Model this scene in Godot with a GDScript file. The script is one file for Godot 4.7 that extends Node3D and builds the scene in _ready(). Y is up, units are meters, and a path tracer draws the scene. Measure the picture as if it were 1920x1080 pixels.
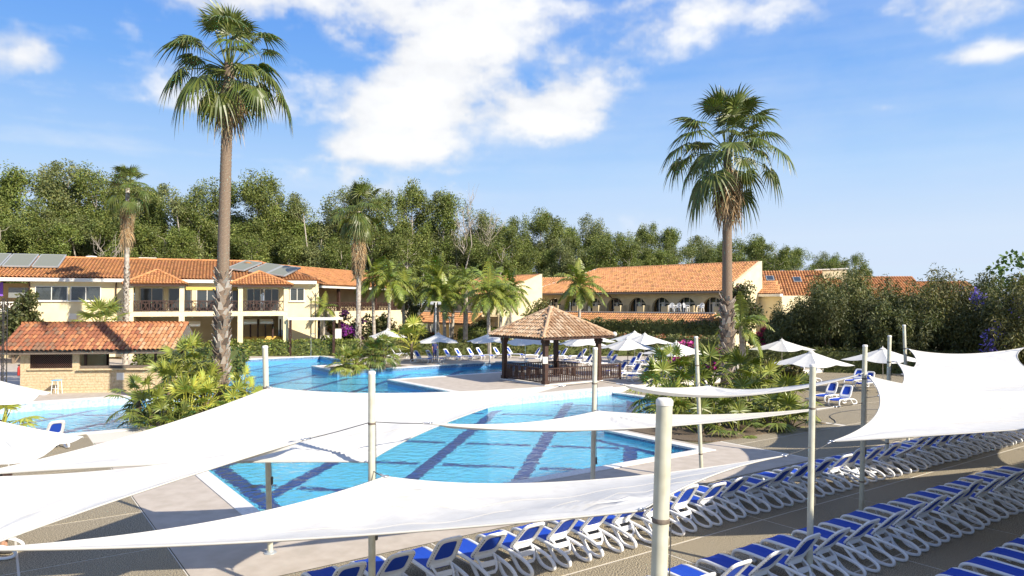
extends Node3D
# A hotel pool seen from a first floor terrace. Metres, y up. The terrace deck, the pool and the lounger rows
# share one square grid: u runs along the lounger rows, v runs from the terrace over the pool.

const FOCAL := 1360.0
const EYE := 5.2
const TILT := 0.022055
const FAR_Y := 0.3            # the decks beyond the water lie one step higher
const AXIS_U := Vector3(0.814, 0.0, -0.581)
const AXIS_V := Vector3(-0.581, 0.0, -0.814)

var rng := RandomNumberGenerator.new()
var used := {}
var M := {}
var tex := {}

class Mesher:
	var v := PackedVector3Array()
	var n := PackedVector3Array()
	var c := PackedColorArray()
	var idx := PackedInt32Array()
	var col := Color.WHITE
	func vert(p: Vector3, nn: Vector3) -> int:
		v.append(p)
		n.append(nn)
		c.append(col)
		return v.size() - 1
	func tri(a: Vector3, b: Vector3, d: Vector3) -> void:
		var nn := (b - a).cross(d - a).normalized()
		var i := v.size()
		v.append(a); v.append(b); v.append(d)
		n.append(nn); n.append(nn); n.append(nn)
		c.append(col); c.append(col); c.append(col)
		idx.append(i); idx.append(i + 2); idx.append(i + 1)
	func quad(a: Vector3, b: Vector3, d: Vector3, e: Vector3) -> void:
		var nn := (d - a).cross(e - b).normalized()
		quadn(a, b, d, e, nn)
	func quadn(a: Vector3, b: Vector3, d: Vector3, e: Vector3, nn: Vector3) -> void:
		var i := v.size()
		if (d - a).cross(e - b).dot(nn) < 0.0:
			var swap := b
			b = e
			e = swap
		v.append(a); v.append(b); v.append(d); v.append(e)
		n.append(nn); n.append(nn); n.append(nn); n.append(nn)
		c.append(col); c.append(col); c.append(col); c.append(col)
		idx.append(i); idx.append(i + 2); idx.append(i + 1)
		idx.append(i); idx.append(i + 3); idx.append(i + 2)
	func box(o: Vector3, s: Vector3, b: Basis = Basis()) -> void:
		var x := b.x * s.x * 0.5
		var y := b.y * s.y * 0.5
		var z := b.z * s.z * 0.5
		quad(o - x - y + z, o + x - y + z, o + x + y + z, o - x + y + z)
		quad(o + x - y - z, o - x - y - z, o - x + y - z, o + x + y - z)
		quad(o + x - y + z, o + x - y - z, o + x + y - z, o + x + y + z)
		quad(o - x - y - z, o - x - y + z, o - x + y + z, o - x + y - z)
		quad(o - x + y + z, o + x + y + z, o + x + y - z, o - x + y - z)
		quad(o - x - y - z, o + x - y - z, o + x - y + z, o - x - y + z)
	# a bar of rectangular section from a to b
	func bar(a: Vector3, b: Vector3, w: float, h: float, up := Vector3.UP) -> void:
		var f := (b - a)
		var len := f.length()
		if len < 1e-5:
			return
		f /= len
		var r := f.cross(up)
		if r.length() < 1e-4:
			r = f.cross(Vector3.RIGHT)
		r = r.normalized()
		var t := r.cross(f).normalized()
		box((a + b) * 0.5, Vector3(w, h, len), Basis(r, t, -f))
	func tube(path: PackedVector3Array, rad: PackedFloat32Array, sides: int, closed := false, flat := 1.0) -> void:
		var m := path.size()
		var start := v.size()
		var prev := Vector3.ZERO
		for i in m:
			var f: Vector3
			if closed:
				f = path[(i + 1) % m] - path[(i - 1 + m) % m]
			else:
				f = path[mini(i + 1, m - 1)] - path[maxi(i - 1, 0)]
			f = f.normalized()
			var r: Vector3
			if i == 0:
				r = f.cross(Vector3.UP)
				if r.length() < 0.05:
					r = f.cross(Vector3.RIGHT)
			else:
				r = prev - f * prev.dot(f)
			r = r.normalized()
			prev = r
			var t := r.cross(f)
			var ra: float = rad[mini(i, rad.size() - 1)]
			for k in sides:
				var a := TAU * k / sides
				var nn := r * cos(a) + t * sin(a) * flat
				vert(path[i] + nn * ra, nn.normalized())
		var rings := m if closed else m - 1
		for i in rings:
			for k in sides:
				var a0 := start + i * sides + k
				var a1 := start + i * sides + (k + 1) % sides
				var b0 := start + ((i + 1) % m) * sides + k
				var b1 := start + ((i + 1) % m) * sides + (k + 1) % sides
				idx.append_array([a0, a1, b0, a1, b1, b0])
		if not closed:
			for e in [0, m - 1]:
				var s0: int = start + e * sides
				for k in range(1, sides - 1):
					if e == 0:
						idx.append_array([s0, s0 + k + 1, s0 + k])
					else:
						idx.append_array([s0, s0 + k, s0 + k + 1])
	# turned shape: profile of (radius, height)
	func lathe(o: Vector3, prof: PackedVector2Array, sides: int) -> void:
		var start := v.size()
		for i in prof.size():
			var d := prof[mini(i + 1, prof.size() - 1)] - prof[maxi(i - 1, 0)]
			for k in sides:
				var a := TAU * k / sides
				var out := Vector3(cos(a), 0, sin(a))
				vert(o + out * prof[i].x + Vector3.UP * prof[i].y, (out * d.y + Vector3.UP * -d.x).normalized())
		for i in prof.size() - 1:
			for k in sides:
				var a0 := start + i * sides + k
				var a1 := start + i * sides + (k + 1) % sides
				idx.append_array([a0, a1, a0 + sides, a1, a1 + sides, a0 + sides])
	func mesh() -> ArrayMesh:
		var arr := []
		arr.resize(Mesh.ARRAY_MAX)
		arr[Mesh.ARRAY_VERTEX] = v
		arr[Mesh.ARRAY_NORMAL] = n
		arr[Mesh.ARRAY_COLOR] = c
		arr[Mesh.ARRAY_INDEX] = idx
		var am := ArrayMesh.new()
		am.add_surface_from_arrays(Mesh.PRIMITIVE_TRIANGLES, arr)
		return am

# ---------------------------------------------------------------- places
func W(u: float, v: float, h := 0.0) -> Vector3:
	return AXIS_U * u + AXIS_V * v + Vector3(0, h, 0)

func ray(px: float, py: float) -> Vector3:
	var y := -(py - 540.0) / FOCAL
	return Vector3((px - 960.0) / FOCAL, y * cos(TILT) + sin(TILT), y * sin(TILT) - cos(TILT))

# the point of height h that the photograph shows at px, py
func G(px: float, py: float, h := 0.0) -> Vector3:
	var r := ray(px, py)
	return Vector3(0, EYE, 0) + r * ((h - EYE) / r.y)

# the point at distance d in front of the terrace
func D(px: float, py: float, d: float) -> Vector3:
	var r := ray(px, py)
	return Vector3(0, EYE, 0) + r * (d / -r.z)

func lin(r: float, g: float, b: float) -> Color:
	return Color(r, g, b).linear_to_srgb()

func rnd(a: float, b: float) -> float:
	return rng.randf_range(a, b)

# ---------------------------------------------------------------- naming
func numbered(called: String) -> String:
	if not used.has(called):
		used[called] = 0
		return called
	used[called] += 1
	return "%s_%03d" % [called, used[called]]

func tag(o: Node, label: String, category: String, group := "", kind := "") -> Node:
	o.set_meta("label", label)
	if category:
		o.set_meta("category", category)
	if group:
		o.set_meta("group", group)
	if kind:
		o.set_meta("kind", kind)
	return o

func thing(called: String, label: String, category: String, at := Vector3.ZERO, turn := 0.0, group := "") -> Node3D:
	var o := Node3D.new()
	o.name = numbered(called)
	add_child(o)
	o.position = at
	o.rotation.y = turn
	tag(o, label, category, group)
	return o

func put(called: String, what, material: Material, parent: Node = self, at := Vector3.ZERO, basis := Basis()) -> MeshInstance3D:
	var o := MeshInstance3D.new()
	o.name = numbered(called) if parent == self else called
	o.mesh = what.mesh() if what is Mesher else what
	o.material_override = material
	parent.add_child(o, true)
	o.transform = Transform3D(basis, at)
	return o

func struct(called: String, what, material: Material, label: String, parent: Node = self) -> MeshInstance3D:
	var o := put(called, what, material, parent)
	o.set_meta("kind", "structure")
	o.set_meta("label", label)
	return o

func copy_of(o: Node3D, at: Vector3, turn: float, label: String, group := "") -> Node3D:
	var c: Node3D = o.duplicate()
	var base: String = String(o.name)
	var cut := RegEx.create_from_string("_[0-9]{3}$")
	c.name = numbered(cut.sub(base, ""))
	add_child(c)
	c.position = at
	c.rotation.y = turn
	c.set_meta("label", label)
	if group:
		c.set_meta("group", group)
	return c

const ORD := ["first", "second", "third", "fourth", "fifth", "sixth", "seventh", "eighth", "ninth", "tenth", "eleventh", "twelfth", "thirteenth", "fourteenth", "fifteenth", "sixteenth", "seventeenth", "eighteenth", "nineteenth"]
const TENS := {2: "twenty", 3: "thirty", 4: "forty", 5: "fifty", 6: "sixty", 7: "seventy"}
const TENTH := {2: "twentieth", 3: "thirtieth", 4: "fortieth", 5: "fiftieth", 6: "sixtieth", 7: "seventieth"}
func nth(i: int) -> String:     # 1 is first
	if i < 20:
		return ORD[i - 1]
	if i % 10 == 0:
		return TENTH[i / 10]
	return TENS[i / 10] + "-" + ORD[i % 10 - 1]

# ---------------------------------------------------------------- materials
func noise_tex(called: String, seed_: int, freq: float, stops: Array, octaves := 4, size := 512, cellular := false) -> NoiseTexture2D:
	var f := FastNoiseLite.new()
	f.seed = seed_
	f.frequency = freq
	f.noise_type = FastNoiseLite.TYPE_CELLULAR if cellular else FastNoiseLite.TYPE_SIMPLEX
	if cellular:
		f.cellular_return_type = FastNoiseLite.RETURN_CELL_VALUE
	f.fractal_octaves = octaves
	if octaves <= 1:
		f.fractal_type = FastNoiseLite.FRACTAL_NONE
	var t := NoiseTexture2D.new()
	t.width = size
	t.height = size
	t.seamless = true
	t.noise = f
	var g := Gradient.new()
	var offs := PackedFloat32Array()
	var cols := PackedColorArray()
	for s in stops:
		offs.append(s[0])
		cols.append(s[1])
	g.offsets = offs
	g.colors = cols
	t.color_ramp = g
	tex[called] = t
	return t

func normal_tex(seed_: int, freq: float, strength: float, octaves := 4, size := 512) -> NoiseTexture2D:
	var f := FastNoiseLite.new()
	f.seed = seed_
	f.frequency = freq
	f.fractal_octaves = octaves
	var t := NoiseTexture2D.new()
	t.width = size
	t.height = size
	t.seamless = true
	t.as_normal_map = true
	t.bump_strength = strength
	t.noise = f
	return t

func mat(color: Color, rough := 0.8, opts := {}) -> StandardMaterial3D:
	var m := StandardMaterial3D.new()
	m.albedo_color = color
	m.roughness = rough
	for k in opts:
		m.set(k, opts[k])
	return m

func grained(t: Texture2D, scale: float, rough := 0.85, opts := {}) -> StandardMaterial3D:
	var m := mat(Color.WHITE, rough)
	m.albedo_texture = t
	m.uv1_triplanar = true
	m.uv1_world_triplanar = true
	m.uv1_scale = Vector3.ONE * scale
	for k in opts:
		m.set(k, opts[k])
	return m

func leafy(rough := 0.6, back := Color(0.5, 0.55, 0.2)) -> StandardMaterial3D:
	var m := mat(Color.WHITE, rough)
	m.vertex_color_use_as_albedo = true
	m.cull_mode = BaseMaterial3D.CULL_DISABLED
	m.backlight_enabled = true
	m.backlight = back
	return m

func materials() -> void:
	# ground
	var agg := noise_tex("agg", 3, 0.16, [[0.0, lin(0.080, 0.062, 0.040)], [0.36, lin(0.192, 0.158, 0.102)], [0.5, lin(0.288, 0.240, 0.156)], [0.64, lin(0.376, 0.320, 0.216)], [1.0, lin(0.560, 0.512, 0.392)]], 2, 1024)
	M.aggregate = grained(agg, 0.2, 0.9, {"normal_enabled": true, "normal_texture": normal_tex(5, 0.2, 6.0, 2, 512), "normal_scale": 0.5})
	var agg2 := noise_tex("agg2", 9, 0.13, [[0.0, lin(0.072, 0.056, 0.036)], [0.36, lin(0.180, 0.148, 0.096)], [0.5, lin(0.268, 0.224, 0.148)], [0.64, lin(0.352, 0.300, 0.204)], [1.0, lin(0.528, 0.480, 0.368)]], 2, 1024)
	M.aggregate2 = grained(agg2, 0.18, 0.9)
	var pink := noise_tex("pink", 4, 0.02, [[0.0, lin(0.41, 0.355, 0.285)], [0.5, lin(0.46, 0.4, 0.33)], [1.0, lin(0.51, 0.45, 0.375)]], 6, 1024)
	M.pink = grained(pink, 0.07, 0.85)
	M.joint = mat(lin(0.62, 0.58, 0.5), 0.9)
	var cop := noise_tex("cop", 6, 0.03, [[0.0, lin(0.6, 0.57, 0.52)], [1.0, lin(0.78, 0.76, 0.71)]], 5)
	M.coping = grained(cop, 0.4, 0.6)
	var soil := noise_tex("soil", 7, 0.05, [[0.0, lin(0.05, 0.035, 0.02)], [0.5, lin(0.13, 0.095, 0.06)], [1.0, lin(0.24, 0.18, 0.11)]], 5)
	M.soil = grained(soil, 0.5, 0.95)
	var earth := noise_tex("earth", 8, 0.02, [[0.0, lin(0.07, 0.075, 0.03)], [0.5, lin(0.12, 0.11, 0.055)], [1.0, lin(0.2, 0.17, 0.1)]], 5)
	M.earth = grained(earth, 0.05, 0.95)
	# pool
	M.tile = grained(mosaic("tile", lin(0.26, 0.8, 0.95), 0.22, lin(0.5, 0.9, 0.96)), 0.4, 0.4)
	M.navy = grained(mosaic("navy", lin(0.003, 0.032, 0.22), 0.3, lin(0.01, 0.07, 0.32), 0.05), 1.0, 0.35)
	M.edge_mosaic = grained(mosaic("edge", lin(0.02, 0.06, 0.18), 0.5, lin(0.3, 0.42, 0.5)), 0.9, 0.35)
	M.blue_wall = grained(mosaic("wall", lin(0.04, 0.22, 0.52), 0.22, lin(0.14, 0.36, 0.6)), 1.3, 0.35)
	M.pale_mosaic = grained(mosaic("pale", lin(0.26, 0.36, 0.5), 0.45, lin(0.66, 0.7, 0.74)), 0.6, 0.4)
	var water := mat(Color(0.62, 0.9, 0.98, 0.004), 0.0)
	water.transparency = BaseMaterial3D.TRANSPARENCY_ALPHA
	water.metallic_specular = 0.5
	water.normal_enabled = true
	water.normal_texture = normal_tex(21, 0.012, 9.0, 4, 1024)
	water.normal_scale = 0.6
	water.uv1_triplanar = true
	water.uv1_world_triplanar = true
	water.uv1_scale = Vector3.ONE * 0.16
	water.refraction_enabled = true
	water.refraction_scale = 0.033
	M.water = water
	# buildings
	var stucco := noise_tex("stucco", 11, 0.012, [[0.0, lin(0.7, 0.57, 0.33)], [0.5, lin(0.76, 0.64, 0.4)], [1.0, lin(0.8, 0.7, 0.46)]], 6)
	M.stucco = grained(stucco, 0.1, 0.9)
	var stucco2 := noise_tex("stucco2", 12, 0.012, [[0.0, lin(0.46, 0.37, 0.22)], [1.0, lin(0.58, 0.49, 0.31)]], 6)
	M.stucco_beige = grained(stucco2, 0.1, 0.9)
	M.white_paint = mat(lin(0.74, 0.71, 0.64), 0.7)
	var stone := noise_tex("stone", 13, 0.03, [[0.0, lin(0.42, 0.31, 0.17)], [0.45, lin(0.55, 0.43, 0.26)], [1.0, lin(0.66, 0.54, 0.36)]], 5)
	M.stone = grained(stone, 0.35, 0.9)
	M.mortar = mat(lin(0.45, 0.38, 0.27), 0.95)
	var wood := noise_tex("wood", 14, 0.03, [[0.0, lin(0.02, 0.009, 0.006)], [0.5, lin(0.05, 0.022, 0.014)], [1.0, lin(0.105, 0.052, 0.034)]], 5)
	M.wood = grained(wood, 0.6, 0.6, {"uv1_scale": Vector3(1.6, 0.2, 1.6)})
	var grey_wood := noise_tex("grey_wood", 15, 0.03, [[0.0, lin(0.09, 0.07, 0.055)], [1.0, lin(0.24, 0.195, 0.15)]], 5)
	M.grey_wood = grained(grey_wood, 0.7, 0.8)
	M.glass = mat(lin(0.045, 0.055, 0.06), 0.06, {"metallic_specular": 0.6})
	M.blind = mat(lin(0.2, 0.21, 0.2), 0.5)
	M.dark_void = M.stucco_beige
	M.dark_metal = mat(lin(0.03, 0.028, 0.026), 0.5)
	M.solar = mat(lin(0.2, 0.205, 0.15), 0.45)
	M.grey_metal = mat(lin(0.4, 0.42, 0.42), 0.5, {"metallic": 0.3})
	M.ochre = mat(lin(0.62, 0.4, 0.1), 0.9)
	M.purple = mat(lin(0.22, 0.09, 0.5), 0.8)
	M.red = mat(lin(0.42, 0.03, 0.02), 0.45)
	# tiles
	var terra_tones := {
		"roof": [[0.0, lin(0.4, 0.16, 0.06)], [0.4, lin(0.54, 0.235, 0.085)], [0.65, lin(0.6, 0.28, 0.11)], [1.0, lin(0.66, 0.38, 0.19)]],
		"roof_pale": [[0.0, lin(0.46, 0.2, 0.085)], [0.5, lin(0.6, 0.285, 0.115)], [1.0, lin(0.68, 0.41, 0.21)]],
	}
	for k in terra_tones:
		M[k] = grained(noise_tex(k, 17, 0.05, terra_tones[k], 4, 1024), 0.45, 0.85)
		M[k].vertex_color_use_as_albedo = true
	M.bar_tiles = []
	var bt := [[0.36, 0.13, 0.06], [0.45, 0.19, 0.08], [0.3, 0.11, 0.055], [0.52, 0.25, 0.11], [0.24, 0.13, 0.075], [0.52, 0.31, 0.17]]
	for i in bt.size():
		var k: Array = bt[i]
		var t := noise_tex("bt%d" % i, 30 + i, 0.06, [[0.0, lin(k[0] * 0.45, k[1] * 0.5, k[2] * 0.6)], [0.35, lin(k[0] * 0.85, k[1] * 0.85, k[2] * 0.85)], [0.7, lin(k[0], k[1], k[2])], [1.0, lin(k[0] * 1.25, k[1] * 1.5, k[2] * 1.8)]], 4, 128)
		M.bar_tiles.append(grained(t, 1.1, 0.9))
	M.gazebo_tiles = []
	var gt := [[0.4, 0.25, 0.14], [0.46, 0.31, 0.19], [0.34, 0.2, 0.11], [0.52, 0.38, 0.25]]
	for i in gt.size():
		var k: Array = gt[i]
		var t := noise_tex("gt%d" % i, 40 + i, 0.06, [[0.0, lin(k[0] * 0.45, k[1] * 0.4, k[2] * 0.4)], [0.4, lin(k[0], k[1], k[2])], [1.0, lin(k[0] * 1.25, k[1] * 1.35, k[2] * 1.4)]], 4, 128)
		M.gazebo_tiles.append(grained(t, 1.0, 0.9))
	# furniture and cloth
	M.plastic = mat(lin(0.8, 0.8, 0.79), 0.38)
	M.slot = mat(lin(0.1, 0.1, 0.1), 0.7)
	var weave := noise_tex("weave", 19, 0.3, [[0.0, lin(0.002, 0.04, 0.36)], [1.0, lin(0.003, 0.075, 0.54)]], 2, 256)
	M.blue_fabric = grained(weave, 2.0, 0.75, {"uv1_world_triplanar": false, "cull_mode": BaseMaterial3D.CULL_DISABLED, "backlight_enabled": true, "backlight": Color(0.14, 0.14, 0.14)})
	var cloth := noise_tex("cloth", 22, 0.02, [[0.0, lin(0.61, 0.595, 0.55)], [1.0, lin(0.69, 0.68, 0.635)]], 5)
	M.sail = grained(cloth, 0.3, 0.8, {"cull_mode": BaseMaterial3D.CULL_DISABLED, "backlight_enabled": true, "backlight": Color(0.42, 0.4, 0.36)})
	M.canopy = grained(cloth, 0.5, 0.85, {"cull_mode": BaseMaterial3D.CULL_DISABLED, "backlight_enabled": true, "backlight": Color(0.22, 0.22, 0.21)})
	M.hem = mat(lin(0.46, 0.45, 0.42), 0.85)
	var pole := noise_tex("pole", 23, 0.02, [[0.0, lin(0.46, 0.44, 0.33)], [0.5, lin(0.54, 0.525, 0.41)], [1.0, lin(0.6, 0.59, 0.47)]], 5, 256)
	M.pole = grained(pole, 0.8, 0.55)
	M.cable = mat(lin(0.07, 0.07, 0.07), 0.45)
	M.umbrella_pole = mat(lin(0.12, 0.06, 0.035), 0.6)
	M.steel = mat(lin(0.6, 0.6, 0.6), 0.25, {"metallic": 0.8})
	# plants
	M.leaf = leafy(0.6, Color(0.62, 0.66, 0.3))
	M.palm = leafy(0.42, Color(0.55, 0.6, 0.2))
	M.dry = leafy(0.8, Color(0.3, 0.26, 0.18))
	var bark := noise_tex("bark", 25, 0.03, [[0.0, lin(0.09, 0.06, 0.04)], [0.5, lin(0.2, 0.145, 0.1)], [1.0, lin(0.33, 0.26, 0.19)]], 5)
	M.bark = grained(bark, 0.9, 0.9, {"uv1_scale": Vector3(0.5, 2.4, 0.5)})
	M.base_dark = mat(lin(0.11, 0.08, 0.06), 0.9)
	M.base_mid = mat(lin(0.25, 0.2, 0.155), 0.9)
	M.base_pale = mat(lin(0.42, 0.36, 0.3), 0.9)
	var pale_bark := noise_tex("pale_bark", 26, 0.02, [[0.0, lin(0.2, 0.16, 0.12)], [0.5, lin(0.4, 0.35, 0.29)], [1.0, lin(0.56, 0.52, 0.45)]], 5)
	M.pale_bark = grained(pale_bark, 0.25, 0.85)
	M.hedge_core = mat(lin(0.1, 0.12, 0.035), 0.95)

# small square tiles of mixed tone with grout, one picture per metre
func mosaic(called: String, base: Color, spread: float, other: Color, grout := 0.35) -> ImageTexture:
	var r := RandomNumberGenerator.new()
	r.seed = hash(called)
	var n := 20
	var cell := 16
	var im := Image.create(n * cell, n * cell, false, Image.FORMAT_RGB8)
	im.fill(base.lerp(Color(0.8, 0.85, 0.86), grout))
	for j in n:
		for i in n:
			var c := base.lerp(other, clampf(r.randf() * spread * 2.2, 0.0, 1.0))
			im.fill_rect(Rect2i(i * cell + 1, j * cell + 1, cell - 2, cell - 2), c)
	var t := ImageTexture.create_from_image(im)
	tex[called] = t
	return t

# ---------------------------------------------------------------- sky
# blue air with broken fair-weather cloud: one large heap ahead, thin streaks and small scraps all round
func make_sky() -> Texture2D:
	var w := 3072
	var h := 1536
	var half := 768
	var f1 := FastNoiseLite.new()
	f1.seed = 77
	f1.frequency = 0.006
	f1.fractal_octaves = 6
	f1.fractal_gain = 0.55
	f1.domain_warp_enabled = true
	f1.domain_warp_amplitude = 26.0
	f1.domain_warp_frequency = 0.008
	var f2 := FastNoiseLite.new()
	f2.seed = 12
	f2.frequency = 0.0147
	f2.fractal_octaves = 6
	f2.fractal_gain = 0.6
	f2.domain_warp_enabled = true
	f2.domain_warp_amplitude = 17.0
	f2.domain_warp_frequency = 0.013
	var f3 := FastNoiseLite.new()
	f3.seed = 41
	f3.frequency = 0.0021
	f3.fractal_octaves = 3
	var big := f1.get_image(w, half, false, false, false).get_data()
	var small := f2.get_image(w / 2, half, false, false, false).get_data()
	var broad := f3.get_image(w / 2, half / 2, false, false, false).get_data()
	var out := PackedByteArray()
	out.resize(w * h * 3)
	# cloud heaps in degrees: azimuth right of the view, elevation, widths, strength
	var heaps := [[-2.5, 19.5, 8.5, 4.6, 0.26], [3.0, 15.0, 5.5, 2.6, 0.22], [-8.0, 14.5, 6.0, 3.2, 0.2], [-9.0, 22.0, 9.0, 3.0, 0.2], [-27.0, 22.5, 13.0, 2.8, 0.3], [-34.0, 16.5, 4.0, 2.6, 0.26], [-22.0, 14.5, 5.0, 1.8, 0.2], [-10.0, 12.0, 5.0, 1.0, 0.22], [-17.0, 10.0, 9.0, 2.0, 0.12],
		[18.0, 21.5, 6.0, 2.4, 0.15], [30.0, 19.8, 7.0, 1.6, 0.16], [34.0, 16.2, 4.0, 0.7, 0.2], [27.0, 13.6, 1.6, 0.5, 0.24], [9.0, 20.5, 3.0, 2.0, 0.14],
		[60.0, 24.0, 16.0, 6.0, 0.32], [95.0, 17.0, 13.0, 5.0, 0.3], [140.0, 26.0, 18.0, 7.0, 0.34], [-70.0, 19.0, 15.0, 6.0, 0.32], [-110.0, 28.0, 18.0, 7.0, 0.32], [-150.0, 18.0, 14.0, 5.0, 0.28], [20.0, 48.0, 26.0, 9.0, 0.27], [-60.0, 52.0, 26.0, 9.0, 0.27], [110.0, 50.0, 30.0, 10.0, 0.28], [-140.0, 55.0, 30.0, 10.0, 0.28]]
	var stops := [[-1.0, Vector3(0.7, 0.81, 0.96)], [5.0, Vector3(0.66, 0.79, 0.97)], [10.0, Vector3(0.46, 0.68, 0.98)], [17.0, Vector3(0.21, 0.46, 0.93)], [24.0, Vector3(0.12, 0.34, 0.87)], [42.0, Vector3(0.055, 0.21, 0.7)], [91.0, Vector3(0.035, 0.16, 0.58)]]
	var gamma := PackedByteArray()
	gamma.resize(1200)
	for i in 1200:
		gamma[i] = int(255.0 * clampf(pow(i / 1023.0, 0.4545), 0.0, 1.0))
	var shift := w / 2
	for j in h:
		var el := (0.5 - (j + 0.5) / h) * 180.0
		var row := j * w * 3
		if j >= half:
			for i in w * 3:
				out[row + i] = 120
			continue
		if el > 34.0 and j % 2 == 1:
			for i in w * 3:
				out[row + i] = out[row - w * 3 + i]
			continue
		var air := Vector3.ZERO
		for q in range(stops.size() - 1):
			if el >= stops[q][0] and el <= stops[q + 1][0]:
				air = (stops[q][1] as Vector3).lerp(stops[q + 1][1], (el - stops[q][0]) / (stops[q + 1][0] - stops[q][0]))
		var near_row := []
		for q in heaps:
			if absf(el - q[1]) < q[3] * 2.2:
				near_row.append([q[0], q[2], q[4] * exp(-pow((el - q[1]) / q[3], 2.0))])
		var fade := smoothstep(3.0, 9.0, el)
		var thin := 0.85 * smoothstep(2.0, 14.0, el)
		for i in w:
			var k := row + ((i + shift) % w) * 3      # the picture's left edge is straight ahead
			var az := ((i + 0.5) / w - 0.5) * 360.0      # 0 is straight ahead
			if i % 2 == 1 and (az < -50.0 or az > 50.0):
				out[k] = out[k - 3]
				out[k + 1] = out[k - 2]
				out[k + 2] = out[k - 1]
				continue
			var b := big[j * w + i] / 255.0
			var s := small[j * shift + i / 2] / 255.0
			var r := broad[(j / 2) * shift + i / 2] / 255.0
			var bias := -0.17
			for q in near_row:
				var dx: float = (az - q[0]) / q[1]
				if dx > -2.2 and dx < 2.2:
					bias += q[2] * exp(-dx * dx)
			var veil := clampf((r - 0.3) * 1.2 + (s - 0.5) * 1.3 + (small[((j * 3) % half) * shift + (i / 5) % shift] / 255.0 - 0.5) * 1.1 + (bias + 0.17) * 0.5, 0.0, 1.0) * thin
			if az > -6.0 and az < 60.0:
				veil *= maxf(0.28, 1.0 - (az + 6.0) / 14.0)
			var d := b * 0.5 + s * 0.5 + bias
			var cr := air.x + (0.8 - air.x) * veil
			var cg := air.y + (0.87 - air.y) * veil
			var cb := air.z + (0.97 - air.z) * veil
			if d > 0.44:
				var c := smoothstep(0.44, 0.64, d) * fade * 0.95
				var lit := 0.9 + 0.36 * clampf((d - 0.5) * 1.5, 0.0, 1.0) - 0.3 * (0.5 - s)
				cr += (lit * 0.985 - cr) * c
				cg += (lit * 0.99 - cg) * c
				cb += (lit - cb) * c
			out[k] = gamma[clampi(int(cr * 1023.0), 0, 1199)]
			out[k + 1] = gamma[clampi(int(cg * 1023.0), 0, 1199)]
			out[k + 2] = gamma[clampi(int(cb * 1023.0), 0, 1199)]
	return ImageTexture.create_from_image(Image.create_from_data(w, h, false, Image.FORMAT_RGB8, out))

func setup_view() -> void:
	var cam := Camera3D.new()
	cam.name = "camera"
	cam.position = Vector3(0, EYE, 0)
	cam.rotation.x = TILT
	cam.keep_aspect = Camera3D.KEEP_HEIGHT
	cam.fov = rad_to_deg(2.0 * atan(540.0 / FOCAL))
	cam.near = 0.1
	cam.far = 2000.0
	add_child(cam)
	cam.current = true
	var env := Environment.new()
	env.background_mode = Environment.BG_SKY
	var sky := Sky.new()
	var sm := PanoramaSkyMaterial.new()
	sm.panorama = make_sky()
	sky.sky_material = sm
	env.sky = sky
	env.background_energy_multiplier = 0.63
	env.tonemap_mode = Environment.TONE_MAPPER_LINEAR
	env.tonemap_exposure = 1.62
	env.sdfgi_enabled = true
	env.ssao_enabled = true
	env.ssil_enabled = true
	var we := WorldEnvironment.new()
	we.name = "environment"
	we.environment = env
	add_child(we)
	var sun := DirectionalLight3D.new()
	sun.name = "sun"
	sun.light_color = Color(1.0, 0.96, 0.895)
	sun.light_energy = 1.6
	sun.light_angular_distance = 0.53
	sun.shadow_enabled = true
	add_child(sun)
	var el := deg_to_rad(33.0)
	var from := Vector3(0.79 * cos(el), sin(el), 0.61 * cos(el))
	sun.look_at_from_position(from * 100.0, Vector3.ZERO)

# ---------------------------------------------------------------- ground, decks, pool
var POOL := PackedVector2Array([Vector2(5.45, 17.3), Vector2(20.55, 17.3), Vector2(20.55, 22.25), Vector2(29.6, 22.25), Vector2(29.6, 31.3), Vector2(20.8, 31.3), Vector2(20.8, 43.0), Vector2(36.0, 43.0), Vector2(36.0, 50.7), Vector2(20.5, 50.7), Vector2(20.5, 56.0), Vector2(25.0, 56.0), Vector2(25.0, 66.2), Vector2(9.6, 66.2), Vector2(9.6, 43.3), Vector2(-16.0, 43.3), Vector2(-16.0, 34.0), Vector2(5.45, 34.0)])
const WATER_Y := -0.14
const FLOOR_Y := -0.82

func in_pool(u: float, v: float) -> bool:
	return Geometry2D.is_point_in_polygon(Vector2(u, v), POOL)

# level sheet over u0..u1, v0..v1 on the grid of the pool's corners, leaving out what skip() says
func sheet(m: Mesher, u0: float, u1: float, v0: float, v1: float, y: float, skip: Callable, more_u := [], more_v := []) -> void:
	var us := [u0, u1]
	var vs := [v0, v1]
	for p in POOL:
		if p.x > u0 and p.x < u1 and not us.has(p.x):
			us.append(p.x)
		if p.y > v0 and p.y < v1 and not vs.has(p.y):
			vs.append(p.y)
	for x in more_u:
		if x > u0 and x < u1 and not us.has(x):
			us.append(x)
	for x in more_v:
		if x > v0 and x < v1 and not vs.has(x):
			vs.append(x)
	us.sort()
	vs.sort()
	for i in us.size() - 1:
		for j in vs.size() - 1:
			if skip.call((us[i] + us[i + 1]) * 0.5, (vs[j] + vs[j + 1]) * 0.5):
				continue
			m.quadn(W(us[i], vs[j], y), W(us[i + 1], vs[j], y), W(us[i + 1], vs[j + 1], y), W(us[i], vs[j + 1], y), Vector3.UP)

func in_pink(u: float, v: float) -> bool:
	return u > 3.1 and u < 22.4 and v > 13.97 and v < 31.3

func in_bed(u: float, v: float) -> bool:
	return u > 21.3 and u < 29.6 and v > 17.9 and v < 22.25

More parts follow.
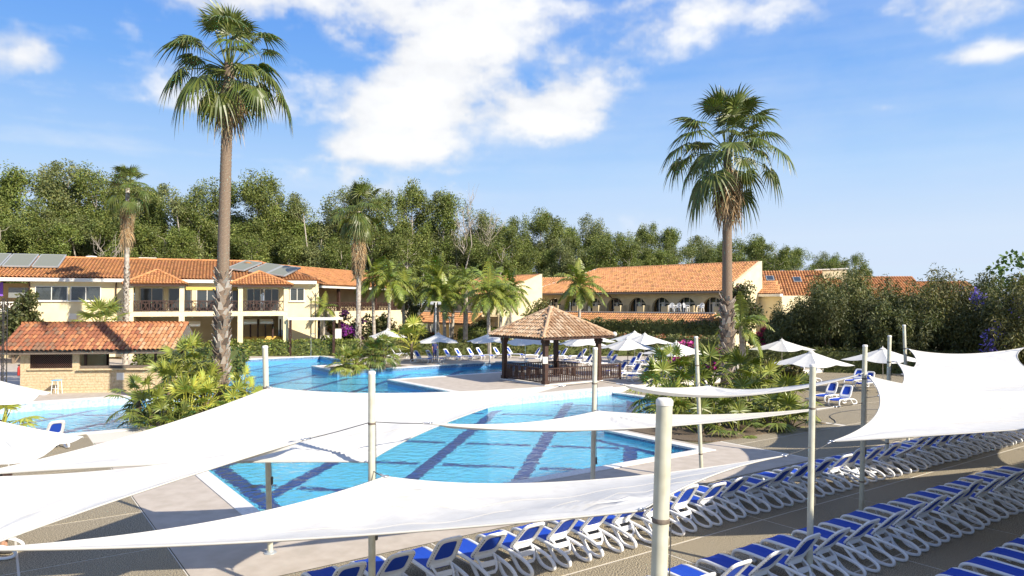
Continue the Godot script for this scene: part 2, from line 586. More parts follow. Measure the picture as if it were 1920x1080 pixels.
func build_ground() -> void:
	var m := Mesher.new()
	var left_low := func(u, v): return in_pool(u, v) or (v > 31.3 and u > 5.45)
	var left_high := func(u, v): return in_pool(u, v) or (v < 34.0 and u < 5.45)
	sheet(m, -300, 500, -200, 34.0, -0.02, left_low)
	sheet(m, -300, 500, 31.3, 800, FAR_Y - 0.02, left_high)
	m.quad(W(29.6, 31.3, -0.02), W(500, 31.3, -0.02), W(500, 31.3, FAR_Y - 0.02), W(29.6, 31.3, FAR_Y - 0.02))
	m.quad(W(-300, 34.0, -0.02), W(-16, 34.0, -0.02), W(-16, 34.0, FAR_Y - 0.02), W(-300, 34.0, FAR_Y - 0.02))
	struct("ground", m, M.earth, "dry earth around the pool garden")
	# near deck of large exposed aggregate slabs between pale joints
	m = Mesher.new()
	var no_deck := func(u, v): return in_pool(u, v) or in_pink(u, v) or (in_bed(u, v))
	sheet(m, -21.6, 62.0, -1.8, 31.3, -0.009, no_deck, [3.1, 22.4, 21.3], [13.97, 17.9])
	sheet(m, -21.6, 5.45, 31.3, 34.0, -0.009, no_deck)
	var terrace := struct("terrace", m, M.joint, "pale joints of the aggregate terrace")
	var slab_of := {}
	for i in range(-10, 13):
		for j in range(-4, 8):
			var a0 := 15.17 + 3.68 * i
			var b0 := 10.83 + 3.14 * j
			var a1 := a0 + 3.68
			var b1 := b0 + 3.14
			var pieces := [[a0, a1, b0, b1]]
			if b0 > 13.9:
				if a1 <= 3.2:
					pass
				elif a0 < 3.1:
					pieces = [[a0, 3.1, b0, b1]]
				elif a0 < 22.3:
					if a1 > 22.4:
						pieces = [[22.4, a1, b0, minf(b1, 17.9)]] if b0 < 17.8 else []
					else:
						pieces = []
				elif a0 < 29.6:
					pieces = [[a0, minf(a1, 29.6) if b0 > 16.0 else a1, b0, minf(b1, 17.9)]] if b0 < 17.8 else ([[29.6, a1, b0, b1]] if a1 > 29.7 else [])
			for p in pieces:
				if b0 > 31.0 and p[0] > 3.0:
					continue
				var su: float = p[1] - p[0] - 0.045
				var sv: float = minf(p[3], 34.0) - p[2] - 0.045
				if su < 0.2 or sv < 0.2:
					continue
				var key := "%.2f_%.2f" % [su, sv]
				if not slab_of.has(key):
					var sm := Mesher.new()
					var c := 0.006
					var y0 := -0.008
					var y1 := 0.0
					var q := [W(0, 0), W(su, 0), W(su, sv), W(0, sv)]
					var r := [W(c, c), W(su - c, c), W(su - c, sv - c), W(c, sv - c)]
					var up := Vector3.UP
					sm.quadn(r[0] + up * y1, r[1] + up * y1, r[2] + up * y1, r[3] + up * y1, up)
					for k in 4:
						var k2 := (k + 1) % 4
						sm.quad(q[k] + up * y0, q[k2] + up * y0, r[k2] + up * y1, r[k] + up * y1)
					slab_of[key] = sm.mesh()
				put("slab", slab_of[key], M.aggregate if (i * 7 + j * 5) % 3 else M.aggregate2, terrace, W(p[0] + 0.0225, p[2] + 0.0225, 0))
	# poured deck round the pool
	m = Mesher.new()
	var no_pink := func(u, v): return in_pool(u, v) or not in_pink(u, v) or in_bed(u, v)
	sheet(m, 3.115, 22.385, 13.985, 31.3, -0.001, no_pink, [21.3], [17.9])
	struct("pool_deck", m, M.pink, "smooth pinkish poured deck round the near pool")
	m = Mesher.new()
	var no_far := func(u, v): return in_pool(u, v) or (u < 9.6 and v < 43.3)
	sheet(m, -40, 62.0, 31.3, 100.0, FAR_Y, no_far, [9.6, 25.0], [67.0])
	struct("far_deck", m, M.pink, "raised pale deck beyond the water")
	# step up to the far deck
	m = Mesher.new()
	m.quad(W(29.6, 31.297, -0.01), W(62, 31.297, -0.01), W(62, 31.297, FAR_Y + 0.002), W(29.6, 31.297, FAR_Y + 0.002))
	struct("deck_step", m, M.coping, "low pale step up to the far deck")
	# planting bed beside the right corner of the pool
	m = Mesher.new()
	var pts := []
	for k in 9:
		var a := PI + PI * 0.5 * k / 8.0
		pts.append(Vector2(22.8 + 1.5 * cos(a), 19.4 + 1.5 * sin(a)))
	pts.append(Vector2(29.6, 17.9))
	pts.append(Vector2(29.6, 22.25))
	pts.append(Vector2(21.3, 22.25))
	for k in range(1, pts.size() - 1):
		m.tri(W(pts[0].x, pts[0].y, 0.03), W(pts[k].x, pts[k].y, 0.03), W(pts[k + 1].x, pts[k + 1].y, 0.03))
	for k in pts.size():
		var a: Vector2 = pts[k]
		var b: Vector2 = pts[(k + 1) % pts.size()]
		m.quad(W(a.x, a.y, -0.02), W(b.x, b.y, -0.02), W(b.x, b.y, 0.03), W(a.x, a.y, 0.03))
	struct("planting_bed", m, M.soil, "brown planting bed beside the pool corner")

func build_pool() -> void:
	var pool := thing("swimming_pool", "large free-form swimming pool with navy tile lines", "swimming pool")
	pool.set_meta("kind", "structure")
	pool.remove_meta("category")
	var m := Mesher.new()
	sheet(m, -16, 36, 17.3, 66.2, FLOOR_Y, func(u, v): return not in_pool(u, v))
	put("pool_floor", m, M.tile, pool)
	# walls: a dark mosaic band at the water line, light tile below, pale mosaic where the deck is raised
	var wall := Mesher.new()
	var band := Mesher.new()
	var pale := Mesher.new()
	var blue := Mesher.new()
	for k in POOL.size():
		var a := POOL[k]
		var b := POOL[(k + 1) % POOL.size()]
		var mid := (a + b) * 0.5
		var raised: bool = (a.y > 31.0 and b.y > 31.0) and not (a.y < 34.1 and b.y < 34.1 and mid.x < 6.0) and not (is_equal_approx(mid.x, -16.0))
		var top := FAR_Y - 0.02 if raised else -0.02
		wall.quad(W(b.x, b.y, FLOOR_Y), W(a.x, a.y, FLOOR_Y), W(a.x, a.y, -0.2), W(b.x, b.y, -0.2))
		if raised:
			var along_u: bool = is_equal_approx(a.y, b.y)
			var q := pale if along_u and (mid.y < 44.0) else blue
			q.quad(W(b.x, b.y, -0.2), W(a.x, a.y, -0.2), W(a.x, a.y, 0.04 if q == blue else top), W(b.x, b.y, 0.04 if q == blue else top))
			if q == blue:
				band.quad(W(b.x, b.y, 0.04), W(a.x, a.y, 0.04), W(a.x, a.y, top), W(b.x, b.y, top))
		else:
			band.quad(W(b.x, b.y, -0.2), W(a.x, a.y, -0.2), W(a.x, a.y, top), W(b.x, b.y, top))
		# coping
		var d := (b - a).normalized()
		var out := Vector2(d.y, -d.x)
		var cm := Mesher.new()
		var yt := (FAR_Y if raised else 0.0) + 0.022
		var y0 := yt - 0.075
		var cw := 0.42
		var lip := 0.03
		var prev := (a - POOL[(k - 1 + POOL.size()) % POOL.size()]).normalized()
		var nxt := (POOL[(k + 2) % POOL.size()] - b).normalized()
		var turn0 := prev.cross(d)
		var turn1 := d.cross(nxt)
		var a_in := a - out * lip + d * (lip if turn0 > 0 else -lip)
		var b_in := b - out * lip - d * (lip if turn1 > 0 else -lip)
		var a_out := a + out * cw - d * (cw if turn0 > 0 else -cw)
		var b_out := b + out * cw + d * (cw if turn1 > 0 else -cw)
		var ring := [a_in, b_in, b_out, a_out]
		cm.quadn(W(ring[0].x, ring[0].y, yt), W(ring[3].x, ring[3].y, yt), W(ring[2].x, ring[2].y, yt), W(ring[1].x, ring[1].y, yt), Vector3.UP)
		cm.quad(W(b_in.x, b_in.y, y0), W(a_in.x, a_in.y, y0), W(a_in.x, a_in.y, yt), W(b_in.x, b_in.y, yt))
		cm.quad(W(a_out.x, a_out.y, y0), W(b_out.x, b_out.y, y0), W(b_out.x, b_out.y, yt), W(a_out.x, a_out.y, yt))
		cm.quad(W(a_in.x, a_in.y, y0), W(b_in.x, b_in.y, y0), W(b.x, b.y, y0), W(a.x, a.y, y0))
		put("coping", cm, M.coping, pool)
	put("wall", wall, M.tile, pool)
	put("tile_band", band, M.edge_mosaic, pool)
	put("mosaic_face", pale, M.pale_mosaic, pool)
	put("tiled_face", blue, M.blue_wall, pool)
	# navy lines: broad ones along one diagonal, narrow ones along the other, a border along the left wall
	var inner := Geometry2D.offset_polygon(POOL, -0.5)[0]
	for k in range(-12, 12):
		line_piece(pool, inner, Vector2(1, 1).normalized(), (-4.97 + 4.8 * k) / sqrt(2.0), 0.5)
	for k in range(-6, 16):
		line_piece(pool, inner, Vector2(1, -1).normalized(), -(34.3 + 5.3 * k) / sqrt(2.0), 0.38)
	# pale gaps are left where the narrow lines meet the broad ones
	var border := Mesher.new()
	for q in [[5.95, 17.9, 6.5, 33.0], [19.6, 17.9, 20.0, 22.0], [6.5, 17.9, 19.6, 18.15]]:
		border.quadn(W(q[0], q[1], FLOOR_Y + 0.004), W(q[2], q[1], FLOOR_Y + 0.004), W(q[2], q[3], FLOOR_Y + 0.004), W(q[0], q[3], FLOOR_Y + 0.004), Vector3.UP)
	put("border_line", border, M.navy, pool)
	# shallow mosaic ledge under the near coping
	var ledge := Mesher.new()
	ledge.quadn(W(5.45, 17.3, WATER_Y - 0.05), W(20.55, 17.3, WATER_Y - 0.05), W(20.55, 17.62, WATER_Y - 0.05), W(5.45, 17.62, WATER_Y - 0.05), Vector3.UP)
	ledge.quad(W(20.55, 17.62, FLOOR_Y), W(5.45, 17.62, FLOOR_Y), W(5.45, 17.62, WATER_Y - 0.05), W(20.55, 17.62, WATER_Y - 0.05))
	put("ledge", ledge, M.edge_mosaic, pool)
	# water
	m = Mesher.new()
	sheet(m, -16, 36, 17.3, 66.2, WATER_Y, func(u, v): return not in_pool(u, v))
	struct("water", m, M.water, "clear blue pool water")
	# planted island with the tall palm
	m = Mesher.new()
	m.box(W(7.6, 35.8, -0.5), Vector3(4.3, 1.12, 4.4), Basis(AXIS_U, Vector3.UP, -AXIS_V))
	struct("planter_island", m, M.coping, "stone planter island in the pool")
	m = Mesher.new()
	m.quadn(W(5.7, 33.9, 0.066), W(9.5, 33.9, 0.066), W(9.5, 37.7, 0.066), W(5.7, 37.7, 0.066), Vector3.UP)
	struct("planter_soil", m, M.soil, "brown soil in the planter island")
	m = Mesher.new()
	m.quadn(W(20.95, 51.2, FAR_Y + 0.03), W(26.5, 51.2, FAR_Y + 0.03), W(26.5, 54.2, FAR_Y + 0.03), W(20.95, 54.2, FAR_Y + 0.03), Vector3.UP)
	struct("palm_bed", m, M.soil, "brown palm bed at the corner of the far deck")

func line_piece(pool: Node3D, inner: PackedVector2Array, d: Vector2, off: float, width: float) -> void:
	var nn := Vector2(d.y, -d.x)
	var c := nn * off
	var strip := PackedVector2Array([c - d * 120 - nn * width * 0.5, c + d * 120 - nn * width * 0.5, c + d * 120 + nn * width * 0.5, c - d * 120 + nn * width * 0.5])
	var pieces := Geometry2D.intersect_polygons(inner, strip)
	if width < 0.4:
		var cut := []
		for piece in pieces:
			var rest := [piece]
			for k in range(-12, 12):
				var o := Vector2(1, -1).normalized() * ((-4.97 + 4.8 * k) / sqrt(2.0))
				var e := Vector2(1, 1).normalized()
				var f := Vector2(1, -1).normalized() * 0.42
				var gap := PackedVector2Array([o - e * 120 - f, o + e * 120 - f, o + e * 120 + f, o - e * 120 + f])
				var next := []
				for r in rest:
					next.append_array(Geometry2D.clip_polygons(r, gap))
				rest = next
			cut.append_array(rest)
		pieces.assign(cut)
	for poly in pieces:
		var t := Geometry2D.triangulate_polygon(poly)
		if t.is_empty():
			continue
		var m := Mesher.new()
		var y := FLOOR_Y + (0.008 if width > 0.4 else 0.004)
		for k in range(0, t.size(), 3):
			for q in 3:
				var p := poly[t[k + q]]
				m.vert(W(p.x, p.y, y), Vector3.UP)
			var i := m.v.size() - 3
			var ab := poly[t[k + 1]] - poly[t[k]]
			var ac := poly[t[k + 2]] - poly[t[k]]
			m.idx.append_array([i, i + 2, i + 1] if ab.cross(ac) > 0.0 else [i, i + 1, i + 2])
		put("lane_line", m, M.navy, pool)

# ---------------------------------------------------------------- loungers
# local frame: +z is the foot end direction away from the head, x across, origin on the ground under the middle
func smooth_path(pts: Array, per: int) -> PackedVector3Array:
	var out := PackedVector3Array()
	for i in pts.size() - 1:
		var p0: Vector3 = pts[maxi(i - 1, 0)]
		var p1: Vector3 = pts[i]
		var p2: Vector3 = pts[i + 1]
		var p3: Vector3 = pts[mini(i + 2, pts.size() - 1)]
		for k in per:
			out.append(p1.cubic_interpolate(p2, p0, p3, float(k) / per))
	out.append(pts[-1])
	return out

func lounger_proto(raise: float) -> Node3D:
	var root := Node3D.new()
	var half_w := 0.272
	var z_of := func(l: float) -> float: return 0.95 - l      # l runs from the foot (0) to the head (1.9)
	for s in [-1.0, 1.0]:
		var m := Mesher.new()
		var pts := []
		for q in [[0.14, 0.03], [0.05, 0.07], [0.0, 0.2], [0.03, 0.31], [0.13, 0.365], [0.35, 0.375], [0.75, 0.36], [1.15, 0.34], [1.5, 0.3], [1.74, 0.245], [1.88, 0.155], [1.88, 0.07], [1.78, 0.035], [1.62, 0.035], [1.47, 0.08], [1.32, 0.21], [1.2, 0.32]]:
			pts.append(Vector3(s * half_w, q[1], z_of.call(q[0])))
		m.tube(smooth_path(pts, 3), PackedFloat32Array([0.043]), 7, false, 0.75)
		put("side_frame", m, M.plastic, root)
	# seat sling
	var m := Mesher.new()
	var rows := [[0.02, 0.33], [0.06, 0.375], [0.2, 0.392], [0.5, 0.385], [0.8, 0.372], [1.1, 0.362], [1.2, 0.358]]
	for i in rows.size() - 1:
		var a: Array = rows[i]
		var b: Array = rows[i + 1]
		var w0 := 0.255
		for t in [0, 1]:
			var x0: float = -w0 + t * w0
			var x1: float = x0 + w0
			var d0 := 0.0 if t == 0 else -0.014
			var d1 := -0.014 if t == 0 else 0.0
			m.quad(Vector3(x0, a[1] + d0, z_of.call(a[0])), Vector3(x1, a[1] + d1, z_of.call(a[0])), Vector3(x1, b[1] + d1, z_of.call(b[0])), Vector3(x0, b[1] + d0, z_of.call(b[0])))
	put("seat", m, M.blue_fabric, root)
	m = Mesher.new()
	for l in [0.45, 1.0]:
		m.bar(Vector3(-half_w, 0.335, z_of.call(l)), Vector3(half_w, 0.335, z_of.call(l)), 0.05, 0.03)
	put("crossbar", m, M.plastic, root)
	# raised back: broad white border with a slightly arched top around the blue panel
	var piv := Vector3(0, 0.37, z_of.call(1.14))
	var up := Vector3(0, sin(raise), -cos(raise))
	var nn := Vector3(0, cos(raise), sin(raise))
	var hb := 0.78
	var outer := []
	var inner := []
	var n := 28
	for k in n:
		var a := TAU * k / n
		var ca := cos(a)
		var sa := sin(a)
		var px := signf(ca) * pow(absf(ca), 0.42)
		var py := signf(sa) * pow(absf(sa), 0.38)
		outer.append(Vector2(px * 0.292 * (1.0 - 0.07 * py), hb * 0.5 + py * hb * 0.5))
		inner.append(Vector2(px * 0.185 * (1.0 - 0.09 * py), hb * 0.55 + py * hb * 0.31))
	var fr := Mesher.new()
	for k in n:
		var k2 := (k + 1) % n
		for side in [1.0, -1.0]:
			var off: Vector3 = nn * 0.024 * side
			var po: Vector3 = piv + Vector3.RIGHT * outer[k].x + up * outer[k].y + off * 0.55
			var po2: Vector3 = piv + Vector3.RIGHT * outer[k2].x + up * outer[k2].y + off * 0.55
			var mo: Vector2 = outer[k].lerp(inner[k], 0.4)
			var mo2: Vector2 = outer[k2].lerp(inner[k2], 0.4)
			var pm: Vector3 = piv + Vector3.RIGHT * mo.x + up * mo.y + off * 1.25
			var pm2: Vector3 = piv + Vector3.RIGHT * mo2.x + up * mo2.y + off * 1.25
			var pi: Vector3 = piv + Vector3.RIGHT * inner[k].x + up * inner[k].y + off * 0.6
			var pi2: Vector3 = piv + Vector3.RIGHT * inner[k2].x + up * inner[k2].y + off * 0.6
			if side > 0:
				fr.quad(po, po2, pm2, pm)
				fr.quad(pm, pm2, pi2, pi)
			else:
				fr.quad(po2, po, pm, pm2)
				fr.quad(pm2, pm, pi, pi2)
		var e: Vector3 = nn * 0.0132
		var q0: Vector3 = piv + Vector3.RIGHT * outer[k].x + up * outer[k].y
		var q1: Vector3 = piv + Vector3.RIGHT * outer[k2].x + up * outer[k2].y
		fr.quad(q0 - e, q1 - e, q1 + e, q0 + e)
		q0 = piv + Vector3.RIGHT * inner[k].x + up * inner[k].y
		q1 = piv + Vector3.RIGHT * inner[k2].x + up * inner[k2].y
		fr.quad(q1 - e, q0 - e, q0 + e, q1 + e)
	var back := put("backrest", fr, M.plastic, root)
	var pn := Mesher.new()
	for k in n:
		var k2 := (k + 1) % n
		var c0: Vector3 = piv + up * hb * 0.55
		pn.tri(c0 + nn * -0.012, piv + Vector3.RIGHT * inner[k].x * 1.04 + up * (hb * 0.55 + (inner[k].y - hb * 0.55) * 1.04), piv + Vector3.RIGHT * inner[k2].x * 1.04 + up * (hb * 0.55 + (inner[k2].y - hb * 0.55) * 1.04))
	put("panel", pn, M.blue_fabric, back)
	# row of small slots down both sides of the border
	var sl := Mesher.new()
	for s in [-1.0, 1.0]:
		for k in 9:
			var hh := hb * (0.16 + 0.085 * k)
			var x: float = s * 0.258 * (1.0 - 0.07 * (hh / hb * 2.0 - 1.0))
			for side in [1.0, -1.0]:
				sl.box(piv + Vector3.RIGHT * x + up * hh + nn * 0.0245 * side, Vector3(0.011, 0.036, 0.007), Basis(Vector3.RIGHT, up, nn))
	put("slots", sl, M.slot, back)
	# prop behind the back: a ladder-like frame down to the rear rails
	m = Mesher.new()
	var p_top := piv + up * hb * 0.1
	for s in [-1.0, 1.0]:
		m.tube(smooth_path([p_top + Vector3.RIGHT * s * 0.2 - nn * 0.02, Vector3(s * 0.18, 0.33, z_of.call(1.34)), Vector3(s * 0.15, 0.2, z_of.call(1.42)), Vector3(s * 0.09, 0.15, z_of.call(1.45))], 3), PackedFloat32Array([0.026]), 6)
	m.bar(Vector3(-0.17, 0.29, z_of.call(1.365)), Vector3(0.17, 0.29, z_of.call(1.365)), 0.03, 0.1)
	m.bar(Vector3(-0.1, 0.15, z_of.call(1.45)), Vector3(0.1, 0.15, z_of.call(1.45)), 0.045, 0.05)
	m.bar(Vector3(-0.26, 0.27, z_of.call(1.32)), Vector3(0.26, 0.27, z_of.call(1.32)), 0.03, 0.04)
	m.bar(p_top + Vector3(-0.22, 0, 0) - nn * 0.03, p_top + Vector3(0.22, 0, 0) - nn * 0.03, 0.04, 0.09)
	put("prop", m, M.plastic, root)
	return root

var protos := []
func lounger(at: Vector3, turn: float, label: String, group: String, kind := 0) -> void:
	if protos.is_empty():
		protos = [lounger_proto(deg_to_rad(47.0)), lounger_proto(deg_to_rad(34.0)), lounger_proto(deg_to_rad(54.0))]
	var o: Node3D = protos[kind].duplicate()
	o.name = numbered("sun_lounger")
	add_child(o)
	o.position = at
	o.rotation.y = turn
	tag(o, label, "sun lounger", group)

func build_loungers() -> void:
	var turn := atan2(AXIS_V.x, AXIS_V.z)      # +z of the lounger along v
	for i in 34:
		var u := 4.86 + 0.93 * i
		var k := 0
		if i in [2, 9, 17, 23]:
			k = 2
		elif i in [12, 20]:
			k = 1
		lounger(W(u + rnd(-0.03, 0.03), 11.98 + rnd(-0.05, 0.05), 0), turn + rnd(-0.035, 0.035), "blue and white sun lounger, %s from the left in the long row nearest the pool" % nth(i + 1), "loungers in the row nearest the pool", k)
	for i in 17:
		var u := 8.2 + 1.0 * i
		lounger(W(u + rnd(-0.03, 0.03), 8.32 + rnd(-0.05, 0.05), 0), turn + rnd(-0.035, 0.035), "shaded blue sun lounger, %s from the left in the middle row on the terrace" % nth(i + 1), "loungers in the middle row", 2 if i in [4, 11] else 0)
	for i in 6:
		var u := 13.1 + 0.97 * i
		lounger(W(u + rnd(-0.03, 0.03), 5.33, 0), turn + rnd(-0.03, 0.03), "shaded blue sun lounger, %s from the left in the row at the bottom right" % nth(i + 1), "loungers in the nearest row", 0)
	# left edge
	lounger(W(1.75, 31.4, 0), turn + 0.25, "blue and white sun lounger seen from behind beside the left umbrella", "", 2)
	lounger(G(-66, 1050, 0.0), turn + 1.3, "blue and white sun lounger half out of view at the lower left", "", 0)
	# beyond the water: pixel of the middle of each seat on the ground, heading in degrees, place
	var far := [[745, 671, 100, "left, half hidden behind the palm clump"], [757, 669, 100, "left, just right of the palm clump"], [790, 680, 60, "under the umbrella right of the palm clump, left of its pair"], [812, 679, 60, "under the umbrella right of the palm clump, right of its pair"],
		[845, 676, 60, "right of the white shower post, left of its pair"], [866, 675, 60, "right of the white shower post, right of its pair"], [889, 674, 60, "left of the gazebo, left of the middle pair"], [906, 673, 60, "left of the gazebo, right of the middle pair"],
		[938, 672, 60, "directly behind the left gazebo post"], [962, 671, 60, "just right of the left gazebo post"],
		[1000, 673, -70, "seen through the gazebo, leftmost facing right"], [1006, 680, -75, "seen through the gazebo, left and nearer"], [1037, 680, -70, "seen through the gazebo beside the front post"], [1050, 674, -70, "seen through the gazebo right of the front post"],
		[1078, 682, -70, "seen through the gazebo in the middle, nearer"], [1086, 675, -70, "seen through the gazebo in the middle, further"], [1096, 688, -70, "seen through the gazebo, near the white sail pole"], [1108, 679, -70, "seen through the gazebo behind the white sail pole"],
		[1136, 679, -70, "right behind the right gazebo post"], [1142, 689, -70, "just right of the right gazebo post"],
		[1160, 704, -65, "right of the gazebo, front and leftmost"], [1178, 694, -65, "right of the gazebo, second row"], [1190, 684, -65, "right of the gazebo, third row under the umbrella"], [1184, 709, -65, "right of the gazebo beside a white post"],
		[1206, 691, -65, "right of the gazebo behind the white post"], [1222, 684, -65, "right of the gazebo, back row"], [1203, 714, -65, "right of the gazebo, front and nearest the water"], [1228, 706, -65, "right of the gazebo, middle, beside the fan palm"], [1236, 694, -65, "right of the gazebo, far right behind the fan palm"],
		[1493, 712, -60, "under the near right umbrella, left of its pair"], [1516, 718, -60, "under the near right umbrella, right of its pair"],
		[1553, 752, -50, "on the terrace right of the planting bed, left of its pair"], [1580, 760, -50, "on the terrace right of the planting bed, right of its pair"], [1604, 722, -50, "behind the second sail pole on the right, left of its pair"], [1625, 728, -50, "behind the second sail pole on the right, right of its pair"]]
	for q in far:
		var hgt := FAR_Y if q[0] < 1300 else 0.0
		lounger(G(q[0], q[1], hgt), deg_to_rad(q[2]) if q[2] > 0 else deg_to_rad(q[2]), "blue sun lounger %s" % q[3], "loungers beyond the water", 2)

# ---------------------------------------------------------------- umbrellas
func umbrella(at: Vector3, turn: float, label: String, size := 3.0, top := 2.62, wooden := false) -> void:
	var t := thing("parasol", label, "parasol", at, turn, "white parasols round the pool")
	var m := Mesher.new()
	var post := PackedVector3Array([Vector3(0, 0.05, 0), Vector3(0, top - 0.02, 0)])
	m.tube(post, PackedFloat32Array([0.024]), 8)
	put("pole", m, M.umbrella_pole if wooden else M.white_paint, t)
	m = Mesher.new()
	m.lathe(Vector3.ZERO, PackedVector2Array([Vector2(0.3, 0), Vector2(0.3, 0.06), Vector2(0.06, 0.09), Vector2(0.04, 0.3), Vector2(0, 0.3)]), 12)
	put("base", m, M.grey_metal, t)
	# eight panels, square outline, cloth slack between the ribs
	var h := size * 0.5
	var drop := 0.62
	var rim := []
	for k in 8:
		var a := TAU * k / 8.0
		var s := 1.0 / maxf(absf(cos(a)), absf(sin(a)))
		rim.append(Vector3(cos(a) * h * s, top - drop - (0.09 if k % 2 else 0.0), sin(a) * h * s))
	var apex := Vector3(0, top, 0)
	m = Mesher.new()
	var rib := Mesher.new()
	for k in 8:
		var a: Vector3 = rim[k]
		var b: Vector3 = rim[(k + 1) % 8]
		var steps := 5
		for i in steps:
			var t0 := float(i) / steps
			var t1 := float(i + 1) / steps
			for j in 4:
				var s0 := j / 4.0
				var s1 := (j + 1) / 4.0
				var pp := []
				for q in [[t0, s0], [t0, s1], [t1, s1], [t1, s0]]:
					var e: Vector3 = a.lerp(b, q[1])
					var p: Vector3 = apex.lerp(e, q[0])
					var slack: float = sin(PI * q[1]) * q[0] * 0.06
					p.y -= slack + sin(PI * q[0]) * 0.03
					pp.append(p)
				m.quad(pp[1], pp[0], pp[3], pp[2])
		rib.bar(apex + Vector3(0, -0.05, 0), a + Vector3(0, -0.03, 0), 0.02, 0.02)
	put("canopy", m, M.canopy, t)
	put("ribs", rib, M.grey_metal, t)
	m = Mesher.new()
	m.lathe(Vector3(0, top, 0), PackedVector2Array([Vector2(0.2, -0.05), Vector2(0.1, 0.03), Vector2(0.03, 0.05), Vector2(0.02, 0.13), Vector2(0, 0.14)]), 10)
	put("finial", m, M.canopy, t)

func build_umbrellas() -> void:
	# apex pixel, height of the top over the ground, ground level, turn, place
	var list := [[727, 617, 2.6, FAR_Y, 20, 3.0, "far left, above the palm clump"], [822, 625, 2.5, FAR_Y, 10, 3.0, "left of the gazebo, beside the shower post"], [918, 625, 2.5, FAR_Y, 15, 3.2, "just left of the gazebo roof"],
		[985, 628, 2.5, FAR_Y, 25, 2.9, "seen through the gazebo, left and lower"], [1013, 624, 2.55, FAR_Y, 5, 2.9, "seen through the gazebo, furthest"], [1092, 629, 2.5, FAR_Y, 12, 3.0, "seen through the gazebo right side, nearer"], [1106, 624, 2.55, FAR_Y, 30, 3.0, "seen through the gazebo right side, further"],
		[1190, 622, 2.6, FAR_Y, 8, 3.3, "right of the gazebo, behind the front one"], [1209, 626, 2.6, FAR_Y, 26, 3.2, "right of the gazebo, furthest right of the back pair"], [1177, 634, 2.55, FAR_Y, 20, 3.0, "right of the gazebo with a brown pole, in front"], [1268, 642, 2.55, FAR_Y, 28, 3.0, "above the fan palm right of the gazebo"],
		[1466, 637, 2.6, 0.0, 35, 3.3, "near the young palm, behind the nearer one"], [1521, 659, 2.6, 0.0, 30, 3.1, "nearest on the right, above the planting bed"], [1655, 653, 2.6, 0.0, 25, 3.2, "between the sail poles on the right"]]
	for q in list:
		var d: float = (EYE - q[2] - q[3]) * FOCAL / (q[1] - 570.0)
		var p := D(q[0], q[1], d)
		umbrella(Vector3(p.x, q[3], p.z), deg_to_rad(q[4]), "white parasol %s" % q[6], q[5], q[2], q[0] == 1177)
	var p1 := D(-28, 706, 22.5)
	umbrella(Vector3(p1.x, 0, p1.z), 0.35, "white parasol at the left edge in front of the pool bar", 2.9, p1.y)
	var p2 := D(-30, 783, 15.6)
	umbrella(Vector3(p2.x, 0, p2.z), 0.2, "nearest white parasol at the left edge beside a lounger", 2.9, p2.y)

# ---------------------------------------------------------------- sail poles and sails
func sail_pole(foot: Vector3, head: Vector3, label: String, radius := 0.056, low_cleat := 1.2) -> void:
	var t := thing("sail_pole", label, "pole", foot, 0.0, "poles of the shade sails")
	var top := head - foot
	var m := Mesher.new()
	m.tube(PackedVector3Array([Vector3.ZERO, top * 0.5, top]), PackedFloat32Array([radius]), 16)
	put("shaft", m, M.pole, t)
	m = Mesher.new()
	var b := Basis(Quaternion(Vector3.UP, top.normalized()))
	m.lathe(Vector3.ZERO, PackedVector2Array([Vector2(radius + 0.004, -0.03), Vector2(radius + 0.004, 0.004), Vector2(radius * 0.8, 0.022), Vector2(0, 0.026)]), 16)
	put("cap", m, M.white_paint, t, top, b)
	m = Mesher.new()
	m.lathe(Vector3.ZERO, PackedVector2Array([Vector2(0.13, 0), Vector2(0.13, 0.015), Vector2(radius + 0.02, 0.02), Vector2(radius + 0.02, 0.05), Vector2(radius, 0.05)]), 14)
	put("foot_plate", m, M.grey_metal, t)
	m = Mesher.new()
	var cp := top * (low_cleat / top.y)
	m.box(cp + Vector3(radius + 0.012, 0, 0.0), Vector3(0.03, 0.16, 0.03))
	m.bar(cp + Vector3(radius + 0.03, -0.07, 0), cp + Vector3(radius + 0.03, 0.09, 0), 0.016, 0.016)
	put("cleat", m, M.cable, t)
	m = Mesher.new()
	m.tube(PackedVector3Array([top * 0.8 + Vector3(radius + 0.012, 0, 0.02), cp + Vector3(radius + 0.016, 0.05, 0.012)]), PackedFloat32Array([0.005]), 5)
	put("rope", m, M.cable, t)
	for f in [0.18, 0.8]:
		m = Mesher.new()
		m.lathe(Vector3.ZERO, PackedVector2Array([Vector2(radius, -0.018), Vector2(radius + 0.006, -0.014), Vector2(radius + 0.006, 0.014), Vector2(radius, 0.018)]), 16)
		put("strap", m, M.grey_wood, t, top * f, b)

func cable_part(t: Node3D, a: Vector3, b: Vector3, r := 0.008) -> void:
	var m := Mesher.new()
	m.tube(PackedVector3Array([a, a.lerp(b, 0.5) + Vector3(0, -0.01, 0), b]), PackedFloat32Array([r]), 6)
	put("cable", m, M.cable, t)
	m = Mesher.new()
	m.tube(PackedVector3Array([a, a.lerp(b, minf(0.14 / maxf((b - a).length(), 0.01), 0.9))]), PackedFloat32Array([r * 2.3]), 6)
	put("turnbuckle", m, M.steel, t)

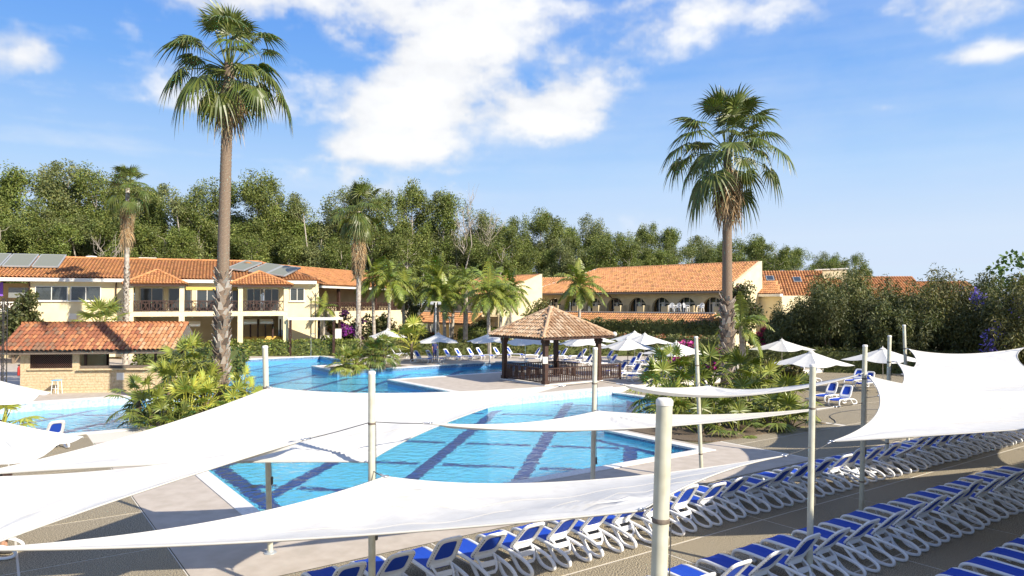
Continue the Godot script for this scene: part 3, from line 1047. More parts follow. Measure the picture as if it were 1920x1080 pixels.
# corners p0..p3 with the middles of the four edges; p3 may be the same as p0 for a triangle
func sail(label: String, p: Array, e: Array, ties: Array, droop := 0.12, wrinkle := 0.025) -> void:
	var t := thing("shade_sail", label, "shade sail", Vector3.ZERO, 0.0, "white shade sails over the terrace")
	var bez := func(a: Vector3, mid: Vector3, b: Vector3, s: float) -> Vector3:
		var c := mid * 2.0 - (a + b) * 0.5
		return a.lerp(c, s).lerp(c.lerp(b, s), s)
	var n := 40
	var grid := []
	var centre: Vector3 = (p[0] + p[1] + p[2] + p[3]) * 0.25
	var nz := FastNoiseLite.new()
	nz.seed = hash(label)
	nz.frequency = 0.9
	for j in n + 1:
		var row := PackedVector3Array()
		var tt := float(j) / n
		for i in n + 1:
			var s := float(i) / n
			var c0: Vector3 = bez.call(p[0], e[0], p[1], s)
			var c1: Vector3 = bez.call(p[3], e[2], p[2], s)
			var d0: Vector3 = bez.call(p[0], e[3], p[3], tt)
			var d1: Vector3 = bez.call(p[1], e[1], p[2], tt)
			var q := c0.lerp(c1, tt) + d0.lerp(d1, s) - (p[0] as Vector3).lerp(p[1], s).lerp((p[3] as Vector3).lerp(p[2], s), tt)
			var bell := sin(PI * s) * sin(PI * tt)
			q.y -= droop * bell
			# folds that fan out from each corner
			for k in 4:
				var r: Vector3 = q - p[k]
				var dist := r.length()
				if dist > 0.05 and dist < 4.2:
					var in_dir: Vector3 = (centre - p[k]).normalized()
					var ang := atan2(r.normalized().cross(in_dir).y, r.normalized().dot(in_dir))
					q.y += wrinkle * sin(ang * 13.0 + k * 1.7) * exp(-dist * 0.75) * minf(dist * 2.5, 1.0) * 2.2 * clampf(bell * 8.0, 0.0, 1.0)
			q.y += nz.get_noise_3dv(q) * 0.02 * bell
			row.append(q)
		grid.append(row)
	var m := Mesher.new()
	for j in n + 1:
		for i in n + 1:
			var a: Vector3 = grid[j][mini(i + 1, n)] - grid[j][maxi(i - 1, 0)]
			var b: Vector3 = grid[mini(j + 1, n)][i] - grid[maxi(j - 1, 0)][i]
			var nn := a.cross(b)
			nn = nn.normalized() if nn.length() > 1e-9 else Vector3.UP
			if nn.y < 0:
				nn = -nn
			m.vert(grid[j][i], nn)
	var face: Vector3 = (grid[n / 2][n / 2 + 1] - grid[n / 2][n / 2]).cross(grid[n / 2 + 1][n / 2] - grid[n / 2][n / 2])
	var flip := face.y > 0.0
	for j in n:
		for i in n:
			var k := j * (n + 1) + i
			if flip:
				m.idx.append_array([k, k + n + 1, k + 1, k + 1, k + n + 1, k + n + 2])
			else:
				m.idx.append_array([k, k + 1, k + n + 1, k + 1, k + n + 2, k + n + 1])
	put("cloth", m, M.sail, t)
	var loop := PackedVector3Array()
	for i in n:
		loop.append(grid[0][i])
	for i in n:
		loop.append(grid[i][n])
	for i in n:
		loop.append(grid[n][n - i])
	if (p[0] as Vector3).distance_to(p[3]) > 0.01:
		for i in n:
			loop.append(grid[n - i][0])
	m = Mesher.new()
	m.tube(loop, PackedFloat32Array([0.016]), 5, true)
	put("hem", m, M.hem, t)
	# stitched seams across the cloth
	for f in [0.3, 0.62]:
		var line := PackedVector3Array()
		var row := int(f * n)
		for i in n + 1:
			line.append(grid[row][i] + Vector3(0, 0.003, 0))
		if line[0].distance_to(line[n]) > 0.5:
			m = Mesher.new()
			m.tube(line, PackedFloat32Array([0.006]), 4)
			put("seam", m, M.hem, t)
	for k in (3 if (p[0] as Vector3).distance_to(p[3]) < 0.01 else 4):
		m = Mesher.new()
		var ring := PackedVector3Array()
		for i in 10:
			var a := TAU * i / 10.0
			ring.append(p[k] + Vector3(cos(a) * 0.05, 0.01, sin(a) * 0.05))
		m.tube(ring, PackedFloat32Array([0.011]), 5, true)
		put("corner_ring", m, M.steel, t)
	for q in ties:
		cable_part(t, q[0], q[1])

func build_sails() -> void:
	# each pole: foot pixel column, distance, head pixel, place
	var list := [[510, 15.27, 497, 650, "slim cream sail pole standing left of the pool's near corner"], [700, 11.7, 697, 698, "cream sail pole in front of the pool where two sails meet"], [1109, 17.2, 1116, 653, "cream sail pole before the right half of the pool"], [1513, 13.7, 1524, 685, "cream sail pole between the two lounger rows"],
		[1205, 5.5, 1246, 752, "thick nearest sail pole leaning at the bottom middle"], [1314, 21.6, 1305, 632, "thin white sail pole at the right corner of the pool"], [1611, 18.3, 1622, 648, "sail pole carrying the corner of the big right sail"], [1659, 23.3, 1668, 630, "sail pole behind the big right sail"], [1700, 27.6, 1695, 610, "furthest sail pole against the dark shrubs"],
		[-115, 10.8, -115, 708, "sail pole outside the left edge, further one"], [-140, 7.7, -140, 764, "sail pole outside the left edge, nearer one"], [2290, 19.9, 2290, 645, "sail pole outside the right edge, middle one"], [2245, 14.3, 2245, 675, "sail pole outside the right edge, nearest one"], [2350, 26.4, 2350, 627, "sail pole outside the right edge, furthest one"], [1956, 27.4, 1956, 624, "sail pole just outside the right edge before the shrubs"]]
	var heads := []
	for q in list:
		var foot := D(q[0], 600, q[1])
		foot.y = 0.0
		var head := D(q[2], q[3], q[1])
		heads.append([foot, head])
		sail_pole(foot, head, q[4], 0.058 if q[1] > 6.0 else 0.062, 1.5 if q[1] > 6.0 else 1.1)
	var on := func(i: int, py: float) -> Vector3:      # point on pole i that shows at height py
		var f: Vector3 = heads[i][0]
		var h: Vector3 = heads[i][1]
		var y: float = EYE - (py - 570.0) * (-f.z) / FOCAL
		return f.lerp(h, (y - f.y) / (h.y - f.y))
	# the large sail over the pool's left half
	sail("large white sail stretched across the left half of the pool", [D(506, 727, 15.0), D(1050, 724, 16.8), D(690, 866, 12.0), D(-60, 892, 11.0)], [D(740, 738, 15.6), D(853, 786, 14.0), D(330, 870, 11.6), D(262, 812, 12.9)],
		[[D(506, 727, 15.0), on.call(0, 722)], [D(1050, 724, 16.8), on.call(2, 716)], [D(690, 866, 12.0), on.call(1, 874)], [D(-60, 892, 11.0), on.call(9, 886)]], 0.1, 0.035)
	sail("white sail at the left edge tied by a cable to the middle pole", [D(570, 825, 12.3), D(-70, 896, 10.4), D(-90, 1048, 8.2), D(570, 825, 12.3)], [D(280, 875, 11.2), D(-50, 965, 9.2), D(270, 920, 10.0), D(570, 825, 12.3)],
		[[D(570, 825, 12.3), on.call(1, 790)], [D(-70, 896, 10.4), on.call(9, 900)], [D(-90, 1048, 8.2), on.call(10, 1040)]], 0.05)
	sail("low white sail along the bottom in front of the pool", [D(722, 894, 11.4), D(1470, 855, 13.0), D(1205, 957, 8.6), D(-60, 1031, 7.4)], [D(1060, 904, 12.2), D(1345, 888, 10.6), D(560, 1011, 8.0), D(420, 975, 9.2)],
		[[D(722, 894, 11.4), on.call(1, 880)], [D(1470, 855, 13.0), on.call(3, 836)], [D(1205, 957, 8.6), on.call(4, 935)], [D(-60, 1031, 7.4), on.call(10, 1015)]], 0.1, 0.04)
	sail("narrow white sail seen edge-on above the right part of the pool", [D(805, 794, 12.6), D(1121, 771, 17.0), D(1566, 763, 17.9), D(805, 794, 12.6)], [D(985, 793, 14.4), D(1340, 778, 17.4), D(1190, 803, 14.8), D(805, 794, 12.6)],
		[[D(805, 794, 12.6), on.call(1, 790)], [D(1121, 771, 17.0), on.call(2, 768)], [D(1566, 763, 17.9), on.call(6, 755)]], 0.03)
	sail("narrow upper sail crossing in front of the planting bed palms", [D(1166, 721, 17.2), D(1330, 724, 21.2), D(1612, 702, 18.2), D(1166, 721, 17.2)], [D(1250, 728, 19.0), D(1440, 729, 20.0), D(1390, 741, 17.2), D(1166, 721, 17.2)],
		[[D(1166, 721, 17.2), on.call(2, 712)], [D(1330, 724, 21.2), on.call(5, 716)], [D(1612, 702, 18.2), on.call(6, 698)]], 0.03)
	sail("big white sail on the right over the lounger rows", [D(1628, 705, 18.2), D(2250, 700, 19.5), D(2200, 785, 14.4), D(1560, 828, 14.0)], [D(1900, 735, 18.4), D(2190, 745, 16.5), D(1830, 811, 13.9), D(1647, 770, 15.8)],
		[[D(1628, 705, 18.2), on.call(6, 700)], [D(1560, 828, 14.0), on.call(3, 846)], [D(2250, 700, 19.5), on.call(11, 695)], [D(2200, 785, 14.4), on.call(12, 780)]], 0.06)
	sail("second white sail on the right behind the big one", [D(1681, 679, 23.2), D(2300, 655, 26.0), D(2290, 700, 20.5), D(1650, 742, 18.9)], [D(1890, 694, 23.6), D(2240, 680, 23.0), D(1960, 732, 19.4), D(1694, 716, 21.0)],
		[[D(1681, 679, 23.2), on.call(7, 676)], [D(1650, 742, 18.9), on.call(6, 745)], [D(2300, 655, 26.0), on.call(13, 650)], [D(2290, 700, 20.5), on.call(11, 705)]], 0.05)
	sail("furthest white sail on the right below the dark shrubs", [D(1704, 655, 27.4), D(1921, 652, 28.5), D(1940, 700, 24.5), D(1694, 702, 23.8)], [D(1805, 664, 27.6), D(1908, 672, 26.4), D(1820, 700, 23.6), D(1718, 680, 25.6)],
		[[D(1704, 655, 27.4), on.call(8, 652)], [D(1694, 702, 23.8), on.call(7, 700)], [D(1921, 652, 28.5), on.call(14, 648)], [D(1940, 700, 24.5), on.call(14, 690)]], 0.05)

# ---------------------------------------------------------------- roof tiles
func barrel(r0: float, r1: float, len: float, lift: float, seg := 6, thick := 0.014) -> Mesher:
	# one cover tile: along +z is up the slope, y away from it
	var m := Mesher.new()
	for k in seg:
		var a0 := PI * k / seg
		var a1 := PI * (k + 1) / seg
		var p00 := Vector3(cos(a0) * r0, sin(a0) * r0 * 0.8 + lift, 0)
		var p01 := Vector3(cos(a1) * r0, sin(a1) * r0 * 0.8 + lift, 0)
		var p10 := Vector3(cos(a0) * r1, sin(a0) * r1 * 0.8, len)
		var p11 := Vector3(cos(a1) * r1, sin(a1) * r1 * 0.8, len)
		m.quadn(p00, p10, p11, p01, Vector3(cos((a0 + a1) * 0.5), sin((a0 + a1) * 0.5), 0))
		var q0 := Vector3(cos(a0) * (r0 - thick), sin(a0) * (r0 - thick) * 0.8 + lift, 0)
		var q1 := Vector3(cos(a1) * (r0 - thick), sin(a1) * (r0 - thick) * 0.8 + lift, 0)
		m.quad(p00, p01, q1, q0)
	return m

# joins the tiles of one roof slope into m; poly in (along the eave, up the slope)
func tile_slope(m: Mesher, o: Vector3, sdir: Vector3, tdir: Vector3, poly: PackedVector2Array, pitch := 0.24, course := 0.4, seg := 5) -> void:
	var up := sdir.cross(tdir).normalized()
	if up.y < 0:
		up = -up
	var box := Rect2(poly[0], Vector2.ZERO)
	for p in poly:
		box = box.expand(p)
	m.col = Color(0.55, 0.5, 0.48)
	var tr := Geometry2D.triangulate_polygon(poly)
	for k in range(0, tr.size(), 3):
		var q := []
		for i in 3:
			var p := poly[tr[k + i]]
			q.append(o + sdir * p.x + tdir * p.y)
		if (q[1] - q[0]).cross(q[2] - q[0]).dot(up) > 0:
			m.tri(q[0], q[1], q[2])
		else:
			m.tri(q[0], q[2], q[1])
	var cols := int(box.size.x / pitch)
	var rows := int(ceil(box.size.y / course))
	var r := pitch * 0.42
	for i in cols:
		var s := box.position.x + (i + 0.5) * pitch
		for j in rows:
			var t := box.position.y + j * course
			if not Geometry2D.is_point_in_polygon(Vector2(s, t + course * 0.5), poly):
				continue
			var tone := rnd(0.72, 1.12)
			if rng.randf() < 0.08:
				tone *= 0.7
			m.col = Color(tone, tone * rnd(0.92, 1.06), tone * rnd(0.85, 1.1))
			var c0 := o + sdir * s + tdir * t
			var c1 := o + sdir * s + tdir * (t + course + 0.03)
			var prev0 := Vector3.ZERO
			var prev1 := Vector3.ZERO
			var pn := Vector3.ZERO
			for k in seg + 1:
				var a := PI * k / seg
				var out := sdir * cos(a) + up * sin(a) * 0.8
				var p0 := c0 + out * r * 1.1 + up * 0.035
				var p1 := c1 + out * r * 0.95
				if k > 0:
					m.quadn(prev0, p0, p1, prev1, (out + pn).normalized())
				prev0 = p0
				prev1 = p1
				pn = out
	m.col = Color.WHITE

func ridge_caps(m: Mesher, a: Vector3, b: Vector3, r := 0.13, len := 0.42) -> void:
	var n := maxi(1, int(a.distance_to(b) / len))
	for i in n:
		var tone := rnd(0.75, 1.1)
		m.col = Color(tone, tone, tone)
		m.tube(PackedVector3Array([a.lerp(b, float(i) / n), a.lerp(b, (i + 1.08) / n)]), PackedFloat32Array([r * 1.08, r * 0.95]), 8)
	m.col = Color.WHITE

# ---------------------------------------------------------------- gazebo
func build_gazebo() -> void:
	var o := W(27.1, 34.5, FAR_Y)
	var bas := Basis(AXIS_U, Vector3.UP, -AXIS_V)
	var t := thing("gazebo", "dark wooden gazebo with a tiled hip roof beside the pool", "gazebo", o, 0.0)
	t.basis = bas
	var S := 4.3       # local x along u, local -z along v
	var P := func(u: float, v: float, h: float) -> Vector3: return Vector3(u, h, -v)
	var m := Mesher.new()
	m.box(P.call(S * 0.5, S * 0.5, 0.03), Vector3(S + 0.4, 0.06, S + 0.4))
	put("floor", m, M.coping, t)
	for q in [[0, 0], [S, 0], [S, S], [0, S]]:
		m = Mesher.new()
		m.box(P.call(q[0], q[1], 1.4), Vector3(0.26, 2.72, 0.26))
		m.box(P.call(q[0], q[1], 0.16), Vector3(0.36, 0.24, 0.36))
		m.box(P.call(q[0], q[1], 2.62), Vector3(0.4, 0.16, 0.4))
		m.box(P.call(q[0], q[1], 2.47), Vector3(0.33, 0.14, 0.33))
		put("post", m, M.wood, t)
	for q in [[0, 0, S, 0], [S, 0, S, S], [S, S, 0, S], [0, S, 0, 0]]:
		m = Mesher.new()
		m.bar(P.call(q[0], q[1], 2.79), P.call(q[2], q[3], 2.79), 0.2, 0.18)
		put("beam", m, M.wood, t)
	# balustrade on three sides and a return, slightly uneven rough balusters
	var bal := []
	for k in 3:
		var bm := Mesher.new()
		bm.tube(PackedVector3Array([Vector3(0, 0.12, 0), Vector3(rnd(-0.012, 0.012), 0.45, rnd(-0.01, 0.01)), Vector3(0, 0.95, 0)]), PackedFloat32Array([0.037, 0.043, 0.034]), 6)
		bal.append(bm.mesh())
	var runs := [[0.0, 0.0, S, 0.0], [0.0, 0.0, 0.0, S], [S, 0.0, S + 1.9, 0.0], [0.0, S, S, S], [S, S, S, S * 0.45]]
	for q in runs:
		var a: Vector3 = P.call(q[0], q[1], 0)
		var b: Vector3 = P.call(q[2], q[3], 0)
		var n := int(a.distance_to(b) / 0.145)
		m = Mesher.new()
		m.bar(a + Vector3(0, 0.98, 0), b + Vector3(0, 0.98, 0), 0.1, 0.06)
		m.bar(a + Vector3(0, 0.15, 0), b + Vector3(0, 0.15, 0), 0.07, 0.06)
		put("rail", m, M.wood, t)
		for i in range(1, n):
			put("baluster", bal[i % 3], M.wood, t, a.lerp(b, float(i) / n), Basis(Vector3.UP, i * 1.3))
	m = Mesher.new()
	m.box(P.call(S + 1.9, 0, 0.52), Vector3(0.1, 1.04, 0.1))
	put("gate_post", m, M.wood, t)
	# paper notice on the front post
	m = Mesher.new()
	m.box(P.call(-0.09, -0.11, 1.52) + Vector3(-0.03, 0, 0.035), Vector3(0.3, 0.42, 0.012), Basis(Vector3.UP, -0.6))
	put("notice", m, M.white_paint, t)
	# roof
	var ov := 0.72
	var e := S + ov * 2.0
	var eave := 2.88
	var rise := 1.72
	var apex: Vector3 = P.call(S * 0.5, S * 0.5, eave + rise)
	var cs := [P.call(-ov, -ov, eave), P.call(S + ov, -ov, eave), P.call(S + ov, S + ov, eave), P.call(-ov, S + ov, eave)]
	var single := []
	for k in 3:
		single.append(barrel(0.118, 0.106, 0.46, 0.035, 6).mesh())
	var hidden := Mesher.new()
	var deck := Mesher.new()
	for f in 4:
		var a: Vector3 = cs[f]
		var b: Vector3 = cs[(f + 1) % 4]
		deck.tri(a, b, apex)
		deck.tri(a + Vector3(0, -0.06, 0), apex + Vector3(0, -0.06, 0), b + Vector3(0, -0.06, 0))
		deck.quad(a + Vector3(0, -0.12, 0), b + Vector3(0, -0.12, 0), b, a)
		var sd := (b - a).normalized()
		var midp := (a + b) * 0.5
		var td := (apex - midp)
		var slope := td.length()
		td = td / slope
		var up := sd.cross(td).normalized()
		if up.y < 0:
			up = -up
		var poly := PackedVector2Array([Vector2(0, 0), Vector2(e, 0), Vector2(e * 0.5, slope)])
		if f == 1 or f == 2:
			tile_slope(hidden, a + up * 0.02, sd, td, poly, 0.27, 0.4, 4)
			continue
		var cols := int(e / 0.27)
		for i in cols:
			var s := (i + 0.5) * e / cols
			var most := slope * (1.0 - absf(s - e * 0.5) / (e * 0.5))
			var rows := int(ceil((most + 0.06) / 0.4))
			for j in rows:
				var tt := j * 0.4 - 0.08
				if tt > most - 0.05:
					continue
				var w := Basis(up.cross(td).normalized(), up, td)
				put("roof_tile", single[(i + j) % 3], M.gazebo_tiles[rng.randi() % 4], t, a + sd * (s + rnd(-0.012, 0.012)) + td * (tt + rnd(-0.02, 0.02)) + up * 0.012, w * Basis(Vector3.UP, rnd(-0.04, 0.04)))
	put("roof_deck", deck, M.wood, t)
	var ho := put("rear_roof_tiles", hidden, M.roof_pale, t)
	ho.set_meta("kind", "stuff")
	for f in 4:
		m = Mesher.new()
		ridge_caps(m, cs[f] + Vector3(0, 0.06, 0), apex + Vector3(0, 0.06, 0), 0.12, 0.4)
		put("hip_caps", m, M.gazebo_tiles[1], t)
	m = Mesher.new()
	m.lathe(apex + Vector3(0, 0.1, 0), PackedVector2Array([Vector2(0.2, -0.1), Vector2(0.16, 0.02), Vector2(0.06, 0.08), Vector2(0, 0.09)]), 10)
	put("finial", m, M.gazebo_tiles[3], t)
	m = Mesher.new()
	m.lathe(cs[1] + Vector3(0, 0.1, 0), PackedVector2Array([Vector2(0.0, -0.16), Vector2(0.13, -0.1), Vector2(0.16, 0.02), Vector2(0.1, 0.13), Vector2(0, 0.16)]), 10)
	put("corner_lamp", m, M.white_paint, t)

# ---------------------------------------------------------------- pool bar
func build_bar() -> void:
	var ax := Vector3(8.1, 0, -1.0).normalized()
	var nf := Vector3(ax.z, 0, -ax.x) * -1.0     # towards the pool
	if nf.z < 0:
		nf = -nf
	var t := thing("pool_bar", "low stone pool bar with a weathered barrel tile roof", "bar hut", Vector3(-27.06, FAR_Y, -40.0))
	t.basis = Basis(ax, Vector3.UP, nf)
	var L := 8.2
	var dep := 3.6
	var m := Mesher.new()
	# base wall in front, back wall, left room
	m.box(Vector3(L * 0.5, 0.62, -0.16), Vector3(L - 0.02, 1.24, 0.28))
	put("base_wall", m, M.mortar, t)
	m = Mesher.new()
	m.box(Vector3(L * 0.5 + 0.05, 0.06, 0.1), Vector3(L + 0.3, 0.12, 0.24))
	put("plinth", m, M.stone, t)
	# squared stone blocks of the front
	var blk := {}
	for j in 8:
		var y := 0.13 + j * 0.148
		var x := 0.0
		var first := true
		while x < L - 0.02:
			var w: float = [0.42, 0.36, 0.5][(rng.randi()) % 3]
			if first and j % 2 == 1:
				w = 0.22
			first = false
			w = minf(w, L - x)
			if L - x - w < 0.15:
				w = L - x
			var key := snappedf(w, 0.02)
			if not blk.has(key):
				var bm := Mesher.new()
				var hx := (key - 0.012) * 0.5
				var hy := 0.068
				bm.box(Vector3.ZERO, Vector3(hx * 2, hy * 2, 0.03))
				blk[key] = bm.mesh()
			var so := put("stone_block", blk[key], M.stone, t, Vector3(x + w * 0.5, y + 0.07, -0.008 + rnd(-0.003, 0.004)))
			x += w
	# pillars of the front
	for q in [[0.24, 0.5, 2.3], [2.86, 0.36, 2.3]]:
		m = Mesher.new()
		m.box(Vector3(q[0], 1.32 + 0.49, -0.16), Vector3(q[1], 1.1, 0.3))
		put("pillar", m, M.stone, t)
	# the lattice window
	m = Mesher.new()
	m.box(Vector3(1.58, 1.3, -0.1), Vector3(2.36, 0.09, 0.4))
	put("sill", m, M.stone, t)
	m = Mesher.new()
	for x in [0.52, 2.64]:
		m.box(Vector3(x, 1.81, -0.06), Vector3(0.07, 0.98, 0.08))
	m.box(Vector3(1.58, 1.37, -0.06), Vector3(2.06, 0.06, 0.08))
	m.box(Vector3(1.58, 2.27, -0.06), Vector3(2.06, 0.06, 0.08))
	var lat := put("lattice_frame", m, M.wood, t)
	for s in [-1.0, 1.0]:
		for k in range(-3, 19):
			var x0 := 0.55 + k * 0.11
			var y0 := 1.38
			var x1 := x0 + 0.88
			var y1 := 2.26
			if s < 0:
				var tmp := y0
				y0 = y1
				y1 = tmp
			var ta := clampf((0.55 - x0) / 0.88, 0.0, 1.0)
			var tb := clampf((2.6 - x0) / 0.88, 0.0, 1.0)
			if tb - ta < 0.06:
				continue
			m = Mesher.new()
			m.bar(Vector3(lerpf(x0, x1, ta), lerpf(y0, y1, ta), -0.05 - s * 0.008), Vector3(lerpf(x0, x1, tb), lerpf(y0, y1, tb), -0.05 - s * 0.008), 0.035, 0.012, Vector3(0, 0, 1))
			put("lattice_slat", m, M.wood, lat)
	# closed room behind the lattice
	m = Mesher.new()
	m.box(Vector3(1.5, 1.15, -dep + 0.1), Vector3(3.0, 2.3, 0.2))
	m.box(Vector3(0.1, 1.15, -dep * 0.5 - 0.1), Vector3(0.2, 2.3, dep - 0.4))
	m.box(Vector3(2.95, 1.15, -dep * 0.5 - 0.1), Vector3(0.16, 2.3, dep - 0.4))
	put("room_wall", m, M.stucco_beige, t)
	# counter and bar opening
	m = Mesher.new()
	m.box(Vector3(5.55, 1.27, -0.1), Vector3(5.1, 0.08, 0.6))
	put("counter_edge", m, M.stone, t)
	m = Mesher.new()
	m.box(Vector3(5.2, 1.39, -0.22), Vector3(4.3, 0.13, 0.34))
	put("counter_top", m, M.grey_wood, t)
	for q in [[6.9, -0.5], [7.45, -0.25], [3.25, -0.3], [7.45, -dep + 0.2], [3.2, -dep + 0.3]]:
		m = Mesher.new()
		m.box(Vector3(q[0], 1.15, q[1]), Vector3(0.12, 2.3, 0.12))
		put("post", m, M.wood, t)
	m = Mesher.new()
	m.box(Vector3(5.4, 0.5, -dep + 0.2), Vector3(4.2, 1.0, 0.2))
	put("rear_counter", m, M.stone, t)
	m = Mesher.new()
	m.box(Vector3(5.22, 0.86, 0.016), Vector3(0.4, 0.4, 0.016))
	put("white_sign", m, M.white_paint, t)
	# roof
	var eave := 2.36
	var ridge_h := 3.72
	var fo := 0.62
	var x0 := -0.85
	var x1 := 8.25
	var zr := -dep * 0.5
	m = Mesher.new()
	m.bar(Vector3(x0, eave - 0.08, fo - 0.1), Vector3(x1, eave - 0.08, fo - 0.1), 0.1, 0.26)
	m.bar(Vector3(x0 + 0.1, eave - 0.02, 0.0), Vector3(x1 - 0.1, eave - 0.02, 0.0), 0.16, 0.2)
	put("fascia", m, M.grey_wood, t)
	m = Mesher.new()
	var fe := Vector3(0, eave, fo)
	var rd := Vector3(0, ridge_h, zr)
	var be := Vector3(0, eave, -dep - fo)
	for q in [[fe, rd], [rd, be]]:
		m.quad(q[0] + Vector3(x0, 0, 0), q[0] + Vector3(x1, 0, 0), q[1] + Vector3(x1, 0, 0), q[1] + Vector3(x0, 0, 0))
		m.quad(q[0] + Vector3(x1, -0.07, 0), q[0] + Vector3(x0, -0.07, 0), q[1] + Vector3(x0, -0.07, 0), q[1] + Vector3(x1, -0.07, 0))
	for x in [x0, x1]:
		m.tri(fe + Vector3(x, -0.06, 0), be + Vector3(x, -0.06, 0), rd + Vector3(x, 0, 0))
	put("roof_boards", m, M.grey_wood, t)
	var td := (rd - fe)
	var slope := td.length()
	td /= slope
	var sd := Vector3.RIGHT
	var up := td.cross(Vector3.RIGHT) * -1.0
	if up.y < 0:
		up = -up
	var singles := [barrel(0.118, 0.108, 0.44, 0.028, 7, 0.018).mesh(), barrel(0.114, 0.104, 0.43, 0.026, 7, 0.018).mesh()]
	var cols := 38
	for i in cols:
		var s := x0 + 0.11 + (x1 - x0 - 0.22) * i / (cols - 1.0)
		var col_tone := rnd(-0.2, 0.2)
		for j in 7:
			var tt := j * slope / 7.0 - 0.07
			var w := Basis(up.cross(td).normalized(), up, td)
			# the left part of the roof is darker with lichen, as in the photograph
			var lean := float(i) / cols + col_tone + rnd(-0.2, 0.2)
			var which := 0
			if lean < 0.33:
				which = [0, 2, 4, 2][rng.randi() % 4]
			elif lean < 0.66:
				which = [0, 1, 1, 2][rng.randi() % 4]
			else:
				which = [1, 3, 3, 5][rng.randi() % 4]
			put("roof_tile", singles[rng.randi() % 2], M.bar_tiles[which], t, Vector3(s + rnd(-0.014, 0.014), 0, 0) + fe + td * (tt + rnd(-0.025, 0.025)) + up * 0.02, w * Basis(Vector3.UP, rnd(-0.05, 0.05)))
	var rear := Mesher.new()
	var tb := (rd - be).normalized()
	tile_slope(rear, be + Vector3(x0, 0.02, 0), Vector3.RIGHT, tb, PackedVector2Array([Vector2(0, 0), Vector2(x1 - x0, 0), Vector2(x1 - x0, slope), Vector2(0, slope)]), 0.24, 0.42, 4)
	var ro := put("rear_roof_tiles", rear, M.roof, t)
	ro.set_meta("kind", "stuff")
	m = Mesher.new()
	ridge_caps(m, rd + Vector3(x0, 0.04, 0), rd + Vector3(x1, 0.04, 0), 0.12, 0.44)
	put("ridge_caps", m, M.bar_tiles[1], t)
	# stool in front
	var st := thing("bar_stool", "white metal stool with a pale blue seat before the bar", "stool", t.transform * Vector3(2.15, 0, 0.55))
	m = Mesher.new()
	for q in [[-1, -1], [1, -1], [1, 1], [-1, 1]]:
		m.bar(Vector3(q[0] * 0.19, 0, q[1] * 0.19), Vector3(q[0] * 0.15, 0.72, q[1] * 0.15), 0.025, 0.025)
	m.bar(Vector3(-0.17, 0.3, 0.17), Vector3(0.17, 0.3, 0.17), 0.02, 0.02)
	put("frame", m, M.plastic, st)
	m = Mesher.new()
	m.box(Vector3(0, 0.74, 0), Vector3(0.38, 0.05, 0.36))
	put("seat", m, mat(lin(0.2, 0.42, 0.62), 0.6), st)
	# lattice truss mast at the left edge
	var tp := D(6, 600, 38.5)
	var tm := thing("truss_mast", "dark lattice truss mast at the left edge beside the bar", "mast", Vector3(tp.x, FAR_Y, tp.z))
	for q in [[-0.13, -0.13], [0.13, -0.13], [0.13, 0.13], [-0.13, 0.13]]:
		m = Mesher.new()
		m.tube(PackedVector3Array([Vector3(q[0], 0, q[1]), Vector3(q[0], 5.2, q[1])]), PackedFloat32Array([0.025]), 6)
		put("chord", m, M.dark_metal, tm)
	m = Mesher.new()
	for k in 20:
		var y := k * 0.26
		var sgn := 1.0 if k % 2 else -1.0
		m.bar(Vector3(-0.13 * sgn, y, 0.13), Vector3(0.13 * sgn, y + 0.26, 0.13), 0.016, 0.016)
		m.bar(Vector3(0.13, y, -0.13 * sgn), Vector3(0.13, y + 0.26, 0.13 * sgn), 0.016, 0.016)
	put("bracing", m, M.dark_metal, tm)
	# fire extinguisher on the bar's left side
	var fx := thing("fire_extinguisher", "red fire extinguisher hanging on the left side of the pool bar", "fire extinguisher", t.transform * Vector3(-0.12, 0.95, -0.12))
	m = Mesher.new()
	m.lathe(Vector3.ZERO, PackedVector2Array([Vector2(0.0, 0), Vector2(0.08, 0.0), Vector2(0.085, 0.03), Vector2(0.085, 0.42), Vector2(0.04, 0.5), Vector2(0.025, 0.55), Vector2(0, 0.55)]), 12)
	put("cylinder", m, M.red, fx)
	m = Mesher.new()
	m.box(Vector3(0, 0.58, 0.02), Vector3(0.05, 0.06, 0.14))
	put("valve", m, M.dark_metal, fx)

# ---------------------------------------------------------------- buildings
func window_part(parent: Node3D, o: Vector3, w: float, h: float, panes: int, frame: Material, pane: Material, fw := 0.07) -> void:
	# centred at o in the parent's frame, facing +z
	var m := Mesher.new()
	m.box(o + Vector3(0, h * 0.5 - fw * 0.5, 0), Vector3(w, fw, 0.1))
	m.box(o + Vector3(0, -h * 0.5 + fw * 0.5, 0), Vector3(w, fw, 0.1))
	m.box(o + Vector3(-w * 0.5 + fw * 0.5, 0, 0), Vector3(fw, h - fw * 2, 0.1))
	m.box(o + Vector3(w * 0.5 - fw * 0.5, 0, 0), Vector3(fw, h - fw * 2, 0.1))
	for k in range(1, panes):
		m.box(o + Vector3(-w * 0.5 + w * k / panes, 0, 0), Vector3(fw * 0.8, h - fw * 2, 0.09))
	var f := put("window", m, frame, parent)
	for k in panes:
		var pm := Mesher.new()
		pm.box(o + Vector3(-w * 0.5 + w * (k + 0.5) / panes, 0, -0.02), Vector3(w / panes - fw * 0.5, h - fw * 1.2, 0.02))
		put("pane", pm, pane, f)
		if pane == M.blind:
			continue

func blinds(parent: Node3D, o: Vector3, w: float, h: float) -> void:
	var m := Mesher.new()
	var n := int(h / 0.11)
	for k in n:
		m.box(o + Vector3(0, -h * 0.5 + (k + 0.5) * h / n, 0), Vector3(w, h / n * 0.72, 0.02), Basis(Vector3.RIGHT, 0.35))
	put("blind", m, M.blind, parent)

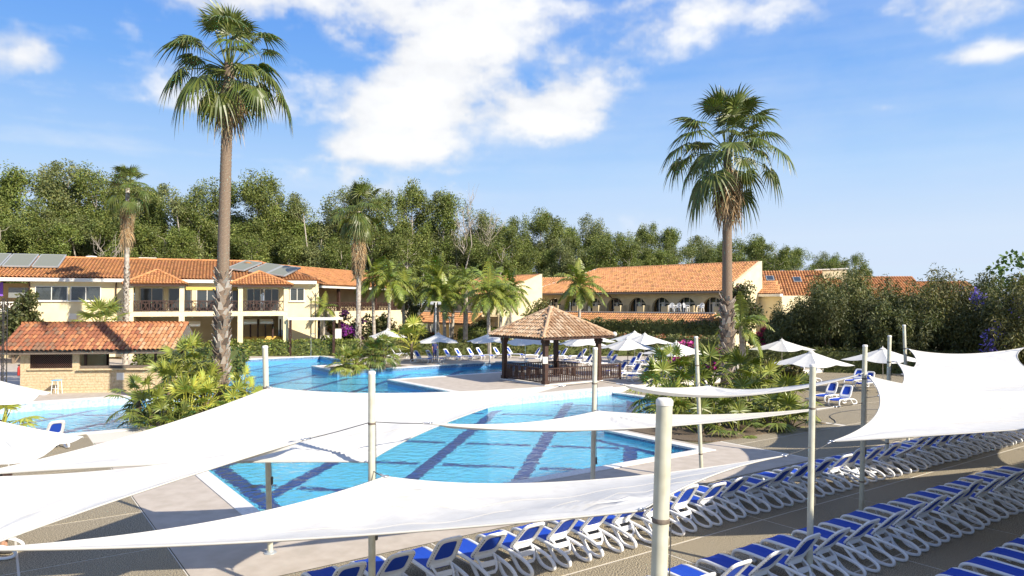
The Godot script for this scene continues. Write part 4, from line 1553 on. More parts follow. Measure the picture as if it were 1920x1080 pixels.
# balcony rail of crossed dark bars
func cross_rail(parent: Node3D, a: Vector3, b: Vector3, h: float, material: Material, bay := 0.62, thick := 0.075) -> void:
	var m := Mesher.new()
	m.bar(a + Vector3(0, h, 0), b + Vector3(0, h, 0), thick * 1.5, thick * 1.3)
	m.bar(a + Vector3(0, 0.1, 0), b + Vector3(0, 0.1, 0), thick, thick)
	var r := put("railing", m, material, parent)
	var n := maxi(1, int(round(a.distance_to(b) / bay)))
	for k in n:
		var p := a.lerp(b, float(k) / n)
		var q := a.lerp(b, float(k + 1) / n)
		var bm := Mesher.new()
		bm.bar(p + Vector3(0, 0.1, 0), q + Vector3(0, h, 0), thick * 0.8, thick * 0.8)
		bm.bar(p + Vector3(0, h, 0), q + Vector3(0, 0.1, 0), thick * 0.78, thick * 0.78)
		bm.bar(p, p + Vector3(0, h, 0), thick, thick)
		bm.bar((p + q) * 0.5 + Vector3(0, 0.1, 0), (p + q) * 0.5 + Vector3(0, h, 0), thick * 0.5, thick * 0.5)
		put("cross", bm, material, r)

func slope_part(t: Node3D, called: String, o: Vector3, sd: Vector3, td: Vector3, poly: PackedVector2Array, material: Material, pitch := 0.3, course := 0.5, seg := 4) -> void:
	var m := Mesher.new()
	tile_slope(m, o, sd, td, poly, pitch, course, seg)
	var r := put(called, m, material, t)
	r.set_meta("kind", "stuff")

func build_left_building() -> void:
	var ax := Vector3(8.32, 0, -3.37).normalized()
	var nf := Vector3(-ax.z * -1.0, 0, 0)
	nf = Vector3(-ax.z, 0, ax.x)
	if nf.z < 0:
		nf = -nf
	var t := thing("hotel_building", "yellow two-storey hotel building with balconies and terracotta roof on the left", "building", Vector3(-29.79, FAR_Y, -65.47))
	t.basis = Basis(ax, Vector3.UP, nf)
	var b0 := -FAR_Y      # heights below are over the terrace; the node stands on the far deck
	var wz := -3.0
	var m := Mesher.new()
	# upper and lower wall
	m.box(Vector3(-8.25, 3.7 + b0, wz - 0.2), Vector3(8.1, 7.1, 0.4))
	m.box(Vector3(10.5, 3.7 + b0, wz - 0.2), Vector3(3.0, 7.1, 0.4))
	m.box(Vector3(2.4, 7.0 + b0, wz - 0.2), Vector3(13.2, 0.5, 0.4))
	m.box(Vector3(12.2, 3.7 + b0, wz - 6.2), Vector3(0.4, 7.1, 12.4))
	m.box(Vector3(-12.1, 3.7 + b0, wz - 6.2), Vector3(0.4, 7.1, 12.0))
	put("wall", m, M.stucco, t)
	# back of the balconies: piers with glazing between
	for x in [-3.9, -1.5, 0.9, 3.2, 5.4, 8.8]:
		m = Mesher.new()
		m.box(Vector3(x, 5.62 + b0, wz - 0.2), Vector3(0.35, 2.24, 0.38))
		put("pier", m, M.stucco, t)
	for q in [[-2.7, 2.0], [-0.3, 2.0], [2.05, 1.9], [4.3, 1.8], [6.25, 1.3], [7.9, 1.4]]:
		window_part(t, Vector3(q[0], 5.62 + b0, wz - 0.2), q[1], 2.2, 2, M.white_paint, M.glass)
	for q in [[-0.3, 1.8], [2.05, 1.7], [6.9, 0.5]]:
		blinds(t, Vector3(q[0], 5.75 + b0, wz - 0.24), q[1], 1.9)
	for q in [[-10.65, 2.5], [-8.0, 2.4], [10.3, 1.4]]:
		window_part(t, Vector3(q[0], 6.14 + b0, wz + 0.03), q[1], 1.32, 2, M.white_paint, M.glass)
		blinds(t, Vector3(q[0], 6.14 + b0, wz - 0.0), q[1] - 0.2, 1.14)
		m = Mesher.new()
		m.box(Vector3(q[0], 5.44 + b0, wz + 0.06), Vector3(q[1] + 0.2, 0.09, 0.2))
		put("sill", m, M.white_paint, t)
	# balcony slab, columns
	m = Mesher.new()
	m.box(Vector3(2.45, 4.3 + b0, wz * 0.5 + 0.05), Vector3(13.4, 0.42, 3.3))
	put("balcony_slab", m, M.stucco, t)
	for x in [-4.1, 0.0, 4.95, 8.98]:
		m = Mesher.new()
		m.box(Vector3(x, 2.2 + b0, 0.03), Vector3(0.46, 3.78, 0.46))
		m.box(Vector3(x, 5.68 + b0, 0.03), Vector3(0.4, 2.34, 0.4))
		put("column", m, M.stucco, t)
	cross_rail(t, Vector3(-3.85, 4.52 + b0, 0.05), Vector3(-0.2, 4.52 + b0, 0.05), 0.95, M.wood)
	cross_rail(t, Vector3(0.2, 4.52 + b0, 0.05), Vector3(4.7, 4.52 + b0, 0.05), 0.95, M.wood)
	cross_rail(t, Vector3(5.2, 4.52 + b0, 0.05), Vector3(8.75, 4.52 + b0, 0.05), 0.95, M.wood)
	cross_rail(t, Vector3(-4.1, 4.52 + b0, -0.2), Vector3(-4.1, 4.52 + b0, -2.8), 0.95, M.wood)
	# balcony tables seen through the rails
	for x in [-2.9, -1.2, 1.4, 3.4, 6.3, 7.8]:
		m = Mesher.new()
		m.box(Vector3(x, 5.25 + b0, -1.2), Vector3(0.8, 0.05, 0.8))
		m.bar(Vector3(x, 4.51 + b0, -1.2), Vector3(x, 5.24 + b0, -1.2), 0.08, 0.08)
		put("balcony_table", m, M.wood, t)
	# ground floor: dark open bar with back wall and lit beams
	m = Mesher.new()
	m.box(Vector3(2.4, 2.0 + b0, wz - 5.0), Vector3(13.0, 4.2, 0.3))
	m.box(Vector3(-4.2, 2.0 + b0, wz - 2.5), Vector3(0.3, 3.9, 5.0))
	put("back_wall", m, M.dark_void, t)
	m = Mesher.new()
	for k in 6:
		m.bar(Vector3(5.3 + k * 0.7, 1.9 + b0, wz - 1.0), Vector3(5.3 + k * 0.7, 3.7 + b0, wz - 1.0), 0.16, 0.16)
	put("bar_posts", m, M.wood, t)
	m = Mesher.new()
	m.box(Vector3(7.1, 1.2 + b0, wz - 1.2), Vector3(4.0, 1.6, 0.4))
	put("yellow_counter", m, M.ochre, t)
	for q in [[0.9, -1.9, 3.35], [3.1, -1.9, 3.35], [5.9, -2.2, 3.5], [7.4, -2.2, 3.5]]:
		m = Mesher.new()
		m.box(Vector3(q[0], q[2] + b0, q[1]), Vector3(1.2, 0.25, 0.5), Basis(Vector3.RIGHT, 0.5))
		put("awning", m, M.canopy, t)
	m = Mesher.new()
	m.box(Vector3(2.5, 6.62 + b0, -0.6), Vector3(4.4, 0.3, 0.06), Basis(Vector3.RIGHT, -0.2))
	put("valance", m, M.ochre, t)
	# eaves and main roof
	var e_h := 7.4 + b0
	var e_z := wz + 0.75
	var r_h := 9.62 + b0
	var r_z := -9.4
	m = Mesher.new()
	m.box(Vector3(-4.2, e_h - 0.06, e_z - 0.04), Vector3(32.6, 0.3, 0.08))
	m.box(Vector3(-4.2, e_h - 0.2, e_z - 0.5), Vector3(32.6, 0.06, 0.9))
	put("fascia", m, M.white_paint, t)
	var fe := Vector3(-20.6, e_h + 0.1, e_z + 0.02)
	var rr := Vector3(-20.6, r_h, r_z)
	var td := (rr - fe)
	var sl := td.length()
	td /= sl
	slope_part(t, "roof_tiles", fe, Vector3.RIGHT, td, PackedVector2Array([Vector2(0, 0), Vector2(33.0, 0), Vector2(27.6, sl), Vector2(0, sl)]), M.roof, 0.3, 0.45)
	var bez := 2.0 * r_z - e_z
	var be := Vector3(-20.6, e_h + 0.1, bez)
	slope_part(t, "rear_roof_tiles", be, Vector3.RIGHT, (rr - be).normalized(), PackedVector2Array([Vector2(0, 0), Vector2(33.0, 0), Vector2(27.6, sl), Vector2(0, sl)]), M.roof, 0.6, 0.9)
	# hip end on the right
	var ha := Vector3(12.4, e_h + 0.1, e_z + 0.02)
	var hb := Vector3(12.4, e_h + 0.1, bez)
	var apex := Vector3(7.0, r_h, r_z)
	var mid := (ha + hb) * 0.5
	var hl := ha.distance_to(hb)
	slope_part(t, "hip_tiles", ha, (hb - ha).normalized(), (apex - mid).normalized(), PackedVector2Array([Vector2(0, 0), Vector2(hl, 0), Vector2(hl * 0.5, (apex - mid).length())]), M.roof, 0.3, 0.45)
	m = Mesher.new()
	ridge_caps(m, rr + Vector3(0, 0.06, 0), apex + Vector3(0, 0.06, 0), 0.14, 0.5)
	ridge_caps(m, ha + Vector3(0, 0.06, 0), apex + Vector3(0, 0.06, 0), 0.14, 0.5)
	put("ridge_caps", m, M.roof, t)
	# hip roofs of the two bays
	for q in [[-4.75, 0.42], [3.75, 9.6]]:
		var x0: float = q[0]
		var x1: float = q[1]
		var zf := 0.55
		var zb := -4.6
		var eh := 6.98 + b0
		var ph := 8.3 + b0
		var pk := Vector3((x0 + x1) * 0.5, ph, -2.0)
		var c := [Vector3(x0, eh, zf), Vector3(x1, eh, zf), Vector3(x1, eh, zb), Vector3(x0, eh, zb)]
		for f in [0, 1, 3]:
			var a: Vector3 = c[f]
			var b: Vector3 = c[(f + 1) % 4]
			var l := a.distance_to(b)
			var sd := (b - a) / l
			var foot := a + sd * (pk - a).dot(sd)
			var up := pk - foot
			slope_part(t, "bay_roof_tiles", a, sd, up.normalized(), PackedVector2Array([Vector2(0, 0), Vector2(l, 0), Vector2((pk - a).dot(sd), up.length())]), M.roof, 0.26, 0.42)
		m = Mesher.new()
		ridge_caps(m, c[0] + Vector3(0, 0.05, 0), pk + Vector3(0, 0.05, 0), 0.12, 0.42)
		ridge_caps(m, c[1] + Vector3(0, 0.05, 0), pk + Vector3(0, 0.05, 0), 0.12, 0.42)
		put("hip_caps", m, M.roof, t)
		m = Mesher.new()
		m.box(Vector3((x0 + x1) * 0.5, eh - 0.1, zf - 0.12), Vector3(x1 - x0 - 0.1, 0.2, 0.1))
		m.box(Vector3(x0 + 0.12, eh - 0.1, -1.8), Vector3(0.1, 0.2, 4.2))
		m.box(Vector3(x1 - 0.12, eh - 0.1, -1.8), Vector3(0.1, 0.2, 4.2))
		m.box(Vector3((x0 + x1) * 0.5, eh - 0.02, -1.8), Vector3(x1 - x0 - 0.3, 0.04, 4.4))
		put("bay_eaves", m, M.wood, t)
	# left wing: deep shaded gallery under the same roof
	m = Mesher.new()
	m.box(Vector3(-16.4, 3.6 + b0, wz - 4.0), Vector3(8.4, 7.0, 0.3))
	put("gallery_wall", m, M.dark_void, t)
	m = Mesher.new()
	m.box(Vector3(-16.4, 4.3 + b0, wz - 1.6), Vector3(8.2, 0.3, 3.4))
	put("gallery_slab", m, M.stucco, t)
	cross_rail(t, Vector3(-20.2, 4.45 + b0, wz), Vector3(-12.5, 4.45 + b0, wz), 0.9, M.white_paint, 0.9, 0.07)
	m = Mesher.new()
	m.box(Vector3(-15.2, 6.5 + b0, wz - 0.8), Vector3(1.5, 1.2, 0.08))
	put("purple_banner", m, M.purple, t)
	m = Mesher.new()
	m.box(Vector3(-13.2, 6.2 + b0, wz - 0.6), Vector3(1.6, 0.9, 0.08))
	put("grey_screen", m, M.blind, t)
	# downpipe and outside stair with a thin rail
	m = Mesher.new()
	m.tube(PackedVector3Array([Vector3(-5.5, e_h - 0.2, e_z - 0.1), Vector3(-5.6, e_h - 0.5, wz + 0.12), Vector3(-5.6, 0.5, wz + 0.12)]), PackedFloat32Array([0.06]), 8)
	m.tube(PackedVector3Array([Vector3(-12.2, e_h - 0.2, e_z - 0.1), Vector3(-12.3, e_h - 0.6, wz + 0.12), Vector3(-12.3, 0.5, wz + 0.12)]), PackedFloat32Array([0.06]), 8)
	put("downpipe", m, M.wood, t)
	m = Mesher.new()
	for k in 18:
		m.box(Vector3(-11.2 + k * 0.36, 1.0 + k * 0.2 + b0, wz + 0.8), Vector3(0.38, 0.2 , 1.2))
		m.box(Vector3(-11.2 + k * 0.36, (0.9 + k * 0.2) * 0.5 + 0.1, wz + 0.8), Vector3(0.36, 0.75 + k * 0.2, 1.1))
	put("stair", m, M.stucco, t)
	m = Mesher.new()
	m.bar(Vector3(-11.2, 2.0 + b0, wz + 1.4), Vector3(-5.0, 5.45 + b0, wz + 1.4), 0.05, 0.05)
	for k in 18:
		m.bar(Vector3(-11.2 + k * 0.36, 1.1 + k * 0.2 + b0, wz + 1.4), Vector3(-11.2 + k * 0.36, 2.0 + k * 0.2 + b0, wz + 1.4), 0.03, 0.03)
	put("stair_rail", m, M.wood, t)
	m = Mesher.new()
	m.box(Vector3(-9.0, 4.1 + b0, wz + 0.03), Vector3(0.6, 0.5, 0.05))
	put("wall_sign", m, M.white_paint, t)
	# flood light on the right corner
	m = Mesher.new()
	m.bar(Vector3(12.0, 0.2, wz + 0.6), Vector3(12.0, 6.3 + b0, wz + 0.6), 0.09, 0.09)
	m.bar(Vector3(12.0, 5.9 + b0, wz + 0.6), Vector3(11.65, 6.5 + b0, wz + 0.6), 0.06, 0.06)
	m.bar(Vector3(12.0, 5.9 + b0, wz + 0.6), Vector3(12.35, 6.5 + b0, wz + 0.6), 0.06, 0.06)
	put("lamp_post", m, M.dark_metal, t)
	# solar panels, chimneys
	var up := td.cross(Vector3.RIGHT)
	if up.y < 0:
		up = -up
	var frame := Basis(Vector3.RIGHT, up, -td)
	for q in [[-16.0, 4.4], [-13.8, 0.0], [-11.55, 0.0], [-18.3, 0.0]]:
		panel(t, fe + Vector3(20.6 + q[0], 0, 0) + td * (sl * 0.66) + up * 0.34, Vector3(2.0, 0.08, 3.9), frame * Basis(Vector3.RIGHT, 0.05))
	for q in [5.9, 7.9, 9.6]:
		var b := frame * Basis(Vector3.UP, -0.5)
		panel(t, fe + Vector3(20.6 + q - 0.4, 0, 0) + td * (sl * (0.62 - (q - 5.9) * 0.07)) + up * 0.3, Vector3(1.75, 0.08, 3.9), b)
	m = Mesher.new()
	m.lathe(Vector3(-8.6, r_h - 0.2, r_z - 0.6), PackedVector2Array([Vector2(0.75, 0), Vector2(0.7, 0.3), Vector2(0.45, 0.5), Vector2(0, 0.55)]), 12)
	m.box(Vector3(-3.6, r_h + 0.12, r_z - 0.5), Vector3(1.6, 0.3, 0.6))
	put("roof_vent", m, M.white_paint, t)

func panel(t: Node3D, o: Vector3, s: Vector3, b: Basis) -> void:
	var m := Mesher.new()
	m.box(o, s, b)
	var p := put("solar_panel", m, M.solar, t)
	m = Mesher.new()
	for k in [-1.0, 1.0]:
		m.box(o + b.x * k * s.x * 0.5, Vector3(0.09, 0.13, s.z + 0.05), b)
		m.box(o + b.z * k * s.z * 0.5, Vector3(s.x, 0.13, 0.09), b)
		m.bar(o + b.x * k * s.x * 0.4 - b.z * s.z * 0.4, o + b.x * k * s.x * 0.4 - b.z * s.z * 0.4 - Vector3(0, 0.9, 0), 0.06, 0.06)
	put("panel_frame", m, M.grey_metal, p)

# long low house with a roof that rises to a tall rear wall; origin at the right front corner, x to the left along the front
func shed_house(called_label: String, corner: Vector3, along: Vector3, length: float, depth: float, eave: float, ridge: float, arches: int, hip: float, terrace: bool, tiles: Material) -> Node3D:
	var t := thing("hotel_wing", called_label, "building", Vector3(corner.x, FAR_Y, corner.z))
	var x := along.normalized()
	var z := Vector3(-x.z, 0, x.x)
	if z.dot(Vector3(0, EYE, 0) - corner) < 0:
		z = -z
	# keep a right-handed frame: x along the front to the right seen from outside
	var right := Vector3.UP.cross(z).normalized()
	t.basis = Basis(right, Vector3.UP, z)
	var e := eave - FAR_Y
	var r := ridge - FAR_Y
	var L := length
	var m := Mesher.new()
	# front wall is cut by arched openings: built of piers and spandrels
	var zb := -depth
	var y_floor := 3.95 - FAR_Y
	var y_spring := 4.72 - FAR_Y
	if arches > 0:
		var step := L / arches
		var rad := minf(step * 0.39, 1.2)
		m.box(Vector3(-L * 0.5, y_floor * 0.5, -0.2), Vector3(L, y_floor, 0.4))
		for k in arches:
			var cx := -step * (k + 0.5)
			var w := step * 0.5 - rad
			m.box(Vector3(cx - rad - w * 0.5, (y_floor + e) * 0.5, -0.2), Vector3(w, e - y_floor, 0.4))
			m.box(Vector3(cx + rad + w * 0.5, (y_floor + e) * 0.5, -0.2), Vector3(w, e - y_floor, 0.4))
			var n := 12
			for i in n:
				var a0 := PI * i / n
				var a1 := PI * (i + 1) / n
				var p0 := Vector3(cx + cos(a0) * rad, y_spring + sin(a0) * rad, 0)
				var p1 := Vector3(cx + cos(a1) * rad, y_spring + sin(a1) * rad, 0)
				m.quad(p0, Vector3(p0.x, e, 0), Vector3(p1.x, e, 0), p1)
				m.quad(p1, p1 + Vector3(0, 0, -0.4), p0 + Vector3(0, 0, -0.4), p0)
	else:
		m.box(Vector3(-L * 0.5, e * 0.5, -0.2), Vector3(L, e, 0.4))
	put("front_wall", m, M.stucco_beige, t)
	if arches > 0:
		var step := L / arches
		for k in arches:
			var cx := -step * (k + 0.5)
			m = Mesher.new()
			m.box(Vector3(cx, y_floor + 0.95, -0.75), Vector3(0.07, 1.9, 0.07))
			for s in [-1.0, 1.0]:
				m.box(Vector3(cx + s * 0.72, y_floor + 0.95, -0.75), Vector3(0.08, 1.9, 0.07))
			m.box(Vector3(cx, y_floor + 1.35, -0.75), Vector3(1.5, 0.07, 0.06))
			var dr := put("door", m, M.white_paint, t)
			m = Mesher.new()
			m.box(Vector3(cx, y_floor + 0.95, -0.82), Vector3(2.2, 1.95, 0.04))
			put("pane", m, M.glass, dr)
			m = Mesher.new()
			m.box(Vector3(cx - 0.3, y_floor + 0.8, -0.79), Vector3(0.32, 1.3, 0.02))
			put("curtain", m, M.canopy, dr)
			if terrace:
				m = Mesher.new()
				m.box(Vector3(cx + step * 0.5, y_floor + 0.55, 0.62), Vector3(0.14, 1.1, 1.25))
				m.box(Vector3(cx + step * 0.37, y_floor + 0.5, 1.2), Vector3(step * 0.24, 1.0, 0.1))
				put("partition", m, M.stucco_beige, t)
	# right gable wall: a half gable up to the tall rear wall
	m = Mesher.new()
	m.quad(Vector3(0, 0, 0), Vector3(0, 0, zb), Vector3(0, r + 0.25, zb), Vector3(0, e + 0.2, 0))
	m.quad(Vector3(-0.4, 0, zb), Vector3(-0.4, 0, 0), Vector3(-0.4, e + 0.2, 0), Vector3(-0.4, r + 0.25, zb))
	m.quad(Vector3(0, e + 0.2, 0), Vector3(0, r + 0.25, zb), Vector3(-0.4, r + 0.25, zb), Vector3(-0.4, e + 0.2, 0))
	m.quad(Vector3(0, 0, zb), Vector3(-L + hip, 0, zb), Vector3(-L + hip, r, zb), Vector3(0, r + 0.02, zb))
	put("gable_wall", m, M.stucco, t)
	# roof
	var fe := Vector3(-0.4, e + 0.1, 0.6)
	var td := Vector3(-0.4, r + 0.1, zb) - fe
	var sl := td.length()
	td /= sl
	slope_part(t, "roof_tiles", fe, Vector3.LEFT, td, PackedVector2Array([Vector2(0, 0), Vector2(L, 0), Vector2(L - hip, sl), Vector2(0, sl)]), tiles, 0.34, 0.5)
	m = Mesher.new()
	m.box(Vector3(-L * 0.5, e - 0.02, 0.5), Vector3(L, 0.2, 0.14))
	put("eaves", m, M.white_paint, t)
	m = Mesher.new()
	m.tube(PackedVector3Array([Vector3(-0.2, e - 0.02, 0.68), Vector3(-L, e - 0.02, 0.68)]), PackedFloat32Array([0.09]), 8)
	put("gutter", m, M.grey_wood, t)
	if hip > 0.0:
		m = Mesher.new()
		var a := Vector3(-L - 0.3, e + 0.14, 0.6)
		var b := Vector3(-L + hip - 0.4, r + 0.14, zb)
		m.bar(a, b, 0.3, 0.12)
		put("verge", m, M.white_paint, t)
	m = Mesher.new()
	ridge_caps(m, Vector3(-0.4, r + 0.14, zb), Vector3(-L + hip, r + 0.14, zb), 0.14, 0.6)
	put("ridge_caps", m, tiles, t)
	if terrace:
		# lower tiled canopy in front of the upper rooms
		m = Mesher.new()
		m.box(Vector3(-L * 0.5, y_floor - 0.1, 1.2), Vector3(L, 0.2, 2.2))
		m.box(Vector3(-L * 0.5, y_floor + 0.2, 2.25), Vector3(L, 0.4, 0.14))
		put("terrace_slab", m, M.stucco_beige, t)
		m = Mesher.new()
		m.box(Vector3(-L * 0.5, y_floor + 0.34, 2.36), Vector3(L, 0.1, 0.12))
		put("terrace_edge", m, M.white_paint, t)
		var cf := Vector3(0.3, y_floor - 1.0, 4.1)
		var ct := Vector3(0.3, y_floor + 0.2, 2.35) - cf
		slope_part(t, "canopy_tiles", cf, Vector3.LEFT, ct.normalized(), PackedVector2Array([Vector2(0, 0), Vector2(L + 0.3, 0), Vector2(L + 0.3, ct.length()), Vector2(0, ct.length())]), tiles, 0.3, 0.42)
		m = Mesher.new()
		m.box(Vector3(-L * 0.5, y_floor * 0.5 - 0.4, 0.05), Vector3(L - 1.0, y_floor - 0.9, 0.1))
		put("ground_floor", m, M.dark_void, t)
		m = Mesher.new()
		m.bar(Vector3(0.3, y_floor - 1.1, 4.0), Vector3(-L, y_floor - 1.1, 4.0), 0.14, 0.16)
		for k in int(L / 3.5):
			m.bar(Vector3(-0.5 - k * 3.5, 0, 3.9), Vector3(-0.5 - k * 3.5, y_floor - 1.1, 3.9), 0.22, 0.22)
		put("canopy_frame", m, M.wood, t)
	return t

func skylight(t: Node3D, o: Vector3, td: Vector3) -> void:
	var up := Vector3.RIGHT.cross(td)
	if up.y < 0:
		up = -up
	var m := Mesher.new()
	m.box(o + up * 0.2, Vector3(1.0, 0.14, 1.3), Basis(Vector3.RIGHT, up, -td))
	var s := put("skylight", m, M.grey_metal, t)
	m = Mesher.new()
	m.box(o + up * 0.28, Vector3(0.8, 0.03, 1.1), Basis(Vector3.RIGHT, up, -td))
	put("pane", m, M.glass, s)

func build_wings() -> void:
	# the long wing on the right with the arcade
	var rc := D(1362, 570, 75.0)
	var lc := D(985, 570, 95.0)
	var t := shed_house("long hotel wing with arched doors and a terracotta roof on the right", Vector3(rc.x, 0, rc.z), Vector3(lc.x - rc.x, 0, lc.z - rc.z), 28.3, 8.2, 6.42, 9.75, 9, 5.6, true, M.roof_pale)
	# plastic chairs on its terrace roof edge
	for i in 4:
		var x: float = [-5.4, -4.6, -3.6, -1.9][i]
		plastic_chair(t.transform * Vector3(x, 4.05 - FAR_Y + 0.35, 1.85), t.rotation.y + [0.3, 0.1, 1.6, 0.0][i], "white plastic armchair on the terrace edge of the right wing, %s from the left" % nth(i + 1))
	# bent drain pipe on the front
	var m := Mesher.new()
	m.tube(PackedVector3Array([Vector3(-14.6, 6.0, 0.62), Vector3(-14.4, 5.6, 0.3), Vector3(-13.6, 5.3, 0.12), Vector3(-13.6, 4.6, 0.12), Vector3(-14.4, 4.2, 0.12), Vector3(-15.6, 3.8, 0.12)]), PackedFloat32Array([0.07]), 6)
	put("drainpipe", m, M.wood, t)
	# annexe right of the gable
	var ac := D(1466, 570, 78.0)
	var al := D(1424, 570, 80.5)
	var a := thing("hotel_annexe", "low yellow annexe with a small tiled roof right of the long wing", "building", Vector3(ac.x, FAR_Y, ac.z))
	var dirx := Vector3(ac.x - al.x, 0, ac.z - al.z).normalized()
	a.basis = Basis(dirx, Vector3.UP, dirx.cross(Vector3.UP))
	m = Mesher.new()
	m.box(Vector3(-4.0, 2.9, -2.5), Vector3(8.0, 5.8, 5.0))
	put("wall", m, M.stucco, a)
	m = Mesher.new()
	m.box(Vector3(-4.0, 5.85, 0.25), Vector3(8.3, 0.28, 0.5))
	put("eaves", m, M.white_paint, a)
	var td := Vector3(0, 1.5, -3.0)
	slope_part(a, "roof_tiles", Vector3(-8.2, 6.02, 0.5), Vector3.RIGHT, td.normalized(), PackedVector2Array([Vector2(0, 0), Vector2(8.6, 0), Vector2(5.6, td.length()), Vector2(0, td.length())]), M.roof_pale, 0.3, 0.45)
	# wings further back
	var f1r := D(1585, 540, 92.0)
	var f1l := D(1425, 540, 94.0)
	var w1 := back_roof("far tiled roof with two skylights behind the right wing", f1l, f1r, 5.3, 9.4, M.roof)
	var tdr := Vector3(0, 4.1, -7.0).normalized()
	skylight(w1, Vector3(1.9, 5.3 + 2.9, 0.5 - 5.0), tdr)
	skylight(w1, Vector3(5.3, 5.3 + 2.7, 0.5 - 4.6), tdr)
	# dormer with a round hole at its end
	m = Mesher.new()
	var c0 := Vector3(9.2, 9.3, -6.0)
	m.bar(c0 + Vector3(-1.6, 0.16, 1.6), c0 + Vector3(2.6, 0.3, 1.6), 0.3, 0.14)
	put("dormer_cap", m, M.white_paint, w1)
	m = Mesher.new()
	var ring := []
	for k in 20:
		var an := TAU * k / 20.0
		ring.append(Vector3(c0.x + 1.5 + cos(an) * 0.38, c0.y - 1.45 + sin(an) * 0.38, c0.z + 1.62))
	var tri := [c0 + Vector3(-1.5, 0.1, 1.62), c0 + Vector3(1.0, -2.3, 1.62), c0 + Vector3(1.9, -2.3, 1.62), c0 + Vector3(2.5, 0.2, 1.62)]
	for k in 20:
		var k2 := (k + 1) % 20
		# fan from the ring out to the outline
		var oa: Vector3 = outline_hit(tri, c0 + Vector3(1.5, -1.45, 1.62), TAU * k / 20.0)
		var ob: Vector3 = outline_hit(tri, c0 + Vector3(1.5, -1.45, 1.62), TAU * k2 / 20.0)
		m.quad(ring[k], oa, ob, ring[k2])
	put("dormer_wall", m, M.stucco, w1)
	m = Mesher.new()
	m.box(c0 + Vector3(1.0, -1.0, 0.9), Vector3(3.0, 2.2, 0.2))
	put("dormer_back", m, M.dark_void, w1)
	back_roof("far tiled roof between the dark shrubs on the right", D(1640, 540, 100.0), D(1740, 540, 99.0), 5.6, 8.9, M.roof)
	back_roof("sliver of far tiled roof behind the jacaranda", D(1740, 540, 104.0), D(1850, 540, 103.0), 5.2, 8.3, M.roof)
	# wings in the middle
	var gr := D(934, 560, 84.0)
	var gl := D(818, 560, 95.0)
	shed_house("small hotel wing with a white gable behind the feathery palms", Vector3(gr.x, 0, gr.z), Vector3(gl.x - gr.x, 0, gl.z - gr.z), 13.0, 6.6, 6.2, 8.6, 3, 0.0, true, M.roof_pale)
	back_roof("tiled roof strip between the two gabled wings", D(968, 560, 102.0), D(1030, 560, 100.0), 5.9, 8.7, M.roof_pale)
	# receding wing right of the yellow building
	var q0 := D(596, 560, 77.0)
	var q1 := D(765, 560, 97.0)
	var b := thing("gallery_wing", "receding hotel wing with a dark upper gallery and tiled roof", "building", Vector3(q0.x, FAR_Y, q0.z))
	var bx := Vector3(q1.x - q0.x, 0, q1.z - q0.z)
	var bl := bx.length()
	bx /= bl
	b.basis = Basis(bx, Vector3.UP, bx.cross(Vector3.UP))
	m = Mesher.new()
	m.box(Vector3(bl * 0.5, 2.05, -0.2), Vector3(bl, 4.1, 0.4))
	put("wall", m, M.stucco, b)
	m = Mesher.new()
	m.box(Vector3(bl * 0.5, 5.5, -2.6), Vector3(bl, 2.9, 0.2))
	put("gallery_back", m, M.dark_void, b)
	cross_rail(b, Vector3(0.2, 4.1, -0.1), Vector3(bl - 0.2, 4.1, -0.1), 0.95, M.wood, 0.8)
	for k in 6:
		m = Mesher.new()
		m.box(Vector3(0.2 + k * (bl - 0.4) / 5.0, 5.4, -0.2), Vector3(0.3, 2.6, 0.3))
		put("post", m, M.wood, b)
	m = Mesher.new()
	m.box(Vector3(bl * 0.5, 6.75, 0.4), Vector3(bl + 0.6, 0.26, 0.2))
	put("fascia", m, M.white_paint, b)
	var tdb := Vector3(0, 2.3, -6.4)
	slope_part(b, "roof_tiles", Vector3(-1.2, 6.9, 0.6), Vector3.RIGHT, tdb.normalized(), PackedVector2Array([Vector2(0, 0), Vector2(bl + 1.6, 0), Vector2(bl + 1.6, tdb.length()), Vector2(-3.5, tdb.length())]), M.roof, 0.32, 0.48)
	# little porch roof on a white beam and posts before the yellow building
	var pp := thing("porch", "flat white porch roof on brown posts right of the yellow building", "porch", Vector3(D(555, 600, 69.5).x, FAR_Y, -69.5))
	m = Mesher.new()
	m.box(Vector3(1.9, 3.5, 0), Vector3(4.6, 0.22, 2.6))
	put("roof", m, M.white_paint, pp)
	for q in [[-0.2, 1.1], [3.9, 1.1], [3.9, -1.1], [1.9, -1.1]]:
		m = Mesher.new()
		m.box(Vector3(q[0], 1.7, q[1]), Vector3(0.2, 3.4, 0.2))
		put("post", m, M.wood, pp)
	m = Mesher.new()
	for k in 9:
		m.box(Vector3(1.9, 0.1 + k * 0.19, -1.4 - k * 0.3), Vector3(2.6, 0.2, 0.34))
	put("stair", m, M.white_paint, pp)
	# hotel block behind the photographer: its tiled eaves shade the nearer lounger rows
	var hb := thing("terrace_building", "tiled hotel block beside the terrace outside the picture", "building", W(13.6, 0.0, 0))
	hb.basis = Basis(AXIS_U, Vector3.UP, -AXIS_V)
	m = Mesher.new()
	m.box(Vector3(30.0, 3.15, 6.5), Vector3(60.0, 6.3, 10.0))
	put("wall", m, M.stucco, hb)
	var tdh := Vector3(0, 1.9, 6.5)
	slope_part(hb, "roof_tiles", Vector3(0, 6.3, -0.35), Vector3.RIGHT, tdh.normalized(), PackedVector2Array([Vector2(0, 0), Vector2(60, 0), Vector2(60, tdh.length()), Vector2(0, tdh.length())]), M.roof, 0.3, 0.5)

